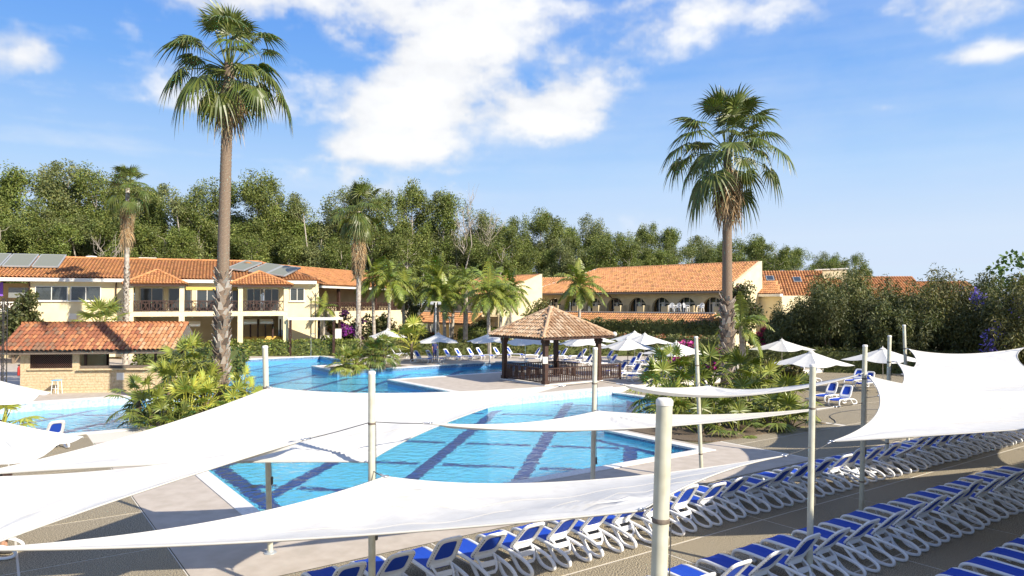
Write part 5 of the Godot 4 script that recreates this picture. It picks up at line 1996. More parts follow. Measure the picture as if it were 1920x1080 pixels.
func outline_hit(poly: Array, c: Vector3, ang: float) -> Vector3:
	var d := Vector2(cos(ang), sin(ang))
	var best := 1e9
	for k in poly.size():
		var a := Vector2(poly[k].x - c.x, poly[k].y - c.y)
		var b := Vector2(poly[(k + 1) % poly.size()].x - c.x, poly[(k + 1) % poly.size()].y - c.y)
		var hit = Geometry2D.segment_intersects_segment(Vector2.ZERO, d * 20.0, a, b)
		if hit != null:
			best = minf(best, (hit as Vector2).length())
	if best > 1e8:
		best = 0.4
	return c + Vector3(d.x * best, d.y * best, 0)

func back_roof(label: String, l: Vector3, r: Vector3, eave: float, ridge: float, tiles: Material) -> Node3D:
	var t := thing("far_house", label, "building", Vector3(l.x, FAR_Y, l.z))
	var x := Vector3(r.x - l.x, 0, r.z - l.z)
	var L := x.length()
	x /= L
	t.basis = Basis(x, Vector3.UP, x.cross(Vector3.UP))
	var e := eave
	var m := Mesher.new()
	m.box(Vector3(L * 0.5, e * 0.5, -3.5), Vector3(L, e, 7.0))
	put("wall", m, M.stucco, t)
	var td := Vector3(0, ridge - eave, -7.0)
	slope_part(t, "roof_tiles", Vector3(-0.4, e + 0.05, 0.5), Vector3.RIGHT, td.normalized(), PackedVector2Array([Vector2(0, 0), Vector2(L + 0.8, 0), Vector2(L + 0.8, td.length()), Vector2(0, td.length())]), tiles, 0.36, 0.5)
	m = Mesher.new()
	m.box(Vector3(L * 0.5, e - 0.05, 0.4), Vector3(L + 0.8, 0.24, 0.14))
	put("fascia", m, M.white_paint, t)
	m = Mesher.new()
	m.box(Vector3(L * 0.5, (ridge - 0.1) * 0.5, -7.0), Vector3(L, ridge - 0.1, 0.3))
	put("rear_wall", m, M.stucco, t)
	return t

func plastic_chair(at: Vector3, turn: float, label: String) -> void:
	var t := thing("plastic_chair", label, "chair", at, turn, "plastic chairs on the terrace edge")
	var m := Mesher.new()
	m.box(Vector3(0, 0.42, 0), Vector3(0.46, 0.04, 0.44))
	put("seat", m, M.plastic, t)
	m = Mesher.new()
	m.tube(smooth_path([Vector3(-0.23, 0.42, -0.2), Vector3(-0.22, 0.75, -0.27), Vector3(0, 0.9, -0.31), Vector3(0.22, 0.75, -0.27), Vector3(0.23, 0.42, -0.2)], 3), PackedFloat32Array([0.03]), 6)
	for k in 4:
		m.bar(Vector3(-0.15 + 0.1 * k, 0.42, -0.21), Vector3(-0.15 + 0.1 * k, 0.84, -0.29), 0.05, 0.02)
	put("backrest", m, M.plastic, t)
	for q in [[-1, -1], [1, -1], [1, 1], [-1, 1]]:
		m = Mesher.new()
		m.bar(Vector3(q[0] * 0.24, 0, q[1] * 0.24), Vector3(q[0] * 0.21, 0.42, q[1] * 0.2), 0.05, 0.05)
		put("leg", m, M.plastic, t)
	for s in [-1.0, 1.0]:
		m = Mesher.new()
		m.tube(smooth_path([Vector3(s * 0.24, 0.4, 0.2), Vector3(s * 0.26, 0.63, 0.18), Vector3(s * 0.25, 0.65, -0.24)], 3), PackedFloat32Array([0.025]), 6)
		put("arm", m, M.plastic, t)

# ---------------------------------------------------------------- plants
func shade(c: Color, lo := 0.75, hi := 1.25) -> Color:
	var k := rnd(lo, hi)
	var w := rnd(-0.12, 0.12)
	return Color(c.r * k * (1.0 + w), c.g * k, c.b * k * (1.0 - w))

func leaf(m: Mesher, p: Vector3, dir: Vector3, side: Vector3, len: float, wid: float) -> void:
	var a := p
	var t := p + dir * len
	var mid := p + dir * len * 0.45
	m.quad(a, mid + side * wid * 0.5, t, mid - side * wid * 0.5)

func random_dir() -> Vector3:
	var z := rnd(-1, 1)
	var a := rnd(0, TAU)
	var r := sqrt(1.0 - z * z)
	return Vector3(r * cos(a), z, r * sin(a))

# leaves spread through an ellipsoid, denser to the outside; hang < 0 lets them droop
func leaf_cloud(m: Mesher, c: Vector3, rad: Vector3, n: int, len: float, wid: float, colors: Array, hang := -0.2, shell := 0.45) -> void:
	for i in n:
		var d := random_dir()
		var r := pow(rng.randf(), shell)
		var p := c + d * rad * r
		var dir := (random_dir() + d * 0.5 + Vector3(0, hang, 0)).normalized()
		var side := dir.cross(random_dir()).normalized()
		m.col = shade(colors[rng.randi() % colors.size()])
		var k := rnd(0.7, 1.3)
		leaf(m, p, dir, side, len * k, wid * k)

func limb(m: Mesher, a: Vector3, b: Vector3, r0: float, r1: float, bend := 0.15) -> PackedVector3Array:
	var l := a.distance_to(b)
	var q1 := a.lerp(b, 0.35) + random_dir() * l * bend * 0.5
	var q2 := a.lerp(b, 0.7) + random_dir() * l * bend * 0.5
	var path := PackedVector3Array([a, q1, q2, b])
	m.tube(path, PackedFloat32Array([r0, lerpf(r0, r1, 0.35), lerpf(r0, r1, 0.7), r1]), 6)
	return path

# eucalyptus of 20 m: pale trunk that forks, foliage in loose clumps with gaps
func gum_proto(seed_: int, spread: float, clumps: int, sparse: float, colors: Array) -> Array:
	rng.seed = seed_
	var wood := Mesher.new()
	var green := Mesher.new()
	var tip := Vector3(rnd(-1, 1), 17.5, rnd(-1, 1))
	var main := limb(wood, Vector3.ZERO, tip, 0.3, 0.06, 0.07)
	var ends := []
	for i in 11:
		var f := rnd(0.3, 0.95)
		var at: Vector3 = main[0].lerp(main[1], f / 0.35) if f < 0.35 else (main[1].lerp(main[2], (f - 0.35) / 0.35) if f < 0.7 else main[2].lerp(main[3], (f - 0.7) / 0.3))
		var az := i * 2.4 + rnd(-0.5, 0.5)
		var reach := spread * rnd(0.5, 1.0) * (1.1 - 0.45 * f)
		var e := at + Vector3(cos(az) * reach, rnd(1.2, 3.4), sin(az) * reach)
		var path := limb(wood, at, e, 0.13 * (1.2 - f), 0.03, 0.25)
		ends.append(e)
		ends.append(path[2] + random_dir() * 0.8)
		if rng.randf() < 0.5:
			var e2 := path[2] + Vector3(rnd(-1.6, 1.6), rnd(0.4, 2.0), rnd(-1.6, 1.6))
			limb(wood, path[2], e2, 0.05, 0.02, 0.2)
			ends.append(e2)
	ends.append(tip)
	ends.append(tip + Vector3(rnd(-1, 1), 1.2, rnd(-1, 1)))
	for i in clumps:
		var c: Vector3 = ends[i % ends.size()] + random_dir() * rnd(0.0, 1.5)
		if i >= ends.size() * 2:
			c = Vector3(rnd(-1, 1) * spread * 0.62, rnd(2.5, 15.0), rnd(-1, 1) * spread * 0.62)
		var k := rnd(0.75, 1.35)
		var tone: Array = []
		var w := rnd(0.75, 1.25)
		for q in colors:
			tone.append(Color(q.r * w, q.g * w, q.b * w))
		leaf_cloud(green, c, Vector3(0.95, 1.25, 0.95) * k, int(290 * sparse), 0.27, 0.125, tone, -0.45, 0.55)
	return [wood.mesh(), green.mesh()]

func build_forest() -> void:
	var olive := [Color(0.165, 0.2, 0.042), Color(0.125, 0.16, 0.035), Color(0.21, 0.235, 0.06)]
	var deep := [Color(0.12, 0.16, 0.035), Color(0.15, 0.19, 0.04), Color(0.2, 0.22, 0.055)]
	var greyish := [Color(0.17, 0.19, 0.065), Color(0.125, 0.15, 0.05), Color(0.22, 0.235, 0.085)]
	var fresh_green := [Color(0.17, 0.215, 0.045), Color(0.21, 0.25, 0.055), Color(0.13, 0.17, 0.035)]
	var kinds := [gum_proto(101, 3.0, 54, 1.0, olive), gum_proto(102, 3.4, 58, 1.0, deep), gum_proto(103, 2.3, 40, 0.85, greyish), gum_proto(104, 3.0, 54, 1.0, olive), gum_proto(105, 2.5, 46, 0.8, deep), gum_proto(106, 3.6, 58, 0.9, greyish), gum_proto(107, 2.0, 36, 0.8, fresh_green)]
	rng.seed = 5
	# pixel column and crown top of the skyline, distance
	var sky_line := [[-40, 318, 98], [12, 312, 99], [58, 312, 100], [105, 322, 101], [128, 326, 104], [172, 324, 100], [205, 336, 103], [250, 348, 102], [292, 352, 104], [335, 362, 101], [352, 380, 108], [385, 352, 103], [430, 344, 105], [468, 336, 106], [512, 350, 106], [545, 376, 108], [578, 372, 107], [628, 368, 112], [690, 358, 112], [735, 360, 113], [762, 350, 114], [806, 384, 118], [828, 360, 116], [850, 374, 118], [905, 408, 122], [935, 412, 124], [972, 408, 126], [1005, 402, 127], [1032, 404, 128], [1062, 426, 132], [1088, 434, 134], [1110, 412, 134], [1142, 430, 137], [1172, 438, 138], [1200, 430, 140], [1228, 424, 141], [1262, 428, 143], [1290, 448, 147], [1318, 452, 148], [1345, 456, 150], [1395, 458, 152], [1412, 460, 152], [1475, 464, 158], [1494, 464, 158], [1450, 486, 154], [1540, 480, 160], [1572, 482, 150], [1602, 478, 140], [1628, 498, 132]]
	var n := 0
	for q in sky_line:
		n += 1
		gum(kinds, q[0] + rnd(-4, 4), q[1], q[2], n, "skyline", "of the tree line behind the hotel roofs")
	# second and third rank fill the wood below the skyline
	var m := 0
	var x := -60.0
	while x < 1660.0:
		var base := 348.0 + maxf(0.0, x - 300.0) * 0.082
		m += 1
		gum(kinds, x + rnd(-8, 8), base + rnd(28, 62), lerpf(94.0, 140.0, clampf((x + 40.0) / 1640.0, 0, 1)) + rnd(-2, 8), m, "inner", "of the wood standing below the skyline")
		x += 27.0 + rnd(-5, 5)
	m = 0
	x = -70.0
	while x < 1500.0:
		m += 1
		var base := 418.0 + maxf(0.0, x - 300.0) * 0.035
		gum(kinds, x + rnd(-10, 10), base + rnd(-10, 26), lerpf(90.0, 128.0, clampf((x + 40.0) / 1640.0, 0, 1)) + rnd(-1, 5), m, "front", "of the lowest trees right behind the roofs")
		x += 33.0 + rnd(-6, 6)
	# bare pale trees between the green ones
	var i := 0
	for q in [[866, 366, 112, 0.0], [905, 405, 119, 1.0], [190, 470, 93, 2.0]]:
		i += 1
		var p := D(q[0], 570, q[2])
		var h: float = EYE + (570.0 - q[1]) * q[2] / FOCAL
		rng.seed = 300 + i
		var t := thing("bare_tree", ["bare pale tree rising above the wood in the middle", "thin bare tree right of the taller bare one", "small forked bare trunk above the left roof"][i - 1], "tree", Vector3(p.x, FAR_Y, p.z), 0.0, "bare trees")
		var wood := Mesher.new()
		var top := Vector3(rnd(0.5, 1.5), h * 0.9, 0)
		var main := limb(wood, Vector3(-0.8, 0, 0), top, 0.22, 0.03, 0.12)
		put("trunk", wood, M.pale_bark, t)
		wood = Mesher.new()
		for k in 16:
			var f := rnd(0.4, 0.95)
			var at: Vector3 = main[1].lerp(main[3], f)
			var az := rnd(0, TAU)
			var e := at + Vector3(cos(az) * rnd(1, 2.6), rnd(1.5, 4.0), sin(az) * rnd(1, 2.6))
			limb(wood, at, e, 0.06, 0.015, 0.25)
			for s in 3:
				limb(wood, at.lerp(e, rnd(0.4, 0.9)), e + random_dir() * 1.2 + Vector3(0, 0.8, 0), 0.025, 0.01, 0.2)
		put("branches", wood, M.pale_bark, t)

func gum(kinds: Array, px: float, py: float, d: float, n: int, where: String, words: String) -> void:
	var p := D(px, 570, d)
	var h := EYE - FAR_Y + (570.0 - py) * d / FOCAL
	var s := h / 19.6
	var k: Array = kinds[(n * 3 + (1 if where == "inner" else 0) + (2 if where == "front" else 0)) % kinds.size()]
	var wide := s * rnd(0.85, 1.1) if where == "skyline" else maxf(s * rnd(1.05, 1.35), 0.72)
	var t := thing("eucalyptus_tree", "eucalyptus, %s from the left %s" % [nth(n), words], "tree", Vector3(p.x, FAR_Y, p.z), rnd(0, TAU), "eucalyptus trees behind the hotel")
	t.scale = Vector3(wide, s, wide)
	put("trunk", k[0], M.pale_bark, t)
	put("crown", k[1], M.leaf, t)

# one fan leaf on its stalk; grows from the origin, outwards along +z
func fan_leaf(elev: float, stalk: float, r: float, segs: int, droop: float, col: Color, tipcol: Color) -> ArrayMesh:
	var m := Mesher.new()
	var dir := Vector3(0, sin(elev), cos(elev))
	var p := Vector3.ZERO
	var path := PackedVector3Array([p])
	for i in 4:
		p += dir * stalk / 4.0
		dir = (dir + Vector3(0, -0.07 - droop * 0.06, 0)).normalized()
		path.append(p)
	m.col = Color(col.r * 1.25, col.g * 1.15, col.b)
	m.tube(path, PackedFloat32Array([0.03, 0.022, 0.018, 0.016, 0.014]), 4)
	dir = (dir + Vector3(0, -0.42 * droop, 0)).normalized()
	var side := Vector3.RIGHT
	var nrm := dir.cross(side).normalized()
	var span := deg_to_rad(118.0)
	var dphi := span * 2.0 / segs
	var ts := [0.04, 0.45, 0.68, 0.86, 1.0]
	for k in segs:
		var phi := -span + (k + 0.5) * dphi
		var d := dir * cos(phi) + side * sin(phi)
		var s := -dir * sin(phi) + side * cos(phi)
		var len := r * (0.74 + 0.26 * cos(phi * 0.7)) * rnd(0.9, 1.06)
		var sag := droop * rnd(0.7, 1.35)
		var base := shade(col, 0.75, 1.25)
		var fold := 1.0 if k % 2 else -1.0
		var prev_l := Vector3.ZERO
		var prev_r := Vector3.ZERO
		for i in ts.size():
			var t: float = ts[i]
			var w: float = 0.5 * dphi * len * t * 1.03 if t <= 0.45 else 0.5 * dphi * len * 0.45 * (1.0 - (t - 0.45) / 0.56)
			var c := p + d * len * t + nrm * (-0.12 * len * t * t) + Vector3(0, -1, 0) * sag * len * pow(maxf(0.0, t - 0.35), 1.7)
			c += d * -0.22 * sag * len * pow(maxf(0.0, t - 0.35), 2.0)
			var lft := c - s * w + nrm * fold * w * 0.55
			var rgt := c + s * w - nrm * fold * w * 0.55
			if i > 0:
				m.col = base.lerp(tipcol, 0.75) if i == ts.size() - 1 else base
				m.quad(prev_l, prev_r, rgt, lft)
			prev_l = lft
			prev_r = rgt
	return m.mesh()

var fan_sets := {}
func fan_set(called: String, stalk: float, r: float, segs: int, col: Color, tipcol: Color, droop_k := 1.0) -> Dictionary:
	if fan_sets.has(called):
		return fan_sets[called]
	var out := {}
	for e in [80, 55, 30, 5, -20, -45, -70]:
		var pair := []
		for v in 2:
			var droop: float = droop_k * (0.25 + (80.0 - e) / 150.0 * 0.9)
			pair.append(fan_leaf(deg_to_rad(e + v * 9.0), stalk * (0.9 + 0.2 * v), r * (1.0 - 0.08 * v), segs, droop, col, tipcol))
		out[e] = pair
	fan_sets[called] = out
	return out

func near_class(e: float) -> int:
	var best := 80
	for k in [80, 55, 30, 5, -20, -45, -70]:
		if absf(k - e) < absf(best - e):
			best = k
	return best

func crown_of(t: Node3D, top: Vector3, fans: Dictionary, count: int, e_hi: float, e_lo: float, material: Material, called := "frond", sc := 1.0, ragged := 7.0) -> void:
	for i in count:
		var f := (i + 0.5) / count
		var e := lerpf(e_hi, e_lo, pow(f, 1.25 if ragged > 10.0 else 1.0)) + rnd(-ragged, ragged)
		var az := i * 2.39996 + rnd(-0.03, 0.03) * ragged
		var cls := near_class(e)
		var k := sc * rnd(0.9 - ragged * 0.01, 1.1 + ragged * 0.004)
		put(called, fans[cls][rng.randi() % 2], material, t, top + Vector3(0, -f * 0.5 * sc, 0) + Vector3(sin(az), 0, cos(az)) * 0.12 * sc, Basis(Vector3.UP, az).scaled(Vector3.ONE * k) * Basis(Vector3.RIGHT, deg_to_rad(cls - e) * 0.6))

var boot_mesh := []
func tall_palm(label: String, foot: Vector3, h: float, r_low: float, r_top: float, lean: Vector3, crown_r: float, live: int, dead: int, boots_to: float, ring_mat: Material, seed_: int, skirt := 0.0) -> void:
	rng.seed = seed_
	var t := thing("fan_palm", label, "palm tree", foot, 0.0, "tall fan palms")
	var m := Mesher.new()
	var path := PackedVector3Array()
	var radii := PackedFloat32Array()
	var n := int(h / 0.09)
	for i in n + 1:
		var f := float(i) / n
		path.append(Vector3(0, h * f, 0) + lean * f * f)
		var r := lerpf(r_low, r_top, pow(f, 0.7))
		if f < 0.05:
			r *= 1.0 + 0.25 * (1.0 - f / 0.05)
		radii.append(r * (1.0 + (0.035 if i % 2 else -0.02) + rnd(-0.015, 0.015)))
	m.tube(path, radii, 14)
	put("trunk", m, ring_mat, t)
	# stubs of old leaf stalks, criss-crossing up the lower trunk
	if boot_mesh.is_empty():
		for v in 3:
			var b := Mesher.new()
			var w := 0.105 + 0.02 * v
			var l := 0.3 + 0.05 * v
			b.quad(Vector3(-w, 0, 0), Vector3(w, 0, 0), Vector3(w * 0.45, l, 0.14), Vector3(-w * 0.45, l, 0.14))
			b.quad(Vector3(w, 0, -0.06), Vector3(-w, 0, -0.06), Vector3(-w * 0.45, l, 0.1), Vector3(w * 0.45, l, 0.1))
			b.quad(Vector3(-w, 0, -0.06), Vector3(-w, 0, 0), Vector3(-w * 0.45, l, 0.14), Vector3(-w * 0.45, l, 0.1))
			b.quad(Vector3(w, 0, 0), Vector3(w, 0, -0.06), Vector3(w * 0.45, l, 0.1), Vector3(w * 0.45, l, 0.14))
			b.quad(Vector3(-w * 0.45, l, 0.14), Vector3(w * 0.45, l, 0.14), Vector3(w * 0.45, l, 0.1), Vector3(-w * 0.45, l, 0.1))
			boot_mesh.append(b.mesh())
	var y := 0.25
	var k := 0
	var boot_k := clampf(r_low / 0.36, 0.55, 1.1)
	while y < h * boots_to and k < 290:
		var f := y / h
		var r := lerpf(r_low, r_top, pow(f, 0.7)) * 0.98
		var az := k * 2.39996
		var q := rng.randf()
		put("leaf_base", boot_mesh[k % 3], M.base_pale if q < 0.42 else (M.base_mid if q < 0.75 else M.base_dark), t, Vector3(sin(az) * r, y, cos(az) * r) + lean * f * f, Basis(Vector3.UP, az + rnd(-0.2, 0.2)).scaled(Vector3.ONE * boot_k) * Basis(Vector3.BACK, rnd(-0.45, 0.45)) * Basis(Vector3.RIGHT, rnd(-0.1, 0.25)))
		y += 0.042
		k += 1
	var top := Vector3(0, h, 0) + lean
	var green := fan_set("washingtonia", 1.72, 1.28, 28, Color(0.1, 0.13, 0.026), Color(0.3, 0.26, 0.09), 1.35)
	var brown := fan_set("dead", 0.9, 1.15, 18, Color(0.34, 0.23, 0.12), Color(0.46, 0.36, 0.22), 1.6)
	var sc := crown_r / 2.75
	crown_of(t, top, green, live, 86.0, -48.0, M.palm, "frond", sc, 15.0)
	for i in dead:
		var az := i * 2.39996 + 0.4
		var drop := rnd(0.2, 1.0 + skirt)
		put("dry_frond", brown[-70][i % 2], M.dry, t, top + Vector3(0, -0.35 - drop, 0) + Vector3(sin(az), 0, cos(az)) * (r_top * 0.8), Basis(Vector3.UP, az).scaled(Vector3.ONE * sc * rnd(0.75, 1.0)) * Basis(Vector3.RIGHT, rnd(0.05, 0.35)))

# feather leaf: arching midrib with hanging leaflets
func feather_leaf(elev: float, len: float, pairs: int, col: Color, hang: float) -> ArrayMesh:
	var m := Mesher.new()
	var dir := Vector3(0, sin(elev), cos(elev))
	var p := Vector3.ZERO
	var path := PackedVector3Array([p])
	var n := 9
	for i in n:
		p += dir * len / n
		dir = (dir + Vector3(0, -0.2, 0)).normalized()
		path.append(p)
	m.col = Color(0.16, 0.17, 0.05)
	m.tube(path, PackedFloat32Array([0.03, 0.026, 0.022, 0.019, 0.016, 0.013, 0.011, 0.009, 0.007, 0.005]), 4)
	for k in pairs:
		var f := 0.12 + 0.87 * k / (pairs - 1.0)
		var s := f * n
		var i := mini(int(s), n - 1)
		var at := path[i].lerp(path[i + 1], s - i)
		var fw := (path[i + 1] - path[i]).normalized()
		var l := len * 0.3 * sin(PI * (0.15 + 0.8 * f)) * rnd(0.85, 1.1)
		for sd in [-1.0, 1.0]:
			var d: Vector3 = (Vector3.RIGHT * sd * 0.85 + fw * 0.55 + Vector3(0, rnd(-0.2, 0.35), 0)).normalized()
			m.col = shade(col, 0.7, 1.35)
			var a := at
			var w := 0.05
			var prev := a
			var q := d
			for g in 3:
				var nx := prev + q * l / 3.0
				var cross := q.cross(fw).normalized().cross(q).normalized() * w * (1.0 - g * 0.3)
				var c2 := cross * (0.62 if g < 2 else 0.05)
				m.quad(prev - cross, prev + cross, nx + c2, nx - c2)
				prev = nx
				q = (q + Vector3(0, -hang, 0)).normalized()
	return m.mesh()

var feathers := {}
func feather_palm(label: String, foot: Vector3, h: float, r: float, frond_len: float, count: int, seed_: int, trunk_mat: Material, e_lo := -30.0) -> void:
	rng.seed = seed_
	if feathers.is_empty():
		for e in [75, 50, 25, 0, -25]:
			feathers[e] = [feather_leaf(deg_to_rad(e), 2.8, 30, Color(0.17, 0.22, 0.035), 0.55), feather_leaf(deg_to_rad(e + 10), 2.6, 30, Color(0.22, 0.25, 0.045), 0.8)]
	var t := thing("feather_palm", label, "palm tree", foot, 0.0, "slim feather palms")
	var m := Mesher.new()
	var path := PackedVector3Array()
	var radii := PackedFloat32Array()
	var bend := Vector3(rnd(-0.3, 0.3), 0, rnd(-0.3, 0.3))
	for i in 25:
		var f := i / 24.0
		path.append(Vector3(0, h * f, 0) + bend * sin(f * PI * 0.5))
		radii.append(r * (1.15 - 0.3 * f) * (1.04 if i % 2 else 0.97))
	m.tube(path, radii, 9)
	put("trunk", m, trunk_mat, t)
	var top := path[24]
	for i in count:
		var f := (i + 0.5) / count
		var e := lerpf(78.0, e_lo, f)
		var cls := 75
		for k in feathers:
			if absf(k - e) < absf(cls - e):
				cls = k
		var az := i * 2.39996 + seed_
		put("frond", feathers[cls][i % 2], M.palm, t, top, Basis(Vector3.UP, az).scaled(Vector3.ONE * frond_len / 2.8 * rnd(0.85, 1.1)))

func shrub_palm(label: String, foot: Vector3, stem: float, size: float, count: int, seed_: int, yellow := 0.0, e_lo := -30.0) -> void:
	rng.seed = seed_
	var t := thing("dwarf_fan_palm", label, "palm shrub", foot, rnd(0, TAU), "dwarf fan palms by the water")
	var m := Mesher.new()
	m.tube(PackedVector3Array([Vector3(0, -0.05, 0), Vector3(0.04, stem * 0.5, 0.02), Vector3(0, stem + 0.05, 0)]), PackedFloat32Array([0.15, 0.13, 0.1]), 8)
	put("stem", m, M.bark, t)
	var set_name := "dwarf" if yellow < 0.3 else ("dwarf_yellow" if yellow < 0.7 else "dwarf_lime")
	var col := Color(0.15, 0.18, 0.035)
	if yellow >= 0.7:
		col = Color(0.34, 0.36, 0.06)
	elif yellow >= 0.3:
		col = Color(0.23, 0.26, 0.05)
	var fans := fan_set(set_name, 0.62, 0.58, 18, col, Color(0.42, 0.38, 0.12), 0.7)
	crown_of(t, Vector3(0, stem, 0), fans, count, 82.0, e_lo, M.palm, "frond", size)

func hedge(label: String, a: Vector3, b: Vector3, width: float, h: float, colors: Array, per_m2 := 70.0, size := 0.17, bumpy := 0.1, extra := []) -> void:
	var t := thing("hedge", label, "hedge", Vector3(a.x, a.y, a.z))
	var x := Vector3(b.x - a.x, 0, b.z - a.z)
	var L := x.length()
	x /= L
	t.basis = Basis(x, Vector3.UP, x.cross(Vector3.UP))
	var m := Mesher.new()
	var inset := 0.16
	m.box(Vector3(L * 0.5, (h - inset) * 0.5, 0), Vector3(L - inset * 2, h - inset, width - inset * 2))
	put("twigs", m, M.hedge_core, t)
	var nz := FastNoiseLite.new()
	nz.seed = hash(label)
	nz.frequency = 0.6
	m = Mesher.new()
	for f in 5:
		var area: float = [L * h, L * h * 0.3, L * width, width * h, width * h][f]
		for i in int(area * per_m2):
			var p := Vector3.ZERO
			var nn := Vector3.ZERO
			var s := rng.randf()
			var r := rng.randf()
			match f:
				0:
					p = Vector3(s * L, r * h, width * 0.5)
					nn = Vector3.BACK
				1:
					p = Vector3(s * L, r * h, -width * 0.5)
					nn = Vector3.FORWARD
				2:
					p = Vector3(s * L, h, (r - 0.5) * width)
					nn = Vector3.UP
				3:
					p = Vector3(0, s * h, (r - 0.5) * width)
					nn = Vector3.LEFT
				4:
					p = Vector3(L, s * h, (r - 0.5) * width)
					nn = Vector3.RIGHT
			p += nn * (nz.get_noise_3dv(p * 1.3) * bumpy * 2.2 - rng.randf() * 0.14)
			var dir := (nn * 0.75 + random_dir()).normalized()
			var pick: Color = colors[rng.randi() % colors.size()]
			if not extra.is_empty() and nz.get_noise_3dv(p * 0.9 + Vector3(40, 0, 0)) > 0.22 and rng.randf() < 0.75:
				pick = extra[rng.randi() % extra.size()]
			m.col = shade(pick, 0.65, 1.3)
			leaf(m, p, dir, dir.cross(random_dir()).normalized(), size * rnd(0.7, 1.3), size * 0.62)
	put("foliage", m, M.leaf, t)

# shrub or small tree: several stems and a crown of uneven clumps
func shrub(called: String, label: String, category: String, foot: Vector3, rad: Vector3, base: float, clumps: int, per: int, len: float, wid: float, colors: Array, hang: float, seed_: int, flowers := [], group := "", flower_share := 0.25) -> void:
	rng.seed = seed_
	var t := thing(called, label, category, foot, 0.0, group)
	var wood := Mesher.new()
	var green := Mesher.new()
	var bloom := Mesher.new()
	for i in 4:
		var az := rnd(0, TAU)
		limb(wood, Vector3(cos(az) * 0.12, 0, sin(az) * 0.12), Vector3(cos(az) * rad.x * 0.5, base + rad.y * rnd(0.7, 1.4), sin(az) * rad.z * 0.5), 0.07 + rad.y * 0.01, 0.025, 0.2)
	put("stems", wood, M.bark, t)
	for i in clumps:
		var d := random_dir()
		d.y = d.y * 0.9 + 0.12
		var c := Vector3(0, base + rad.y, 0) + d * rad * pow(rng.randf(), 0.4) * rnd(0.75, 1.02)
		c.y = maxf(c.y, base + 0.2)
		var k := rnd(0.7, 1.3)
		var w := rnd(0.7, 1.3)
		var tone := []
		for q in colors:
			tone.append(Color(q.r * w, q.g * w, q.b * w))
		var cr := (Vector3(1, 0.85, 1) if hang > -0.8 else Vector3(0.72, 1.25, 0.72)) * k * (rad.x + rad.y) * 0.5 * 0.3
		leaf_cloud(green, c, cr, int(per * k), len, wid, tone, hang, 0.5)
		if not flowers.is_empty() and rng.randf() < flower_share:
			leaf_cloud(bloom, c + d * cr * 0.5, cr * 0.8, int(per * 0.8), len * 0.75, wid * 1.3, flowers, 0.0, 0.5)
	put("crown", green, M.leaf, t)
	if bloom.v.size() > 0:
		put("blossom", bloom, M.leaf, t)

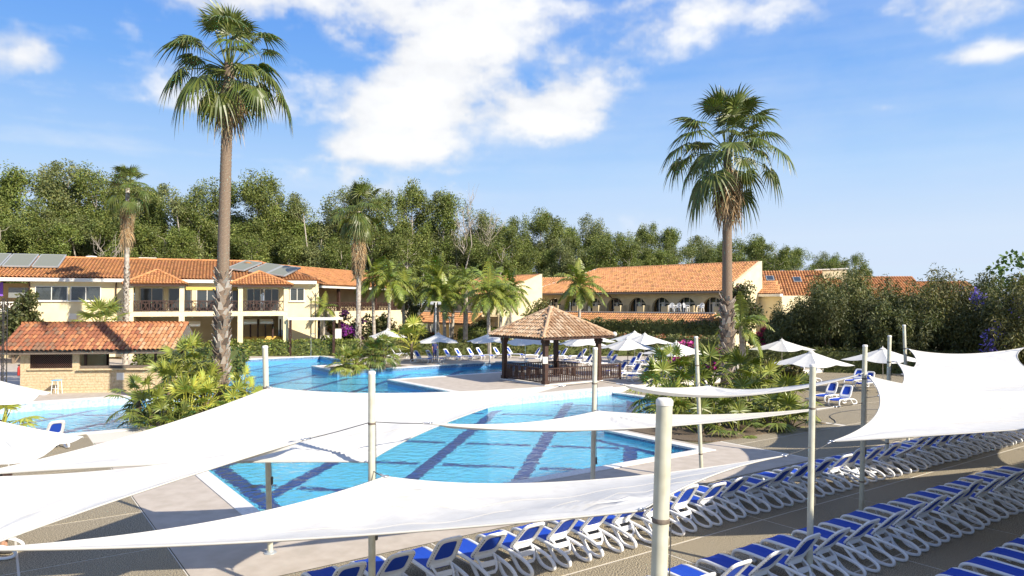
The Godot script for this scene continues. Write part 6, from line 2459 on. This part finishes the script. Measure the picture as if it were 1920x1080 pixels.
func build_plants() -> void:
	# ---- tall fan palms
	var p := W(7.75, 35.6, 0.06)
	p = D(415, 700, 34.0)
	p.y = 0.06
	tall_palm("tallest fan palm, rising left of the pool from the planter island", p, EYE + (570 - 118) * 34.0 / FOCAL, 0.33, 0.23, Vector3(0.25, 0, 0), 3.1, 48, 12, 0.40, M.bark, 11)
	p = D(1364, 700, 46.0)
	p.y = 0.0
	tall_palm("tall fan palm on the right behind the planting bed", p, EYE + (570 - 272) * 46.0 / FOCAL, 0.39, 0.25, Vector3(0.1, 0, 0), 3.85, 50, 24, 0.36, M.bark, 12, 1.3)
	p = D(236, 640, 59.0)
	p.y = FAR_Y
	tall_palm("fan palm with a straw skirt in front of the yellow building", p, EYE - FAR_Y + (570 - 352) * 59.0 / FOCAL, 0.21, 0.17, Vector3(0.0, 0, 0), 2.25, 36, 40, 0.55, M.pale_bark, 13, 2.4)
	p = D(672, 640, 71.0)
	p.y = FAR_Y
	tall_palm("fan palm with a long straw skirt in the middle distance", p, EYE - FAR_Y + (570 - 396) * 71.0 / FOCAL, 0.26, 0.2, Vector3(0.0, 0, 0), 3.0, 38, 40, 0.22, M.pale_bark, 14, 3.4)
	# ---- feather palms in the middle
	var slim := [[703, 522, 74, 2.6, "leftmost, bent over"], [727, 528, 72, 2.9, "beside the straw-skirted palm"], [760, 540, 76, 2.4, "behind the palm clump"], [812, 548, 73, 2.5, "left of the close group"], [822, 522, 78, 3.0, "tallest of the close group"], [836, 556, 72, 2.6, "right of the close group"], [846, 545, 77, 2.4, "at the back of the close group"], [872, 532, 74, 2.3, "single with a thick ringed trunk"], [918, 552, 68, 3.1, "with a full crown before the gable"], [935, 556, 71, 2.7, "right behind the full crown"], [960, 548, 75, 2.6, "just left of the long wing"], [1085, 538, 78, 3.2, "arching before the arcade"]]
	var i := 0
	for q in slim:
		p = D(q[0], 640, q[2])
		p.y = FAR_Y
		feather_palm("slim feather palm %s" % q[4], p, EYE - FAR_Y + (570.0 - q[1]) * q[2] / FOCAL, 0.17 if q[0] != 872 else 0.24, q[3] * 1.12, 20, 40 + i, M.pale_bark)
		i += 1
	p = D(1399, 690, 52.0)
	p.y = 0.0
	feather_palm("young feather palm right of the tall palm", p, EYE + (570 - 612) * 52.0 / FOCAL, 0.2, 2.6, 13, 60, M.pale_bark, -20.0)
	p = D(606, 640, 73.0)
	p.y = FAR_Y
	feather_palm("small feather palm at the corner of the yellow building", p, 4.4, 0.12, 2.0, 12, 61, M.pale_bark)
	# ---- dwarf fan palms in the planter island
	var isl := [[287, 756, 31.0, 0.5, 1.25, 20, 0.0, "lowest at the left"], [318, 716, 32.6, 1.5, 1.35, 24, 0.5, "upper left"], [352, 690, 33.8, 2.3, 1.45, 26, 0.5, "tallest, left of the trunk"], [300, 788, 30.2, 0.2, 1.1, 18, 0.0, "hanging over the near edge"], [352, 760, 31.4, 0.7, 1.35, 24, 0.8, "yellowish in the middle"], [388, 742, 32.2, 0.9, 1.2, 20, 0.8, "yellowish against the trunk"], [335, 796, 30.0, 0.15, 1.1, 18, 0.0, "low in front"], [383, 716, 33.2, 1.3, 1.2, 20, 0.5, "behind, against the trunk"], [262, 730, 31.8, 1.1, 1.1, 16, 0.0, "far left"]]
	i = 0
	for q in isl:
		p = D(q[0], 640, q[2])
		p.y = 0.06
		shrub_palm("dwarf fan palm in the planter island, %s" % q[7], p, q[3], q[4], q[5], 80 + i, q[6])
		i += 1
	for q in [[455, 716, 33.0, 1.2, 1.1, 0.8, "upper one right of the tall trunk"], [440, 750, 31.8, 0.6, 1.1, 0.8, "lower one right of the tall trunk"], [478, 742, 32.4, 0.8, 1.0, 0.8, "rightmost, beside the slim sail pole"]]:
		p = D(q[0], 640, q[2])
		p.y = 0.06
		shrub_palm("lime dwarf fan palm, %s" % q[6], p, q[3], q[4], 18, 95 + i, q[5])
		i += 1
	# ---- the bed beside the right corner of the pool
	var bed := [[1238, 722, 33.5, 1.2, 1.5, 22, 0.5, "far left tall one"], [1262, 700, 35.0, 1.9, 1.5, 22, 0.3, "back left, highest"], [1258, 758, 31.5, 0.5, 1.3, 20, 0.5, "leaning over the water"], [1300, 738, 33.5, 1.0, 1.5, 22, 0.0, "behind the thin white pole"], [1330, 715, 36.0, 1.5, 1.6, 22, 0.0, "at the foot of the tall palm"], [1345, 775, 30.5, 0.5, 1.4, 20, 0.0, "low centre"], [1388, 708, 36.0, 1.6, 1.5, 20, 0.0, "upper centre"], [1395, 760, 32.0, 0.7, 1.5, 22, 0.0, "right of centre"], [1432, 726, 35.0, 1.2, 1.5, 20, 0.3, "upper right"], [1440, 780, 30.5, 0.4, 1.4, 20, 0.0, "low right"], [1476, 742, 33.0, 0.8, 1.4, 20, 0.5, "rightmost"], [1482, 790, 30.5, 0.3, 1.2, 18, 0.3, "rightmost and lowest"], [1312, 800, 29.2, 0.2, 1.1, 16, 0.0, "at the pool corner"], [1380, 805, 29.0, 0.2, 1.1, 16, 0.0, "at the near edge"]]
	for q in bed:
		p = D(q[0], 640, q[2])
		p.y = 0.02
		shrub_palm("dwarf fan palm in the right bed, %s" % q[7], p, q[3], q[4], q[5], 120 + i, q[6])
		i += 1
	# ---- far clump on the corner of the far deck and others
	for q in [[646, 676, 54.0, 0.0, 1.1, 34, 0.3, "rounded one at the corner of the far deck", -15.0], [668, 674, 54.6, 0.0, 1.1, 32, 0.3, "second rounded one at the corner of the far deck", -15.0], [698, 660, 55.0, 0.0, 1.15, 26, 0.0, "standing on a stem at the far deck, left", -30.0], [719, 654, 55.0, 0.4, 1.25, 28, 0.0, "standing on a stem at the far deck, right", -30.0], [772, 636, 62.0, 1.9, 1.9, 20, 0.8, "upright lime one beside the far parasol", 10.0], [190, 606, 56.0, 2.6, 2.0, 24, 0.5, "spreading above the roof of the pool bar", -20.0], [2, 790, 27.5, 0.5, 1.3, 20, 0.8, "yellowish at the left edge", -20.0]]:
		p = D(q[0], 640, q[2])
		p.y = FAR_Y if q[2] > 40.0 else 0.0
		var stem: float = maxf(0.2, EYE - p.y - (q[1] - 570.0) * q[2] / FOCAL)
		shrub_palm("dwarf fan palm, %s" % q[7], p, minf(stem, q[3] + 1.6), q[4], q[5], 150 + i, q[6], q[8])
		i += 1
	# ---- hedges
	rng.seed = 31
	var fresh := [Color(0.18, 0.22, 0.04), Color(0.13, 0.165, 0.03), Color(0.24, 0.27, 0.055)]
	var dull := [Color(0.11, 0.135, 0.035), Color(0.14, 0.155, 0.045), Color(0.19, 0.175, 0.06)]
	var dark := [Color(0.06, 0.078, 0.022), Color(0.09, 0.1, 0.03), Color(0.125, 0.13, 0.042)]
	hedge("clipped hedge before the ground floor of the yellow building", Vector3(-26.6, FAR_Y, -68.6), Vector3(-14.6, FAR_Y, -69.4), 1.4, 1.45, fresh, 65.0, 0.2)
	hedge("clipped hedge behind the far loungers left of the gazebo", Vector3(-14.2, FAR_Y, -69.6), Vector3(12.5, FAR_Y, -69.0), 1.4, 1.4, dull, 60.0, 0.2, 0.12, [Color(0.19, 0.17, 0.05)])
	hedge("second bright hedge behind the first in the middle", Vector3(-5.5, FAR_Y, -76.0), Vector3(6.5, FAR_Y, -77.0), 1.6, 2.3, fresh, 55.0, 0.22)
	hedge("tall dark hedge below the lower roof of the right wing", Vector3(5.0, FAR_Y, -86.5), Vector3(21.2, FAR_Y, -70.2), 1.6, 3.05, dark, 55.0, 0.24, 0.22)
	hedge("low dark hedge behind the parasols on the right", Vector3(12.0, 0.0, -60.5), Vector3(40.0, 0.0, -50.0), 1.6, 1.75, dark, 60.0, 0.2, 0.15, [Color(0.11, 0.12, 0.03)])
	hedge("flowering hedge bottom behind the far parasols", Vector3(9.5, FAR_Y, -73.0), Vector3(18.6, FAR_Y, -64.0), 1.4, 1.9, dull, 55.0, 0.2, 0.25, [Color(0.28, 0.11, 0.05)])
	hedge("yellow-green hedge seen through the open side of the pool bar", Vector3(-25.5, FAR_Y, -49.5), Vector3(-18.5, FAR_Y, -50.5), 1.4, 2.1, [Color(0.17, 0.19, 0.03), Color(0.09, 0.12, 0.02), Color(0.22, 0.22, 0.04)], 60.0, 0.22, 0.25)
	# ---- climbers and flowering shrubs
	var magenta := [Color(0.52, 0.04, 0.3), Color(0.42, 0.03, 0.32), Color(0.6, 0.08, 0.36)]
	var violet := [Color(0.24, 0.03, 0.3), Color(0.32, 0.05, 0.36)]
	var garden := "garden shrubs"
	var sh := func(called, label, cat, px, d, top, rad, cl, per, cols, hang, sd, fl, share):
		var q := D(px, 640, d)
		var gy := FAR_Y if d > 50.0 else 0.0
		var h: float = EYE - (top - 570.0) * d / FOCAL - gy
		var ry: float = minf(h * 0.5, 3.2)
		shrub(called, label, cat, Vector3(q.x, gy, q.z), Vector3(rad, ry, rad), h - ry * 2.0, cl, per, 0.3, 0.16, cols, hang, sd, fl, garden, share)
	sh.call("bougainvillea", "purple bougainvillea right of the yellow building", "shrub", 655, 75.0, 590, 1.7, 22, 110, dark, -0.2, 201, violet, 0.7)
	sh.call("bougainvillea", "dull red-leaved shrub left of the purple bougainvillea", "shrub", 632, 76.0, 596, 1.2, 14, 100, dull, -0.2, 202, [Color(0.25, 0.08, 0.06)], 0.3)
	sh.call("bougainvillea", "magenta bougainvillea left of the thin white pole", "shrub", 1281, 50.0, 636, 1.3, 14, 110, dull, -0.2, 203, magenta, 0.75)
	sh.call("bougainvillea", "magenta bougainvillea beside the tall right palm", "shrub", 1326, 48.5, 640, 1.4, 16, 110, dull, -0.2, 204, magenta, 0.85)
	sh.call("bougainvillea", "red flowering climber on the yellow annexe", "shrub", 1432, 66.0, 612, 1.2, 14, 100, dark, -0.2, 205, [Color(0.4, 0.02, 0.07), Color(0.3, 0.03, 0.1)], 0.6)
	sh.call("cypress_shrub", "dark columnar climber between the far feather palms", "shrub", 772, 80.0, 555, 0.9, 16, 120, dark, -0.4, 206, [], 0.0)
	sh.call("leafy_shrub", "broad shrub under the leftmost feather palms", "shrub", 706, 77.0, 588, 2.2, 24, 110, dull, -0.3, 207, violet, 0.15)
	sh.call("leafy_shrub", "green shrub below the gallery beside the palm clump", "shrub", 745, 73.0, 612, 1.9, 20, 110, fresh, -0.2, 208, [], 0.0)
	sh.call("leafy_shrub", "rounded shrub right of the close feather palms", "shrub", 785, 72.0, 618, 1.8, 18, 110, dull, -0.2, 209, [Color(0.3, 0.07, 0.03)], 0.2)
	sh.call("leafy_shrub", "dense dark shrub in front of the small gabled wing", "shrub", 895, 79.0, 598, 2.4, 26, 110, dark, -0.3, 210, [], 0.0)
	sh.call("leafy_shrub", "tall dark shrub left of the long wing's corner", "shrub", 1000, 88.0, 556, 2.6, 26, 110, dull, -0.5, 211, [], 0.0)
	sh.call("leafy_shrub", "dark climber covering the gable of the long wing", "shrub", 1392, 70.0, 520, 2.0, 30, 130, dark, -0.4, 212, [Color(0.12, 0.03, 0.05)], 0.15)
	sh.call("leafy_shrub", "low shrub at the corner of the porch", "shrub", 626, 70.0, 625, 1.2, 14, 100, fresh, -0.2, 213, [], 0.0)
	sh.call("ivy", "dark ivy on the left corner of the yellow building", "climber", 48, 60.5, 540, 1.25, 30, 120, dark, -0.4, 214, [], 0.0)
	sh.call("ivy", "dark ivy below the white gallery rail at the left", "climber", 24, 60.0, 575, 1.5, 26, 120, dark, -0.4, 215, [], 0.0)
	for k in 6:
		sh.call("ground_shrub", "low scrubby shrub between the right bed and the hedge, %s from the left" % nth(k + 1), "shrub", 1400 + k * 22, 42.0 + (k % 3) * 2.0, 682 + (k % 2) * 8, 0.9, 9, 80, [Color(0.13, 0.12, 0.035), Color(0.09, 0.1, 0.03), Color(0.17, 0.14, 0.05)], 0.2, 220 + k, [], 0.0)
	# ---- the dark mass of weeping trees on the right
	var weep := [[1500, 60, 560, 2.6, 0], [1545, 58, 540, 2.8, 0], [1590, 60, 498, 3.2, 1], [1618, 64, 505, 2.6, 0], [1640, 57, 548, 2.8, 0], [1690, 55, 558, 2.9, 0], [1722, 60, 520, 3.0, 2], [1765, 56, 512, 3.3, 2], [1812, 55, 528, 3.2, 0], [1852, 57, 522, 3.0, 2], [1895, 52, 540, 3.2, 3], [1940, 50, 525, 3.4, 0], [1990, 52, 510, 3.4, 0], [1565, 66, 552, 2.6, 0], [1475, 63, 588, 2.0, 0]]
	var jac := [Color(0.22, 0.18, 0.72), Color(0.3, 0.24, 0.8), Color(0.16, 0.12, 0.6)]
	i = 0
	for q in weep:
		i += 1
		var d: float = q[1]
		var pos := D(q[0], 640, d)
		var h: float = EYE - (q[2] - 570.0) * d / FOCAL
		var fl := [] if q[4] < 2 else jac
		var ry := h * 0.5
		var cols := dark if q[4] != 1 else dull
		if i % 4 == 0:
			cols = [Color(0.15, 0.15, 0.045), Color(0.1, 0.11, 0.035), Color(0.2, 0.18, 0.07)]
		shrub("weeping_tree", "%s weeping tree, %s from the left in the dark screen on the right" % ["dark" if q[4] < 2 else "violet-flowered", nth(i)], "tree", Vector3(pos.x, 0, pos.z), Vector3(q[3], ry, q[3]), 0.0, 64, 230, 0.3, 0.075, cols, -0.9, 400 + i, fl, "weeping trees on the right", 0.035 if q[4] == 2 else 0.16)
	shrub("broadleaf_tree", "bright broad-leaved tree at the right edge above the violet blossom", "tree", Vector3(D(1912, 570, 62.0).x, 0, -62.0), Vector3(3.0, 3.4, 3.0), 2.6, 34, 60, 0.42, 0.3, [Color(0.1, 0.16, 0.025), Color(0.07, 0.12, 0.02)], -0.2, 450)

# ---------------------------------------------------------------- people
func cone_dist(p: Vector3, a: Vector3, b: Vector3, ra: float, rb: float) -> float:
	var ab := b - a
	var h := clampf((p - a).dot(ab) / ab.dot(ab), 0.0, 1.0)
	return (p - a - ab * h).length() - lerpf(ra, rb, h)

# body as one skin: tapered bones blended smoothly, meshed as surface nets
func body_mesh(bones: Array, cell: float, paint: Callable) -> ArrayMesh:
	var lo := Vector3.ONE * 99.0
	var hi := Vector3.ONE * -99.0
	for b in bones:
		for k in 2:
			var r := Vector3.ONE * (maxf(b[2], b[3]) + cell * 2.0)
			lo = lo.min(b[k] - r)
			hi = hi.max(b[k] + r)
	var n := Vector3i(((hi - lo) / cell).ceil()) + Vector3i.ONE
	var field := PackedFloat32Array()
	field.resize(n.x * n.y * n.z)
	for z in n.z:
		for y in n.y:
			for x in n.x:
				var p := lo + Vector3(x, y, z) * cell
				var d := 9.0
				for b in bones:
					var q := cone_dist(p, b[0], b[1], b[2], b[3])
					if q < 0.4:
						var k := 0.028
						var h := clampf(0.5 + 0.5 * (q - d) / k, 0.0, 1.0)
						d = lerpf(q, d, h) - k * h * (1.0 - h)
				field[(z * n.y + y) * n.x + x] = d
	var m := Mesher.new()
	var at := {}
	for z in n.z - 1:
		for y in n.y - 1:
			for x in n.x - 1:
				var c := Vector3.ZERO
				var cnt := 0
				var vals := []
				for k in 8:
					vals.append(field[((z + (k >> 2)) * n.y + y + ((k >> 1) & 1)) * n.x + x + (k & 1)])
				for e in [[0, 1], [2, 3], [4, 5], [6, 7], [0, 2], [1, 3], [4, 6], [5, 7], [0, 4], [1, 5], [2, 6], [3, 7]]:
					var a: float = vals[e[0]]
					var b: float = vals[e[1]]
					if (a < 0.0) != (b < 0.0):
						var t := a / (a - b)
						var pa := Vector3(e[0] & 1, (e[0] >> 1) & 1, e[0] >> 2)
						var pb := Vector3(e[1] & 1, (e[1] >> 1) & 1, e[1] >> 2)
						c += pa.lerp(pb, t)
						cnt += 1
				if cnt > 0:
					var g := Vector3(vals[1] - vals[0] + vals[7] - vals[6], vals[2] - vals[0] + vals[7] - vals[5], vals[4] - vals[0] + vals[7] - vals[3]).normalized()
					var p := lo + (Vector3(x, y, z) + c / cnt) * cell
					m.col = paint.call(p)
					at[Vector3i(x, y, z)] = m.vert(p, g)
	for key in at:
		var k: Vector3i = key
		for ax in 3:
			var u := [Vector3i(0, 1, 0), Vector3i(0, 0, 1), Vector3i(1, 0, 0)][ax] as Vector3i
			var w := [Vector3i(0, 0, 1), Vector3i(1, 0, 0), Vector3i(0, 1, 0)][ax] as Vector3i
			var step := [Vector3i(1, 0, 0), Vector3i(0, 1, 0), Vector3i(0, 0, 1)][ax] as Vector3i
			if not (at.has(k - u) and at.has(k - w) and at.has(k - u - w)):
				continue
			var f0 := field[(k.z * n.y + k.y) * n.x + k.x]
			var k1 := k + step
			var f1 := field[(k1.z * n.y + k1.y) * n.x + k1.x]
			if (f0 < 0.0) == (f1 < 0.0):
				continue
			var a: int = at[k]
			var b: int = at[k - u]
			var c: int = at[k - u - w]
			var d: int = at[k - w]
			if f0 < 0.0:
				m.idx.append_array([a, c, b, a, d, c])
			else:
				m.idx.append_array([a, b, c, a, c, d])
	return m.mesh()

func person(label: String, foot: Vector3, turn: float, shirt: Color, bottoms: Color, hair: Color, skin: Color, long_legs: bool) -> void:
	var t := thing("person", label, "person", foot, turn)
	var J := {"hip": Vector3(0, 0.93, 0), "chest": Vector3(0, 1.28, -0.01), "neck": Vector3(0, 1.46, -0.01)}
	var bones := [[Vector3(-0.05, 0.95, 0), Vector3(-0.06, 1.3, -0.005), 0.125, 0.12], [Vector3(0.05, 0.95, 0), Vector3(0.06, 1.3, -0.005), 0.125, 0.12], [Vector3(-0.15, 1.39, -0.01), Vector3(0.15, 1.39, -0.01), 0.06, 0.06], [Vector3(0, 1.38, -0.01), Vector3(0, 1.54, 0.005), 0.058, 0.05]]
	for s in [-1.0, 1.0]:
		bones.append([Vector3(s * 0.09, 0.9, 0), Vector3(s * 0.1, 0.48, 0.02), 0.09, 0.058])
		bones.append([Vector3(s * 0.1, 0.48, 0.02), Vector3(s * 0.1, 0.09, -0.02), 0.058, 0.038])
		bones.append([Vector3(s * 0.1, 0.045, -0.03), Vector3(s * 0.12, 0.035, 0.15), 0.042, 0.032])
		bones.append([Vector3(s * 0.19, 1.38, -0.01), Vector3(s * 0.24, 1.12, 0.0), 0.052, 0.042])
		bones.append([Vector3(s * 0.24, 1.12, 0.0), Vector3(s * 0.23, 0.88, 0.09), 0.042, 0.028])
		bones.append([Vector3(s * 0.23, 0.87, 0.09), Vector3(s * 0.225, 0.8, 0.11), 0.03, 0.028])
	var paint := func(p: Vector3) -> Color:
		if absf(p.x) > 0.185 and p.y < 1.2:
			return skin
		if p.y > 1.45:
			return skin
		if p.y > 0.95:
			return shirt
		if p.y > (0.1 if long_legs else 0.52):
			return bottoms
		return skin if p.y > 0.08 else Color(0.05, 0.045, 0.04)
	var vm := mat(Color.WHITE, 0.75)
	vm.vertex_color_use_as_albedo = true
	put("body", body_mesh(bones, 0.03, paint), vm, t)
	# head with its face, ears and hair
	var hb := [[Vector3(0, 1.66, 0.0), Vector3(0, 1.6, 0.03), 0.095, 0.07], [Vector3(0, 1.57, 0.045), Vector3(0, 1.56, 0.06), 0.045, 0.04], [Vector3(0, 1.64, 0.095), Vector3(0, 1.615, 0.112), 0.011, 0.016], [Vector3(-0.09, 1.635, -0.01), Vector3(-0.095, 1.61, -0.005), 0.018, 0.014], [Vector3(0.09, 1.635, -0.01), Vector3(0.095, 1.61, -0.005), 0.018, 0.014]]
	var face := func(p: Vector3) -> Color:
		if p.z > 0.06 and absf(absf(p.x) - 0.032) < 0.013 and absf(p.y - 1.643) < 0.008:
			return Color(0.03, 0.02, 0.02)
		if p.z > 0.06 and absf(p.x) < 0.024 and absf(p.y - 1.578) < 0.006:
			return Color(0.3, 0.1, 0.09)
		return skin
	var head := put("head", body_mesh(hb, 0.013, face), vm, t)
	var hairs := [[Vector3(0, 1.675, -0.025), Vector3(0, 1.69, 0.02), 0.102, 0.09], [Vector3(0, 1.64, -0.05), Vector3(0, 1.6, -0.05), 0.075, 0.055]]
	put("hair", body_mesh(hairs, 0.016, func(_p): return hair), vm, t)
	# hands: palm, four fingers and a thumb each
	for s in [-1.0, 1.0]:
		var hand := []
		var w := Vector3(s * 0.225, 0.79, 0.112)
		hand.append([w, w + Vector3(0, -0.07, 0.015), 0.024, 0.026])
		for f in 4:
			var base: Vector3 = w + Vector3(0, -0.075, 0.042 - f * 0.019)
			var l: float = [0.068, 0.078, 0.073, 0.056][f]
			var kn := base + Vector3(-s * 0.004, -l * 0.5, 0.004)
			hand.append([base, kn, 0.0092, 0.0086])
			hand.append([kn, kn + Vector3(-s * 0.014, -l * 0.45, 0.0), 0.0086, 0.0074])
		var th: Vector3 = w + Vector3(-s * 0.004, -0.03, 0.034)
		hand.append([th, th + Vector3(-s * 0.008, -0.03, 0.026), 0.0105, 0.009])
		hand.append([th + Vector3(-s * 0.008, -0.03, 0.026), th + Vector3(-s * 0.014, -0.058, 0.03), 0.009, 0.0078])
		put("hand", body_mesh(hand, 0.007, func(_p): return skin), vm, t)

# ---------------------------------------------------------------- small things
func build_small() -> void:
	var p := D(815, 660, 63.5)
	person("person in dark blue standing under the parasol left of the gazebo", Vector3(p.x, FAR_Y, p.z), 0.5, Color(0.02, 0.03, 0.13), Color(0.02, 0.03, 0.16), Color(0.02, 0.015, 0.01), Color(0.42, 0.24, 0.16), true)
	p = D(12, 800, 15.3)
	person("person in a black top and violet shorts at the left edge", Vector3(p.x, 0, p.z), 1.9, Color(0.012, 0.011, 0.012), Color(0.06, 0.04, 0.2), Color(0.03, 0.02, 0.012), Color(0.45, 0.25, 0.16), false)
	# shower post by the far pool
	p = G(820, 679, FAR_Y)
	var t := thing("shower_post", "slim white shower post among the far loungers", "shower", p)
	var m := Mesher.new()
	m.box(Vector3(0, 0.55, 0), Vector3(0.1, 1.1, 0.1))
	m.lathe(Vector3.ZERO, PackedVector2Array([Vector2(0.16, 0), Vector2(0.16, 0.03), Vector2(0.05, 0.05)]), 10)
	put("post", m, M.white_paint, t)
	m = Mesher.new()
	m.box(Vector3(0, 1.12, 0.05), Vector3(0.13, 0.06, 0.16))
	put("cap", m, M.steel, t)
	p = G(583, 672, FAR_Y)
	t = thing("pool_shower", "thin steel pool shower before the clipped hedge", "shower", p)
	m = Mesher.new()
	m.tube(smooth_path([Vector3.ZERO, Vector3(0, 1.6, 0), Vector3(0, 2.1, 0), Vector3(0.12, 2.25, 0.05), Vector3(0.32, 2.22, 0.12)], 3), PackedFloat32Array([0.03]), 8)
	put("pipe", m, M.steel, t)
	m = Mesher.new()
	m.lathe(Vector3(0.34, 2.14, 0.13), PackedVector2Array([Vector2(0.0, 0.08), Vector2(0.03, 0.07), Vector2(0.11, 0.0), Vector2(0, 0)]), 10)
	put("shower_head", m, M.steel, t)
	# twin floodlight mast and globe lamp among the palms
	p = D(817, 640, 70.0)
	t = thing("floodlight_mast", "white twin floodlight mast among the slim palms", "lamp", Vector3(p.x, FAR_Y, p.z))
	m = Mesher.new()
	m.tube(PackedVector3Array([Vector3.ZERO, Vector3(0, 5.1, 0)]), PackedFloat32Array([0.07]), 8)
	m.bar(Vector3(-0.45, 5.1, 0), Vector3(0.45, 5.1, 0), 0.07, 0.07)
	put("mast", m, M.white_paint, t)
	for s in [-1.0, 1.0]:
		m = Mesher.new()
		m.box(Vector3(s * 0.36, 4.95, 0.08), Vector3(0.3, 0.26, 0.14), Basis(Vector3.RIGHT, -0.5))
		put("floodlight", m, M.grey_metal, t)
	p = D(843, 640, 73.0)
	t = thing("globe_lamp", "globe lamp on a thin post among the slim palms", "lamp", Vector3(p.x, FAR_Y, p.z))
	m = Mesher.new()
	m.tube(PackedVector3Array([Vector3.ZERO, Vector3(0, 3.3, 0)]), PackedFloat32Array([0.035]), 8)
	put("post", m, M.white_paint, t)
	m = Mesher.new()
	m.lathe(Vector3(0, 3.3, 0), PackedVector2Array([Vector2(0.05, 0), Vector2(0.15, 0.08), Vector2(0.19, 0.2), Vector2(0.14, 0.33), Vector2(0, 0.39)]), 12)
	put("globe", m, M.white_paint, t)
	# white board by the climbers
	p = D(634, 640, 69.8)
	t = thing("notice_board", "white notice board below the purple bougainvillea", "sign", Vector3(p.x, FAR_Y, p.z), 0.15)
	m = Mesher.new()
	m.box(Vector3(0, 2.05, 0), Vector3(0.62, 0.95, 0.05))
	put("board", m, M.white_paint, t)
	m = Mesher.new()
	m.box(Vector3(0, 0.8, -0.05), Vector3(0.07, 1.6, 0.05))
	put("stake", m, M.wood, t)
	# small sign by the tall right palm
	p = D(1386, 680, 48.0)
	t = thing("garden_sign", "small white sign at the foot of the tall right palm", "sign", Vector3(p.x, 0, p.z))
	m = Mesher.new()
	m.box(Vector3(0, 1.05, 0), Vector3(0.3, 0.36, 0.03))
	put("plate", m, M.white_paint, t)
	m = Mesher.new()
	m.box(Vector3(0, 0.45, -0.02), Vector3(0.04, 0.9, 0.03))
	put("stake", m, M.grey_metal, t)
	# hose winding over the terrace on the right
	t = thing("garden_hose", "dark hose snaking over the terrace right of the planting bed", "hose")
	m = Mesher.new()
	var pts := []
	for q in [[1655, 768], [1610, 769], [1572, 774], [1556, 781], [1566, 790], [1562, 795], [1530, 797], [1495, 796]]:
		var w := G(q[0], q[1], 0.0)
		pts.append(Vector3(w.x, 0.016, w.z))
	m.tube(smooth_path(pts, 5), PackedFloat32Array([0.016]), 6)
	put("tube", m, M.cable, t)

func _ready() -> void:
	rng.seed = 1
	setup_view()
	materials()
	build_ground()
	build_pool()
	build_left_building()
	build_wings()
	build_bar()
	build_gazebo()
	build_forest()
	build_plants()
	rng.seed = 2
	build_sails()
	build_umbrellas()
	rng.seed = 3
	build_loungers()
	build_small()
	for p in protos:
		p.free()
